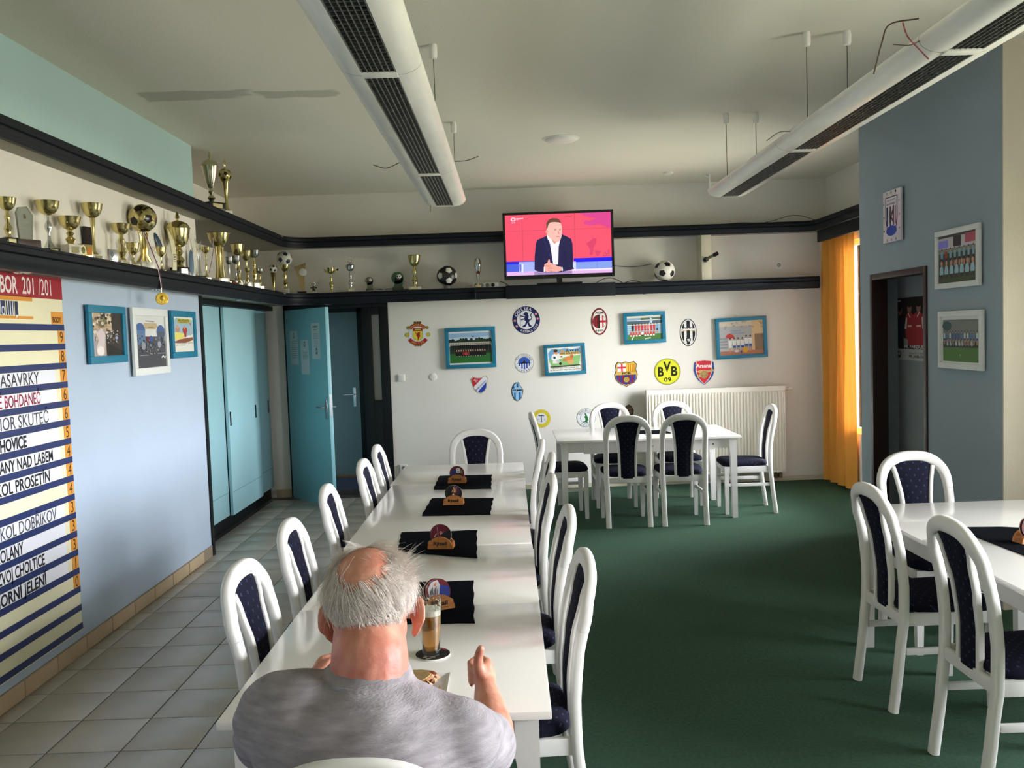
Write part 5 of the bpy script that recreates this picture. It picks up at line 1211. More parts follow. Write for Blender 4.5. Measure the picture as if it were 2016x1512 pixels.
def c_boh(a):
    a.ell(.5, .5, .5, .5, '2a4034', 40); a.up(); a.ell(.5, .5, .485, .485, 'dfdfe0', 40); a.up(); a.ell(.5, .5, .32, .32, '2a4034', 32); a.up(); a.ell(.5, .5, .305, .305, 'e2e2e2', 32); a.up()
    a.poly([(.46, .78), (.50, .70), (.54, .62), (.60, .50), (.62, .38), (.54, .30), (.62, .25), (.50, .24), (.42, .28), (.46, .42), (.44, .52), (.40, .48), (.40, .54), (.46, .62), (.44, .68), (.40, .68)], '1f6a34'); a.poly([(.30, .28), (.46, .34), (.46, .28), (.36, .24)], '1f6a34'); a.up()
    a.arctext('BOHEMIANS', .5, .5, .405, 150, 30, .10, '2f4a3c', 0, ry=.405); a.arctext('PRAHA', .5, .5, .41, 235, 305, .10, '2f4a3c', 0, flip=True, ry=.41); a.ell(.1, .5, .015, .015, '2f4a3c', 6)
crest(1154, 822.5, 37, 37, c_boh, 'round white and green crest with a kangaroo, behind the arched chairs')
def c_barca(a):
    s = [(.05, .86), (.16, 1), (.34, .95), (.5, 1), (.66, .95), (.86, 1), (.98, .88), (.94, .66), (1, .48), (.96, .3), (.84, .14), (.66, .08), (.5, 0), (.34, .08), (.16, .16), (.04, .32), (0, .5), (.08, .66)]
    a.poly(s, '2a2416'); a.up(); S = [(.5+(x-.5)*.94, .5+(y-.5)*.95) for x, y in s]; a.poly(S, 'cfa94c'); a.up()
    a.poly([(.13, .84), (.2, .93), (.34, .90), (.51, .92), (.51, .60), (.13, .60), (.16, .7)], 'e6e4e2'); a.poly([(.53, .92), (.66, .90), (.86, .93), (.90, .84), (.86, .66), (.90, .60), (.53, .60)], 'e6c030'); a.up(); a.rect(.30, .60, .37, .91, 'c8283c'); a.rect(.14, .73, .51, .80, 'c8283c')
    for x in (.60, .68, .76, .84): a.rect(x, .60, x+.035, .90, 'c8602a')
    a.poly([(.08, .46), (.92, .46), (.92, .32), (.82, .18), (.66, .12), (.5, .08), (.34, .12), (.18, .2), (.08, .34)], '1d3a94'); a.up()
    for x, b_ in ((.16, .22), (.32, .13), (.56, .10), (.72, .15)): a.rect(x, b_, x+.10, .46, '7a1c3c')
    a.up(); a.ell(.51, .28, .12, .105, 'b39a3c', 18); a.text('FCB', .32, .49, .70, .57, '1d1a14', .04); a.line([(.06, .60), (.94, .60)], .01, '2a2416'); a.line([(.06, .465), (.94, .465)], .01, '2a2416'); a.up(); a.ring(.51, .28, .05, .045, .065, .06, '7a6a24', n=12)
crest(1232.5, 736.5, 46, 50, c_barca, 'shield crest with red and blue stripes and a yellow ball, above the radiator\'s left end', 1)
def c_bvb(a):
    a.ell(.5, .5, .5, .5, '2b2a12', 44); a.up(); a.ell(.5, .5, .485, .485, 'dcdc30', 44); a.up(); a.ring(.5, .5, .455, .455, .468, .468, '8f8f1c', n=40)
    a.text('B', .14, .31, .36, .68, '201f10', .035); a.text('V', .34, .50, .63, .88, '201f10', .035); a.text('B', .64, .33, .88, .70, '201f10', .035); a.text('09', .37, .11, .64, .28, '201f10', .025)
crest(1314, 731.5, 52, 52, c_bvb, 'round bright yellow crest with black letters', -1)
def c_ars(a):
    s = [(.04, .90), (.14, .97), (.5, 1), (.86, .97), (.96, .90), (.99, .6), (.92, .38), (.78, .2), (.5, 0), (.22, .2), (.08, .38), (.01, .6)]
    a.poly(s, 'c9c0b4'); a.up(); a.poly([(.5+(x-.5)*.95, .5+(y-.5)*.96) for x, y in s], '27408c'); a.up(); a.poly([(.14, .95), (.5, .975), (.86, .95), (.87, .6), (.80, .35), (.68, .2), (.5, .04), (.32, .2), (.20, .35), (.13, .6)], 'e8e2de'); a.up(); a.poly([(.17, .94), (.5, .965), (.83, .94), (.84, .6), (.77, .36), (.66, .21), (.5, .065), (.34, .21), (.23, .36), (.16, .6)], 'c92a36'); a.up()
    a.text('Arsenal', .15, .69, .85, .84, 'f2e8e8', .03); a.poly([(.18, .55), (.3, .60), (.62, .58), (.96, .62), (.96, .54), (.62, .50), (.3, .48)], 'b9a468'); a.poly([(.30, .46), (.17, .34), (.2, .30), (.4, .36)], 'b9a468'); a.up(); a.ell(.5, .43, .17, .15, 'a9945c', 22); a.up(); a.ring(.5, .43, .11, .10, .13, .115, '8a7440', n=18); a.ell(.43, .40, .03, .02, 'b8383a', 8); a.ell(.56, .40, .03, .02, 'b8383a', 8)
crest(1386, 733.5, 44, 51, c_ars, 'red shield crest with a golden cannon, above the radiator')
def c_bear(a):
    a.poly([(.1, .1), (0, .5), (.2, .9), (.5, 1), (.8, .9), (1, .6), (.9, .3), (.6, .1), (.3, 0)], '5a4638'); a.up(); a.poly([(.2, .3), (.3, .7), (.7, .8), (.8, .5), (.5, .2)], '8a6c50'); a.up(); a.line([(.2, .5), (.7, .65)], .08, '3a2c22')
crest(1238, 811, 20, 30, c_bear, 'brown crest mostly hidden behind the arched chair left of the radiator')
# ------------------------------------------------------------------ trophies
ZLO, ZUP = 2.2265, 2.8115
def part(e, mb, nm, m, smooth=40): return mb.build(nm, m, e, smooth=smooth)
BOWL = [(.05, 0), (.25, .03), (.55, .16), (.78, .36), (.92, .62), (1.0, .96), (1.03, 1.0), (.98, 1.0), (.94, .95), (.85, .62), (.70, .40), (.45, .22), (.1, .12)]
DEEP = [(.08, 0), (.35, .05), (.62, .18), (.78, .36), (.88, .6), (.98, .97), (1.04, 1.0), (.97, .99), (.80, .58), (.66, .32), (.3, .16)]
def stem(mb, r, z0, z1, kind=0):
    h = z1-z0
    P = {0: [(1.0, 0), (.85, .06), (.35, .16), (.25, .32), (.42, .40), (.42, .50), (.22, .58), (.2, .78), (.36, .9), (.3, 1)],
         1: [(1.0, 0), (.7, .10), (.3, .25), (.22, .45), (.55, .58), (.62, .66), (.5, .74), (.2, .84), (.25, 1)],
         2: [(.9, 0), (.6, .04), (.32, .10), (.26, .4), (.34, .7), (.5, .95), (.4, 1)],
         3: [(.8, 0), (.5, .1), (.7, .25), (.9, .32), (.7, .42), (.35, .55), (.6, .68), (.7, .75), (.4, .86), (.4, 1)]}[kind]
    mb.lathe([(a*r, z0+b*h) for a, b in P], 16, cap=True)
def trophy(loc, h, w, label, m=GOLD, bowl=BOWL, bm_=MARBLE, bh=.16, ch=.32, kind=0, stm=None, handles=False, lid=False, rz=0, bw=.42, group='trophies on the shelves', cap_r=None, plate=True):
    """cup trophy: base block, stem, bowl"""
    e = empty('trophy_cup', loc, rz, label=label, cat='trophy', group=group)
    B = h*bh; b2 = w*bw/2+.012
    part(e, MB().box((-b2, -b2, 0), (b2, b2, B), bev=.002), 'base', bm_)
    if plate: part(e, MB().box((-b2*.6, -b2-.0015, B*.25), (b2*.6, -b2, B*.8)), 'plate', GOLD2)
    top = h*(1-(.26 if lid else 0)); C0 = top-h*ch
    s = MB(); stem(s, w*.26, B, C0+h*.02, kind); part(e, s, 'stem', stm or m)
    c = MB(); c.lathe([(r*w/2, C0+z*(top-C0)) for r, z in bowl], 24, cap=False); part(e, c, 'cup', m)
    if handles:
        for s_ in (-1, 1):
            hh = MB(); hw = top-C0
            hh.tube([(s_*w*.46, 0, C0+hw*.85), (s_*w*.62, 0, C0+hw*1.05), (s_*w*.74, 0, C0+hw*.85), (s_*w*.66, 0, C0+hw*.45), (s_*w*.42, 0, C0+hw*.25), (s_*w*.30, 0, C0+hw*.1)], w*.03, n=7); part(e, hh, 'handle', m)
    if lid:
        l = MB(); lh = h-top; l.lathe([(w*.52, top), (w*.5, top+lh*.06), (w*.40, top+lh*.28), (w*.2, top+lh*.42), (w*.05, top+lh*.48), (w*.05, top+lh*.58), (w*.10, top+lh*.64), (w*.07, top+lh*.8), (w*.03, h)], 20, cap=True); part(e, l, 'lid', m)
    return e
def ball_mesh(dark, light):
    """football: twelve pentagons and twenty hexagons, each panel slightly domed with recessed seams"""
    ph = (1+5**.5)/2; V = []
    for s in (-1, 1):
        for t in (-1, 1): V += [Vector((0, s, t*ph)), Vector((s, t*ph, 0)), Vector((t*ph, 0, s))]
    nb = {i: [j for j in range(12) if j != i and abs((V[i]-V[j]).length-2) < .01] for i in range(12)}
    def order(c, pts):
        c = c.normalized(); u = c.orthogonal().normalized(); w = c.cross(u); return sorted(pts, key=lambda p: math.atan2(p.dot(w), p.dot(u)))
    faces = []
    for i in range(12): faces.append((V[i], order(V[i], [V[i]+(V[j]-V[i])/3 for j in nb[i]]), 0))
    for i in range(12):
        for j in nb[i]:
            for k in nb[i]:
                if i < j < k and k in nb[j]:
                    T = (i, j, k); pts = [V[a]+(V[b]-V[a])/3 for a in T for b in T if a != b]; c = V[i]+V[j]+V[k]; faces.append((c/3, order(c, pts), 1))
    mb = MB()
    for c, P, mi in faces:
        k = len(P); edge = []
        for a in range(k):
            for t in range(3): edge.append(P[a].lerp(P[(a+1) % k], t/3))
        vs = []; n = len(edge)
        for t, rad in ((1.0, .985), (.94, 1.0), (.5, 1.0)):
            for p in edge: q = c.lerp(p, t).normalized()*rad; vs.append(q)
        vs.append(c.normalized()); fs = []
        for j in range(2):
            for a in range(n): fs.append((j*n+a, j*n+(a+1) % n, (j+1)*n+(a+1) % n, (j+1)*n+a))
        for a in range(n): fs.append((2*n+a, 2*n+(a+1) % n, 3*n))
        mb.add(vs, fs, mi)
    return mb.mesh('ball', [dark, light], smooth=40)
BK = mat('ball_black', '121214', .35); WT = mat('ball_white', 'dcd9d0', .4); NB = mat('ball_navy_patch', '1b2a44', .4)
BALL = ball_mesh(BK, WT); GBALL = ball_mesh(mat('gold_ball_black', '15100a', .2), GOLD); SBALL = ball_mesh(NB, WT)
def put_ball(par, me, c, r, nm='ball', rot=(0, 0, 0)):
    o = bpy.data.objects.new(nm, me); COL.objects.link(o); o.parent = par; o.location = c; o.scale = (r, r, r); o.rotation_euler = rot; return o
def shelf_at(u, vtop, x=-2.385, z0=ZLO):
    p = onX(u, vtop, x); return Vector((x, p.y, z0)), p.z-z0
def wid(px, y): return px*y/FPX
GOLDM = MARBLE
S = [ # u, vtop, width px, label, opts
 (12, 389, 34, 'gold cup on a tall stem at the left edge of the trophy shelf', dict(kind=3, bm_=MARBLE_B, ch=.28)),
 (92, 396, 44, 'gold bowl cup with a silver knop, beside the glass award', dict(kind=1, stm=SILVER, bm_=MARBLE_B, ch=.28, bh=.08)),
 (136, 427, 42, 'squat gold bowl cup on a marble block, left of the black and red plaque', dict(kind=3, bh=.3, ch=.34)),
 (180, 401, 39, 'tall gold bowl cup rising above the black and red plaque', dict(kind=2, ch=.26, bh=.1)),
 (237, 441, 37, 'gold bowl cup with a figured stem, left of the golden football', dict(kind=3, ch=.26, bh=.12)),
 (261, 478, 24, 'small two-handled gold cup under the golden football', dict(handles=True, ch=.5, bh=.14)),
 (316, 486, 18, 'little gold cup right of the golden football trophy', dict(handles=True, ch=.4, bh=.12, bm_=MARBLE_B)),
 (404, 486, 17, 'slim gold cup on a thin stem, just left of the big ribboned cup', dict(kind=0, ch=.2, bh=.1)),
]
for u, v, wp, lab, o in S:
    p, h = shelf_at(u, v, -2.392); trophy(p, h, wid(wp, p.y), lab, rz=R(60), **o)
# glass award on a dark wooden base
p, h = shelf_at(46, 406, -2.39); e = empty('glass_award', p, R(62), label='clear glass award on a dark wooden base, second from the left edge', cat='award')
part(e, MB().box((-.06, -.035, 0), (.06, .035, h*.2), bev=.004), 'base', DWOOD)
GL = mat('award_glass', 'aeb3ab', .12, spec=.6); GL.node_tree.nodes['Principled BSDF'].inputs['Transmission Weight'].default_value = .7
part(e, MB().prism([(-.032, h*.2), (.032, h*.2), (.042, h*.8), (.012, h), (-.03, h*.96), (-.042, h*.84)], 'y', -.008, .008), 'glass_plate', GL, smooth=0)
a = Art(.05, h*.5); a.rect(.3, .75, .55, .95, '6f5f45'); a.ell(.5, .8, .1, .05, '5a4a35', 8)
for k in range(5): a.rect(.2, .55-.1*k, .8, .57-.1*k, '8a8c84')
a.build('engraving', e, (0, -.0085, h*.58), ROT_BACK)
# black and red slanted plaque
p, h = shelf_at(176, 447, -2.447); e = empty('plaque', p, R(90), label='slanted black plaque with a red wedge, leaning behind the tall bowl cup', cat='plaque')
part(e, MB().prism([(-.062, 0), (.07, 0), (.01, h), (-.075, h*.98)], 'y', -.006, .006), 'board', BLACKP, smooth=0); part(e, MB().prism([(.0, .005), (.065, .005), (.03, h*.52), (.0, h*.4)], 'y', -.009, -.0065), 'red_wedge', mat('plaque_red', 'a02a22', .4), smooth=0); part(e, MB().box((-.045, -.02, 0), (.05, .015, .012), bev=.002), 'foot', MARBLE_B)
p, h = shelf_at(168, 481, -2.36); e = empty('plaque', p, R(66), label='small golden number plaque in front of the black and red one', cat='plaque')
part(e, MB().box((-.045, -.004, 0), (.045, .004, h), bev=.001), 'board', GOLD); a = Art(.09, h); a.ring(.28, .55, .14, .26, .20, .38, 'efe2b0', -180, 150); a.rect(.55, .2, .95, .8, 'c47a24'); a.build('print', e, (0, -.0045, h/2), ROT_BACK)
p, h = shelf_at(221, 491, -2.36); e = empty('plaque', p, R(66), label='small silver plaque between the gold bowl cups', cat='plaque'); part(e, MB().box((-.034, -.004, 0), (.034, .004, h), bev=.001), 'board', SILVER); a = Art(.06, h); a.ring(.4, .62, .08, .12, .14, .2, '5c5c58'); a.rect(.2, .2, .8, .25, '77756e'); a.build('print', e, (0, -.0045, h/2), ROT_BACK)
# golden football trophy
p = onX(280, 430, -2.39); r = .0835*p.y/5.9; r = wid(27, p.y); h = p.z-ZLO
e = empty('football_trophy', (p.x, p.y, ZLO), R(60), label='golden football on curved gold arms, largest ball on the left shelf', cat='trophy')
part(e, MB().box((-.05, -.035, 0), (.05, .035, .05), bev=.003), 'base', MARBLE); put_ball(e, GBALL, (0, 0, h), r, rot=(.3, .2, .4))
for s in (-1, 0, 1): part(e, MB().tube([(s*.045, 0, .05), (s*.02, 0, .1), (s*.014, -.01*s, h-r-.03), (s*.04, 0, h-r*.75)], [.014, .009, .01, .006], n=8), 'arm', GOLD)
# ribbon and medal hanging over the shelf edge
def medal(pts, wd, label, disc=None, nm='medal'):
    e = empty(nm, pts[0], label=label, cat='medal' if disc else 'ribbon')
    RW = [mat('ribbon_white', 'c9c2bd', .8), mat('ribbon_red', '7a2f3a', .8), mat('ribbon_blue', '2c2f4c', .8)]; o0 = Vector(pts[0])
    mb = MB(); P = [Vector(q)-o0 for q in pts]
    for k in range(3):
        vs = []; fs = []
        for q in P: vs += [q+Vector((0, (k-1.5)*wd/3, 0)), q+Vector((0, (k-.5)*wd/3, 0))]
        for i in range(len(P)-1): fs.append((2*i, 2*i+1, 2*i+3, 2*i+2))
        mb.add(vs, fs, k)
    mb.build('ribbon', RW, e, smooth=60)
    if disc:
        c, r_ = disc; c = Vector(c)-o0; d_ = MB().lathe([(r_*.7, -.0025), (r_, -.002), (r_, .002), (r_*.86, .003), (r_*.84, .0016), (0, .0016)], 32, M=Matrix.Translation(c) @ Matrix.Rotation(R(-62), 4, 'Z') @ Matrix.Rotation(R(90), 4, 'Y')); d_.sphere(c+Vector((.0015, -.0025, .004)), (r_*.35, r_*.2, r_*.45), n=10, k=6); d_.build('disc', mat('medal_gold', 'd8b34a', .35, metal=.7, bump=.6, bscale=120), e, smooth=40)
        MB().tube([c+Vector((0, 0, r_)), c+Vector((0, 0, r_+.03))], .0025, n=6).build('ring', GOLD, e)
A0 = onX(283, 457, -2.36); A1 = onX(293, 480, -2.31); A2 = onX(312, 528, -2.284); A3 = onX(318, 560, -2.283); A4 = onX(319, 574, -2.283)
D = onX(319, 588, -2.283)
medal([tuple(A0), tuple(A1), tuple(onX(303, 505, -2.29)), tuple(A2), tuple(A3), tuple(A4)], .028, 'gold medal on a striped ribbon dangling from the golden football over the shelf edge', (tuple(D), wid(12, D.y)))
# swirl trophy with blue disc
p, h = shelf_at(336, 446, -2.40); e = empty('trophy_swirl', p, R(60), label='curved white trophy with a slanting blue disc and black ladder marks', cat='trophy')
part(e, MB().box((-.035, -.025, 0), (.035, .025, .03), bev=.002), 'base', MARBLE_B)
vs = [(-.005, .03), (.03, .03), (.034, h*.4), (.02, h*.7), (-.03, h*.95), (-.01, h*.6), (.0, h*.35)]
part(e, MB().prism(vs, 'y', -.004, .004), 'blade', mat('cream_enamel', 'd6cda6', .3), smooth=0)
for k in range(5): part(e, MB().box((.004, -.006, h*.28+k*.012), (.028, -.0045, h*.28+k*.012+.004)), 'rung', BLACKP)
part(e, MB().sphere((-.02, -.012, h*.72), (.022, .006, .075), M=Matrix.Rotation(R(-24), 4, 'Y')), 'disc', mat('deep_blue_enamel', '15374c', .3))
# big lidded cup
p, h = shelf_at(348, 417, -2.385); trophy(p, h, wid(46, p.y), 'large lidded gold cup on a black marble base, under the end of the cream wall', m=GOLD, bowl=DEEP, bm_=MARBLE_B, lid=True, kind=3, ch=.30, bh=.13, rz=R(60))
# white crescent plaque with blue field
p, h = shelf_at(378, 458, -2.42); e = empty('plaque', p, R(58), label='tall white crescent plaque with a blue field, right of the lidded cup', cat='plaque')
arc = [(.05*cos(R(t))-.02, h*.5+h*.5*sin(R(t))) for t in range(-80, 90, 12)]
part(e, MB().prism([(-.045, 0), (.03, 0)]+arc[1:]+[(-.035, h*.98), (.0, h*.6), (-.03, h*.3)], 'y', -.004, .004), 'crescent', mat('plaque_white', 'cfccc0', .35), smooth=30)
part(e, MB().sphere((-.022, -.001, h*.33), (.024, .006, h*.3)), 'field', mat('plaque_blue', '41607c', .4))
part(e, MB().box((-.05, -.025, 0), (.045, .025, .012), bev=.002), 'foot', MARBLE_B)
# flame trophy with wings
p, h = shelf_at(389, 466, -2.435); e = empty('trophy_flame', p, R(58), label='silver winged flame trophy on a black base, left of the ribboned cup', cat='trophy')
part(e, MB().box((-.05, -.03, 0), (.05, .03, .035), bev=.003), 'base', MARBLE_B); part(e, MB().tube([(0, 0, .035), (0, 0, .09), (.004, 0, h*.55)], [.022, .012, .007], n=10), 'stem', SILVER)
for s, hh in ((-1, h*.96), (1, h*.9)): part(e, MB().prism([(0, h*.3), (s*.012, h*.5), (s*.03, hh), (s*.022, hh*.98), (s*.004, h*.6)], 'y', -.004, .004), 'wing', SILVER, smooth=0)
for k in range(4): part(e, MB().box((-.06, -.005, h*.62+k*.02), (-.012, -.001, h*.62+k*.02+.009)), 'stripe', mat('stripe_gold', 'b9a468', .3, metal=.8))
# big ribboned cup
p, h = shelf_at(430, 459, -2.36); e = trophy(p, h, wid(43, p.y), 'large gold cup on columns with a striped ribbon, above the aqua cupboards', m=GOLD, bowl=DEEP, ch=.27, kind=2, bh=.08, rz=R(56))
for s in (-1, 1): part(e, MB().tube([(s*.036, 0, h*.08), (s*.028, 0, h*.35), (s*.034, 0, h*.72)], [.014, .008, .010], n=8), 'column', GOLD if s < 0 else GOLD2)
medal([tuple(onX(420, 468, -2.325)), tuple(onX(420, 490, -2.318)), tuple(onX(416, 515, -2.315)), tuple(onX(411, 538, -2.31))], .022, 'white and red ribbon draped from the ribboned gold cup', None, 'ribbon')
T = [
 (450, 506, 15, 'small silver cup with a dark base, first of the cluster in the corner', dict(m=SILVER, kind=2, ch=.28, bm_=MARBLE_B)),
 (463, 504, 19, 'silver cup standing below the biggest gold cup of the corner cluster', dict(m=SILVER, ch=.28)),
 (467, 481, 26, 'tallest gold cup of the corner cluster', dict(ch=.27, bowl=DEEP, kind=3)),
 (484, 494, 21, 'gold cup in the middle of the corner cluster, before the silver-rimmed one', dict(ch=.27, kind=0)),
 (499, 493, 23, 'silver-topped cup with a gold stem in the corner cluster', dict(m=SILVER, stm=GOLD, kind=3, ch=.2)),
 (487, 528, 11, 'small gold figure cup in front of the corner cluster', dict(kind=3, ch=.25)),
 (511, 529, 15, 'short silver and gold cup at the right end of the corner cluster', dict(m=SILVER, stm=GOLD, kind=3, ch=.25)),
]
for i, (u, v, wp, lab, o) in enumerate(T):
    x = (-2.40, -2.37, -2.42, -2.40, -2.38, -2.335, -2.35)[i]; p, h = shelf_at(u, v, x); trophy(p, h, wid(wp, p.y), lab, rz=R(50), **o)
p, h = shelf_at(471, 530, -2.335); e = empty('football_trophy', p, R(50), label='tiny black and white ball on a gold stand, in front of the corner cluster', cat='trophy'); r = wid(4.2, p.y)
part(e, MB().box((-.02, -.02, 0), (.02, .02, .02), bev=.002), 'base', MARBLE); s = MB(); stem(s, .02, .02, h-r, 2); part(e, s, 'stem', GOLD); put_ball(e, BALL, (0, 0, h-r), r)
p = onX(461, 555, -2.33); e = MB().tube([(0, -.05, .006), (0, -.02, .014), (.01, .01, .008), (0, .05, .012)], [.008, .012, .01, .006], n=8).build('folded_ribbon', mat('ribbon_red', '7a2f3a', .8)); e.location = (p.x, p.y, ZLO); tag(e, 'crumpled red and white ribbon lying at the foot of the corner cluster', 'ribbon')

# back wall shelf
def back_at(u, vtop, y=9.40): p = onY(u, vtop, y); return Vector((p.x, y, ZLO)), p.z-ZLO
def ball_trophy(u, vt, dpx, me, label, m=GOLD, kind=2, bm_=MARBLE_B, cup=False, y=9.40, rot=(.4, .2, .3)):
    p, h = back_at(u, vt, y); r = wid(dpx/2, y); e = empty('football_trophy', p, 0, label=label, cat='trophy')
    bb = .034; part(e, MB().box((-bb, -.03, 0), (bb, .03, h*.13), bev=.002), 'base', bm_)
    if cup:
        c = MB(); z0 = h-2*r-.055; c.lathe([(.012, z0), (.03, z0+.01), (.042, z0+.04), (.05, z0+.085), (.045, z0+.085)], 20, cap=False); part(e, c, 'cup', GOLD); s = MB(); stem(s, .03, h*.13, z0+.01, 3); part(e, s, 'stem', m)
    else:
        s = MB(); s.lathe([(.018, h*.13), (.012, h*.2), (.014, h*.3), (.03, h-2*r-.0), (.034, h-2*r+.004), (.01, h-2*r)], 12); part(e, s, 'stem', m)
    put_ball(e, me, (0, 0, h-r), r, rot=rot); return e
ball_trophy(537, 521, 16.5, BALL, 'black and white ball on a ribbed gold cone, first on the back shelf')
ball_trophy(559, 494, 30, SBALL, 'white ball with navy patches on a gold cup and marble base', bm_=MARBLE, cup=True)
p, h = back_at(592, 518); e = empty('plaque', p, 0, label='slanted gold plaque with a round silver disc', cat='plaque'); part(e, MB().box((-.045, -.025, 0), (.045, .025, .025), bev=.002), 'base', MARBLE_B)
part(e, MB().prism([(.0, .025), (.03, .025), (.03, h*.45), (.055, h), (-.075, h*.88), (-.04, h*.55)], 'y', -.003, .003), 'frame', GOLD2, smooth=0); part(e, MB().lathe([(.04, 0), (.04, .008), (.032, .010), (.0, .010)], 24, cap=False, M=Matrix.Translation((.02, -.004, h*.70)) @ Matrix.Rotation(R(90), 4, 'X')), 'disc', mat('silver_disc', 'd9dad6', .4))
p, h = back_at(617, 555); e = empty('figurine', p, 0, label='small dark figurine with a ball-shaped head on a marble base', cat='figurine')
part(e, MB().box((-.03, -.025, 0), (.03, .025, .02), bev=.002), 'base', MARBLE); part(e, MB().sphere((0, 0, .052), (.018, .014, .026)).tube([(-.012, 0, .03), (-.014, 0, .02)], .006).tube([(.012, 0, .03), (.014, 0, .02)], .006).tube([(-.015, 0, .062), (-.035, 0, .058)], .006).tube([(.015, 0, .062), (.035, 0, .058)], .006), 'body', mat('figurine_grey', '4a4a48', .3, metal=.6)); put_ball(e, BALL, (0, 0, h-.024), .024, 'head')
p, h = back_at(651, 527); e = trophy(p, h, .085, 'gold cup with long pointed wings, between the figurine and the silver lidded cup', kind=3, ch=.26, bh=.08)
for s in (-1, 1): part(e, MB().prism([(s*.02, h*.82), (s*.085, h*.98), (s*.05, h*.90), (s*.08, h*.86), (s*.03, h*.76)], 'y', -.002, .002), 'wing', GOLD, smooth=0)
for s in (-1, 1): part(e, MB().tube([(s*.012, 0, h*.3), (s*.026, 0, h*.36), (s*.014, 0, h*.44)], .003, n=6), 'handle', GOLD)
p, h = back_at(689, 523); trophy(p, h, .098, 'silver lidded cup with a ring finial on a marble base', m=SILVER, bowl=DEEP, lid=False, kind=3, ch=.22, bh=.13)
tr_ = [o for o in COL.objects if o.get('label') == 'silver lidded cup with a ring finial on a marble base'][0]
l = MB(); l.lathe([(.052, h), (.046, h+.006), (.03, h+.016), (.006, h+.022), (.005, h+.03)], 20); part(tr_, l, 'lid', SILVER)
g = MB(); pts = [(.020*cos(R(t)), 0, h+.05+.020*sin(R(t))) for t in range(-90, 271, 20)]; g.tube(pts, .0035, n=6)
for t in range(0, 360, 30): g.tube([(.02*cos(R(t)), 0, h+.05+.02*sin(R(t))), (.028*cos(R(t)), 0, h+.05+.028*sin(R(t)))], .0025, n=5)
part(tr_, g, 'finial', SILVER)
def ball_plaque(u, vt, wpx, me, label, green):
    p, h = back_at(u, vt, 9.42); w = wid(wpx, 9.42); e = empty('ball_plaque', p, 0, label=label, cat='plaque')
    part(e, MB().box((-w*.42, -.025, 0), (w*.42, .025, h*.2), bev=.002), 'base', mat('olive_stone', '4a4d3e', .5, var=.2)); r = w*.5; cz = h-r
    part(e, MB().lathe([(r, -.004), (r, .004)], 28, M=Matrix.Translation((0, 0, cz)) @ Matrix.Rotation(R(90), 4, 'X')), 'disc', green)
    part(e, MB().prism([(-w*.32, h*.2), (w*.38, h*.2), (w*.45, cz), (-w*.2, cz)], 'y', -.004, .004), 'field', green, smooth=0)
    put_ball(e, me, (w*.12, -.006, cz+r*.2), r*.42); part(e, MB().box((-w*.25, -.007, cz-r*.45), (w*.3, -.0045, cz-r*.15)), 'stripe', BLACKP)
ball_plaque(726.5, 545, 16, BALL, 'smaller clear plaque with a ball, left of the green one', mat('plaque_olive_glass', '6d7058', .3))
ball_plaque(782, 535, 24, BALL, 'larger green plaque with a black and white ball', mat('plaque_green', '27563a', .3))
p, h = back_at(815, 503); trophy(p, h, wid(26, 9.4), 'tall gold goblet on a marble block in the middle of the back shelf', kind=3, bowl=DEEP, ch=.33, bh=.09, bw=.75)
# footballs
def football(u, v, dpx, me, label, ring=False, y=9.40, rot=(.2, .1, 0)):
    p = onY(u, v, y); r = wid(dpx/2, y); e = empty('football', (p.x, y, ZLO+(.028 if ring else .001)), 0, label=label, cat='ball'); put_ball(e, me, (0, 0, r), r, rot=rot)
    if ring:
        q = empty('ball_stand', (p.x, y, ZLO), 0, label='round grey stand ring under the white and black match ball', cat='stand'); part(q, MB().lathe([(.040, 0), (.036, .02), (.042, .034), (.036, .034), (.030, .02), (.034, 0)], 24, cap=False), 'ring', mat('stand_grey', '77766f', .5))
STARBALL = ball_mesh(WT, BK)
football(880, 541, 40, STARBALL, 'white and black match ball on a ring stand, left of the silver oval trophy', True, rot=(R(90), 0, .3))
o = [x for x in COL.objects if x.get('category') == 'ball'][-1]
a = Art(.07, .05); a.text('Ole...', .1, .5, .9, .9, '6a4a44', .0); a.text('2011', .15, .05, .85, .4, '6a4a44', 0); a.build('lettering', o, (.0, -.1115, .115), ROT_BACK)
football(1308, 535.5, 41, BALL, 'classic black and white football right of the television', rot=(.35, .05, .2))
# silver oval trophy with ribbon
p, h = back_at(940, 507); e = empty('trophy_oval', p, 0, label='silver oval trophy with a hanging ribbon, left of the power strip', cat='trophy')
part(e, MB().box((-.03, -.025, 0), (.03, .025, .03), bev=.002), 'base', GOLD2); part(e, MB().lathe([(.022, .03), (.012, .06), (.012, .12), (.028, .2), (.04, h*.72), (.038, h*.86), (.025, h*.97), (.0, h)], 20, cap=False), 'oval', SILVER)
for s in (-1, 1): part(e, MB().tube([(s*.010, -.012, .05), (s*.02, -.014, h*.5), (s*.034, -.012, h*.8), (0, -.022, h*.93)], .004, n=6), 'band', SILVER)
part(e, MB().lathe([(.017, 0), (.017, .004)], 16, M=Matrix.Translation((.004, -.034, h*.50)) @ Matrix.Rotation(R(90), 4, 'X')), 'badge', mat('badge_red', '6a2a26', .4))
p2 = onY(934, 535, 9.355)
medal([(p2.x-.005, 9.355, p2.z), (p2.x, 9.32, 2.27), (p2.x+.005, 9.262, 2.235), (p2.x+.008, 9.258, 2.15), (p2.x+.01, 9.258, 2.10)], .026, 'striped ribbon hanging over the back shelf edge from the silver oval trophy', None, 'ribbon')
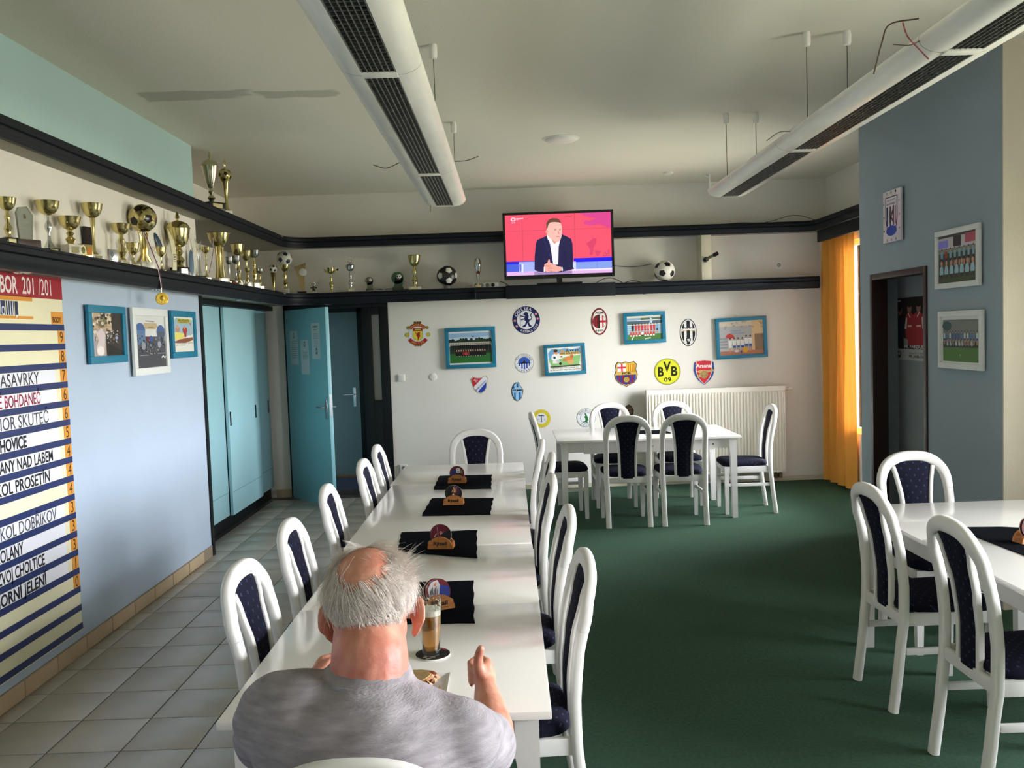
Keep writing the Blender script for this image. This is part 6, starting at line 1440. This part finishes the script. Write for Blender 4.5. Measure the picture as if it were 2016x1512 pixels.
# upper shelf, top left
p = onX(417, 400, -2.40); py = p.y; ph_ = onX(417, 300, -2.40).z-ZUP
trophy((-2.40, py, ZUP), ph_, wid(32, py), 'tall silver lidded cup on a black base, high on the upper shelf', m=mat('champagne_silver', 'd6d2b4', .2, metal=1), bowl=[(.1, 0), (.3, .06), (.6, .35), (.85, .7), (.98, .96), (1.03, 1), (.95, 1), (.8, .7), (.5, .3)], bm_=MARBLE_B, lid=True, kind=3, ch=.38, bh=.13, rz=R(55), bw=.95)
p = onX(443, 345, -2.36); r = wid(12.5, p.y); h = p.z-ZUP
e = empty('football_trophy', (p.x, p.y, ZUP), R(50), label='golden ball on a slender gold stand on the upper shelf', cat='trophy'); part(e, MB().box((-.035, -.03, 0), (.035, .03, .035), bev=.002), 'base', MARBLE)
part(e, MB().lathe([(.03, .035), (.014, .07), (.014, .14), (.028, h-r*1.1), (.04, h-r*.8)], 14), 'stem', GOLD); put_ball(e, GBALL, (0, 0, h), r, rot=(.2, .5, .1)); part(e, MB().lathe([(.012, h+r*.9), (.004, h+r*1.1), (.004, h+r*1.3)], 10).sphere((0, 0, h+r*1.3+.03), (.014, .004, .028)), 'finial', GOLD2)
# ------------------------------------------------------------------ beer, coaster, food
c = empty('beer_coaster', (-.264, 2.604, .7535), label='dark round coaster with red print under the beer glass', cat='coaster', rot=(0, 0, R(20)))
MB().lathe([(.0525, -.0028), (.053, 0), (.0525, .0006)], 48).build('board', mat('coaster_card_edge', 'e3ddd2', .8), c)
a = Art(.105, .105); a.dz = .0002; a.ell(.5, .5, .5, .5, '17120f', 40); a.up(); a.ring(.5, .5, .42, .42, .47, .47, '7c2424', 10, 80); a.ring(.5, .5, .40, .40, .47, .47, 'a02c30', 20, 60); a.poly([(.15, .3), (.3, .5), (.25, .2)], '8d8478'); a.text('PIVO', .2, .12, .5, .22, 'b5a890', .02, 20); a.build('print', c, (0, 0, .0007))
GLASS = bpy.data.materials.new('clear_glass'); GLASS.use_nodes = True; b = GLASS.node_tree.nodes['Principled BSDF']; b.inputs['Transmission Weight'].default_value = 1; b.inputs['Roughness'].default_value = .02; b.inputs['IOR'].default_value = 1.45; b.inputs['Base Color'].default_value = (.96, .98, .96, 1)
BEER = bpy.data.materials.new('lager_beer'); BEER.use_nodes = True; b = BEER.node_tree.nodes['Principled BSDF']; b.inputs['Transmission Weight'].default_value = .8; b.inputs['Roughness'].default_value = .08; b.inputs['IOR'].default_value = 1.33; b.inputs['Base Color'].default_value = lin('f0a832'); b.inputs['Subsurface Weight'].default_value = .0
g = empty('beer_glass', (-.268, 2.604, .7545), label='tall glass of golden beer with white foam on the near table', cat='glass')
outp = [(.026, 0), (.029, .003), (.0285, .012), (.0265, .022), (.0285, .05), (.032, .10), (.0345, .135), (.0355, .16), (.035, .182)]
inp = [(.0335, .182), (.0338, .16), (.0325, .135), (.030, .10), (.0265, .05), (.0245, .024), (.022, .014), (0, .012)]
MB().lathe([(0, 0)]+outp+inp, 40, cap=False).build('glass', GLASS, g, smooth=60)
MB().lathe([(0, .0125), (.0215, .0145), (.0242, .0245), (.0262, .05), (.0297, .10), (.0318, .128), (0, .128)], 40, cap=False).build('beer', BEER, g, smooth=40)
fm = MB(); fm.lathe([(0, .1285), (.0318, .1285), (.0325, .14), (.0328, .146), (.028, .149), (.018, .146), (0, .147)], 32, cap=False); fm.build('foam', mat('beer_foam', 'f1ead9', .8, bump=.8, bscale=300), g, smooth=60)
rs = MB(); rr_ = random.Random(5)
for k in range(60):
    t = rr_.random()*2*pi; z = rr_.uniform(.148, .172); rs.sphere((.0328*cos(t), .0328*sin(t), z), (.0018, .0018, rr_.uniform(.001, .004)), n=6, k=4)
rs.build('foam_lacing', mat('beer_foam', 'f1ead9', .8), g)
# paper tray with bread and sausages
fd = empty('paper_tray', (-.30, 2.36, .7515), label='crumpled white paper tray under the bread and sausages', cat='tray')
vs = []; fs = []; N = 20; r9 = random.Random(9)
for j in range(N+1):
    for i in range(N+1):
        x = -.10+.20*i/N; y = -.075+.15*j/N; ed = max(abs(x)/.10, abs(y)/.075); vs.append((x, y, .002+.012*max(0, ed-.8)*5*.4+.003*r9.random()*(ed > .7)))
for j in range(N):
    for i in range(N): k = j*(N+1)+i; fs.append((k, k+1, k+N+2, k+N+1))
MB().add(vs, fs).build('paper', mat('white_paper', 'dcdad4', .8, bump=.2), fd, smooth=50)
SAU = mat('grilled_sausage', '6a2f16', .35, var=.3, vscale=40, bump=.3, bscale=80)
def sausage(p, q, r, label):
    p, q = Vector(p), Vector(q); d = q-p; o = empty('sausage', p, label=label, cat='sausage', group='grilled sausages on the tray')
    pts = [d*t+Vector((0, .006*sin(pi*t), .002*sin(pi*t))) for t in (0, .03, .1, .3, .5, .7, .9, .97, 1)]; MB().tube(pts, [r*.2, r*.6, r*.92, r, r, r, r*.92, r*.6, r*.2], n=14).build('skin', SAU, o, smooth=70)
sausage((-.345, 2.400, .768), (-.232, 2.392, .768), .0135, 'brown grilled sausage lying farthest back on the paper tray')
sausage((-.345, 2.374, .768), (-.230, 2.366, .768), .0135, 'brown grilled sausage in front of the other one')
BR = mat('bread_crumb', 'c9a878', .9, bump=.6, bscale=90, var=.12, vscale=30)
CRU = mat('bread_crust', '8a5a2c', .7, bump=.5, bscale=60, var=.2, vscale=20)
def bread(loc, rz, s, label):
    o = empty('bread_slice', loc, 0, label=label, cat='bread', group='bread slices', rot=(R(12), R(-8), rz)); pts = [(s*.055*cos(R(t))*(1+.06*sin(R(3*t))), s*.040*sin(R(t))) for t in range(0, 360, 20)]
    MB().prism(pts, 'z', .0, .012).build('crumb', BR, o, smooth=40); MB().prism([(x*1.05, y*1.06) for x, y in pts], 'z', .001, .010).build('crust', CRU, o, smooth=40)
bread((-.325, 2.325, .766), R(30), 1.0, 'slice of bread at the front left of the paper tray')
bread((-.285, 2.335, .782), R(-20), .8, 'smaller bread slice lying on top')
ps_ = MB(); 
for k in range(26):
    x, y = r9.uniform(-.275, -.225), r9.uniform(2.30, 2.35); an = r9.random()*pi; l_ = r9.uniform(.008, .018); z = .762+r9.random()*.02
    ps_.add([(x, y, z), (x+l_*cos(an), y+l_*sin(an), z+.004), (x+l_*cos(an+.9), y+l_*sin(an+.9), z+.012)], [(0, 1, 2)])
o = ps_.build('food_scraps', mat('scrap_tan', 'c9a07a', .8), smooth=0); tag(o, 'torn bread and onion scraps on the edge of the paper tray', 'food scraps', kind='stuff')

# ------------------------------------------------------------------ the man
def remesh(prims, name, m, voxel, iters, parent, smooth=True, factor=.5):
    me = prims.mesh(name, m, smooth=0); o = bpy.data.objects.new(name, me); COL.objects.link(o)
    r = o.modifiers.new('r', 'REMESH'); r.mode = 'VOXEL'; r.voxel_size = voxel; r.use_smooth_shade = True
    s = o.modifiers.new('s', 'SMOOTH'); s.factor = factor; s.iterations = iters
    dg = bpy.context.evaluated_depsgraph_get(); dg.update()
    nm = bpy.data.meshes.new_from_object(o.evaluated_get(dg)); o.modifiers.clear(); o.data = nm; bpy.data.meshes.remove(me)
    nm.name = name
    if smooth: nm.polygons.foreach_set('use_smooth', [True]*len(nm.polygons))
    if not nm.materials: nm.materials.append(m)
    o.parent = parent; return o
def cap(mb, p, q, r0, r1, n=14):
    p, q = Vector(p), Vector(q); d = q-p; L_ = d.length
    if L_ > 1e-5: mb.tube([p, p+d*.5, q], [r0, (r0+r1)/2, r1], n=n)
    mb.sphere(p, r0, n=n, k=10); mb.sphere(q, r1, n=n, k=10)
def chain(mb, pts, rs):
    for (p, a), (q, b_) in zip(zip(pts, rs), list(zip(pts, rs))[1:]): cap(mb, p, q, a, b_)
man = empty('person', (0, 0, 0), label='balding white-haired man in a grey T-shirt sitting at the near table', cat='person')
SKIN = bpy.data.materials.new('weathered_skin'); SKIN.use_nodes = True; n = SKIN.node_tree; b = n.nodes['Principled BSDF']
tcn = n.nodes.new('ShaderNodeTexCoord'); nz = n.nodes.new('ShaderNodeTexNoise'); nz.inputs['Scale'].default_value = 22; nz.inputs['Detail'].default_value = 6
n.links.new(tcn.outputs['Object'], nz.inputs['Vector']); rp_ = n.nodes.new('ShaderNodeValToRGB'); rp_.color_ramp.elements[0].position = .3; rp_.color_ramp.elements[1].position = .72
rp_.color_ramp.elements[0].color = lin('b8705a'); rp_.color_ramp.elements[1].color = lin('d69a80'); n.links.new(nz.outputs['Fac'], rp_.inputs[0])
# sunburnt neck: a redder patch fixed to the body round the nape
mp = n.nodes.new('ShaderNodeMapping'); mp.vector_type = 'TEXTURE'; mp.inputs['Location'].default_value = (-.30, 1.73, 1.06); mp.inputs['Scale'].default_value = (.13, .12, .085)
n.links.new(tcn.outputs['Object'], mp.inputs[0]); ln = n.nodes.new('ShaderNodeVectorMath'); ln.operation = 'LENGTH'; n.links.new(mp.outputs[0], ln.inputs[0])
mrr = n.nodes.new('ShaderNodeMapRange'); mrr.inputs[1].default_value = .45; mrr.inputs[2].default_value = 1.15; mrr.inputs[3].default_value = .75; mrr.inputs[4].default_value = 0; n.links.new(ln.outputs['Value'], mrr.inputs[0])
mx = n.nodes.new('ShaderNodeMix'); mx.data_type = 'RGBA'; n.links.new(mrr.outputs[0], mx.inputs[0]); n.links.new(rp_.outputs[0], mx.inputs[6]); mx.inputs[7].default_value = lin('bb5a52'); n.links.new(mx.outputs[2], b.inputs['Base Color'])
b.inputs['Roughness'].default_value = .5; b.inputs['Subsurface Weight'].default_value = .12; b.inputs['Subsurface Radius'].default_value = (.012, .004, .002)
nb_ = n.nodes.new('ShaderNodeTexNoise'); nb_.inputs['Scale'].default_value = 90; nb_.inputs['Detail'].default_value = 5; n.links.new(tcn.outputs['Object'], nb_.inputs['Vector']); bp_ = n.nodes.new('ShaderNodeBump'); bp_.inputs['Strength'].default_value = .35; bp_.inputs['Distance'].default_value = .003; n.links.new(nb_.outputs['Fac'], bp_.inputs['Height']); n.links.new(bp_.outputs[0], b.inputs['Normal'])
HC = Vector((-.306, 1.795, 1.163))          # head centre
TILT = Matrix.Rotation(R(-3), 4, 'X') @ Matrix.Rotation(R(-3), 4, 'Y')    # looking ahead to the screen, slightly to the left side
MH = Matrix.Translation(HC) @ TILT @ Matrix.Scale(1.06, 4)
B = MB()
# head in its own frame: +y face, +z crown
B.sphere((0, -.006, .022), (.083, .100, .092), n=28, k=18, M=MH); B.sphere((0, .03, .01), (.074, .078, .085), n=24, k=14, M=MH)
B.sphere((0, .035, -.055), (.062, .062, .062), n=20, k=12, M=MH); B.sphere((0, .062, -.088), (.038, .03, .028), n=16, k=10, M=MH)
B.sphere((0, .112, -.022), (.014, .02, .016), n=12, k=8, M=MH); B.tube([MH @ Vector((0, .100, .018)), MH @ Vector((0, .118, -.018))], [.008, .013], n=8); B.sphere((0, .098, .03), (.055, .014, .012), n=14, k=8, M=MH)
B.sphere((0, .096, -.062), (.024, .012, .007), n=10, k=6, M=MH); B.sphere((0, .096, -.071), (.021, .012, .006), n=10, k=6, M=MH)
B.sphere((0, -.052, -.035), (.062, .045, .055), n=18, k=12, M=MH)
for s in (-1, 1):     # ears: rim, lobe, concha back
    E_ = MH @ Matrix.Translation((s*.083, -.002, -.034)) @ Matrix.Rotation(R(s*30), 4, 'Z') @ Matrix.Rotation(R(-8), 4, 'X') @ Matrix.Rotation(R(s*6), 4, 'Y')
    B.sphere((s*.004, 0, 0), (.008, .021, .032), n=14, k=10, M=E_); B.sphere((s*.006, -.004, .012), (.009, .022, .026), n=14, k=10, M=E_); B.sphere((s*.001, .006, -.028), (.007, .010, .010), n=10, k=8, M=E_)
    ring = [E_ @ Vector((s*(.008+.003*sin(R(t))), -.004+.021*cos(R(t)), .006+.034*sin(R(t)))) for t in range(-40, 215, 21)]; B.tube(ring, .0052, n=7)
# neck, trunk
chain(B, [HC+Vector((0, -.045, -.045)), (-.300, 1.705, 1.075), (-.300, 1.688, .99)], [.074, .079, .080])
B.sphere((0, 0, -.012), (.200, .125, .118), n=24, k=14, M=Matrix.Translation((-.300, 1.68, .925)) @ Matrix.Rotation(R(9), 4, 'Y')); B.sphere((-.300, 1.69, .78), (.205, .15, .20), n=24, k=14); B.sphere((-.30, 1.72, .62), (.20, .165, .15), n=24, k=14)
# legs under the table
for s in (-1, 1):
    chain(B, [(-.30+s*.10, 1.74, .575), (-.30+s*.15, 2.14, .565), (-.30+s*.15, 2.17, .30), (-.30+s*.15, 2.13, .10)], [.088, .062, .050, .038]); chain(B, [(-.30+s*.15, 2.11, .06), (-.30+s*.16, 2.30, .045)], [.038, .034])
# arms: (x, y, z)
SR, ER, WR = Vector((-.130, 1.665, .925)), Vector((-.058, 1.915, .790)), Vector((-.088, 2.150, .828))
SL, EL, WL = Vector((-.478, 1.67, .985)), Vector((-.575, 1.90, .820)), Vector((-.52, 2.135, .860))
for S_, E2, W_ in ((SR, ER, WR), (SL, EL, WL)): chain(B, [S_, S_.lerp(E2, .5), E2, E2.lerp(W_, .3), E2.lerp(W_, .75), W_], [.066, .056, .045, .048, .037, .029])
def hand(W_, fwd, upv, side, thumb_up=True):
    """closed hand: fwd = along the forearm, side = from palm heel toward the thumb side is +up"""
    f = Vector(fwd).normalized(); u = (Vector(upv)-f*Vector(upv).dot(f)).normalized(); s_ = f.cross(u)*side     # s_ = direction the fingers curl towards
    P = lambda a, b_, c_: W_+f*a+u*b_+s_*c_
    cap(B, P(.0, 0, 0), P(.045, .0, -.002), .027, .030); cap(B, P(.055, .018, -.006), P(.058, -.022, -.006), .021, .019); cap(B, P(.03, .012, 0), P(.035, -.014, 0), .024, .022)
    for k, (len_, up_) in enumerate(((1.0, .027), (1.08, .009), (1.0, -.009), (.82, -.026))):
        r = .0102-.0006*k; a0 = P(.066, up_, -.012); a1 = P(.066+.026*len_, up_*.95-.002, .008); a2 = P(.064+.010*len_, up_*.95-.003, .034); a3 = P(.048, up_*.93-.003, .032)
        chain(B, [a0, a1, a2, a3], [r*1.12, r*1.05, r*.95, r*.85])
    if thumb_up: chain(B, [P(.022, .020, .008), P(.036, .042, .016), P(.040, .070, .016), P(.038, .094, .010)], [.018, .0148, .0125, .0108])
    else: chain(B, [P(.022, .020, .010), P(.046, .036, .022), P(.072, .034, .030)], [.018, .013, .0105])
hand(WR, (-.10, .90, .30), (0.05, -.25, .95), -1)
hand(WL, (.35, .85, .20), (0, -.2, 1), 1, False)
body = remesh(B, 'body', SKIN, .0052, 7, man)
EYEW = mat('eye_white', 'e8e4dc', .3)
for s in (-1, 1):
    q = MH @ Vector((s*.031, .092, .010)); MB().sphere(q, .0115, n=14, k=10).build('eye', EYEW, man); 
# shirt
SHIRT = mat('heather_grey_jersey', '979093', .95, bump=.5, bscale=160, var=.22, vscale=22, stretch=(.8, .8, 4), spec=.1)
Sh = MB()
TL = Matrix.Translation((-.300, 1.665, .915)) @ Matrix.Rotation(R(9), 4, 'Y')
Sh.sphere((0, 0, 0), (.228, .150, .150), n=28, k=16, M=TL); Sh.sphere((-.300, 1.675, .78), (.232, .172, .21), n=28, k=16); Sh.sphere((-.30, 1.705, .62), (.222, .188, .17), n=28, k=16)
Sh.sphere((-.305, 1.66, .985), (.12, .098, .085), n=24, k=12)
cap(Sh, (-.300, 1.690, .965), (-.303, 1.702, 1.018), .116, .094, n=28)
Sh.sphere((-.435, 1.665, .995), (.105, .100, .080), n=20, k=12); Sh.sphere((-.185, 1.668, .945), (.110, .100, .075), n=20, k=12); Sh.sphere((-.31, 1.605, .92), (.17, .09, .14), n=20, k=12)
for S_, E2, k in ((SR, ER, .60), (SL, EL, .62)):
    d = E2-S_; chain(Sh, [S_+Vector((0, 0, .005)), S_+d*.3, S_+d*k], [.084, .080, .076])
shirt = remesh(Sh, 'shirt', SHIRT, .0075, 14, man)
# folds pressed into the cloth
from mathutils import noise
for v in shirt.data.vertices:
    c_ = v.co; a_ = noise.noise(Vector((c_.x*5+c_.z*6, c_.y*7, c_.z*10-c_.x*8))); b2_ = noise.noise(Vector((c_.x*16-c_.z*10, c_.y*14, c_.z*26+c_.x*6)))
    nrm = (c_-Vector((-.3, 1.69, c_.z*.5+.42))).normalized(); v.co = c_+nrm*(.0085*a_+.0040*b2_)
# collar band
cl = MB(); N = 44; pts = []
CA = Vector((-.303, 1.701, 1.032))
for k in range(N+1):
    t = 2*pi*k/N; pts.append(CA+Vector((.0965*cos(t), .0950*sin(t), -.020*sin(t)-.010*cos(t))))
cl.tube(pts, .0075, n=8, cap=False); cl.build('collar', mat('collar_grey', '8b888f', .95, bump=.6, bscale=250), man, smooth=70)
# trousers
Tr = MB(); Tr.sphere((-.30, 1.73, .575), (.208, .175, .115), n=24, k=12)
for s in (-1, 1): chain(Tr, [(-.30+s*.10, 1.74, .575), (-.30+s*.15, 2.15, .568), (-.30+s*.15, 2.175, .30), (-.30+s*.15, 2.14, .09)], [.100, .078, .064, .056])
remesh(Tr, 'trousers', mat('dark_trousers', '23252c', .9, bump=.4), .009, 8, man)
for s in (-1, 1):
    sm = MB(); chain(sm, [(-.30+s*.15, 2.10, .05), (-.30+s*.16, 2.32, .042)], [.046, .042]); sm.box((-.30+s*.15-.045, 2.06, .004), (-.30+s*.16+.045, 2.36, .025), bev=.01); sm.build('shoe', mat('brown_shoe', '3a2a20', .5), man, smooth=60)
# hair: short strands combed back round the bald crown
hm = MB(); hr = random.Random(11)
def strand_(p, d, L_, r, bend):
    pts = [p]; q = p.copy(); dd = d.normalized()
    for k in range(4): dd = (dd+bend*.28).normalized(); q = q+dd*(L_/4); pts.append(q.copy())
    vs = []; fs = []; w = dd.cross(Vector((0.2, 1, .3))).normalized(); w2 = dd.cross(w)
    for k, c_ in enumerate(pts):
        rr = r*(1-k/5.2)
        for j in range(3): t = 2*pi*j/3; vs.append(c_+(w*cos(t)+w2*sin(t))*rr)
    for k in range(4):
        for j in range(3): a_ = k*3+j; b_ = k*3+(j+1) % 3; fs.append((a_, b_, b_+3, a_+3))
    hm.add(vs, fs)
cnt = 0
M3 = TILT.to_3x3()
while cnt < 8500:
    th = hr.uniform(-pi, pi); zz = hr.uniform(-.62, 1); rxy = math.sqrt(1-zz*zz); d = Vector((rxy*sin(th), -rxy*cos(th), zz))
    back = -d.y
    if d.y > .35 and zz < .55: continue                       # face
    if abs(d.x) > .80 and zz < -.12: continue                 # round the ears
    if zz < -.46+.08*abs(d.x): continue                          # nape line
    # bald oval on the back of the crown, thinning at its rim, fuzz left towards the forehead
    bc = Vector((-.06, -.44, .90)); ct = d.dot(bc)
    e1 = (d.x+.06)/.60; e2 = d.dot(Vector((0, .90, .44)))/.62
    bald = math.hypot(e1, e2) if ct > 0 else 9
    if bald < .88 and hr.random() > .02: continue
    if bald < 1.12 and hr.random() > .35: continue
    p = Vector((d.x*.0835, d.y*.1010-.006, d.z*.0925+.022))
    if zz < -.2: p.y -= .004
    # combing: away from the crown, down the back, sweeping to the right
    cl_ = noise.noise(d*4.5); c2_ = noise.noise(d*9+Vector((5, 0, 0)))
    tdir = Vector((d.x*.3+.5+1.1*cl_, -.25, -.9+.6*c2_+.3*abs(d.x))) if zz < .62 else Vector((.8 if d.x > -.1 else -.3, -.4+1.2*cl_, .1))
    tdir = (tdir-d*tdir.dot(d)).normalized()
    L_ = hr.uniform(.022, .042)*(1.25 if zz > .2 else .7 if zz < -.25 else 1)
    lift = hr.uniform(.04, .30) if zz < .3 else hr.uniform(.08, .38)
    if hr.random() < .04: lift += .35; L_ *= 1.25
    jit = Vector((hr.gauss(0, .12), hr.gauss(0, .12), hr.gauss(0, .12)))+Vector((c2_, cl_, -c2_))*.25
    dr_ = (tdir+d*lift+jit).normalized()
    strand_(MH @ p, M3 @ dr_, L_, .00062, -(M3 @ d)*.5); cnt += 1
# tuft blown out at the right side
for k in range(160):
    p = Vector((.075+hr.gauss(0, .006), -.01+hr.gauss(0, .02), .062+hr.gauss(0, .014))); dr_ = Vector((.8, -.2, .55))+Vector((hr.gauss(0, .25), hr.gauss(0, .3), hr.gauss(0, .25)))
    strand_(MH @ p, M3 @ dr_, hr.uniform(.02, .045), .0006, Vector((.1, 0, -.2)))
HAIR = mat('white_hair', 'e4d9d0', .45, spec=.5); hb = HAIR.node_tree.nodes['Principled BSDF']; hb.inputs['Subsurface Weight'].default_value = 0
g.scale = (1, 1, .95)
ho = hm.build('hair', HAIR, man, smooth=180)
# knife in the left hand
kn = empty('knife', (-.50, 2.19, .87), label='steel table knife in the man\'s left hand', cat='knife')
MB().tube([(0, 0, 0), (.02, .05, -.03)], .004, n=8).build('handle', CHROME, kn); MB().prism([(0, 0), (.08, .0), (.085, .006), (.0, .014)], 'y', -.0008, .0008, M=Matrix.Translation((.02, .05, -.03)) @ Matrix.Rotation(R(60), 4, 'Z') @ Matrix.Rotation(R(35), 4, 'Y')).build('blade', CHROME, kn)
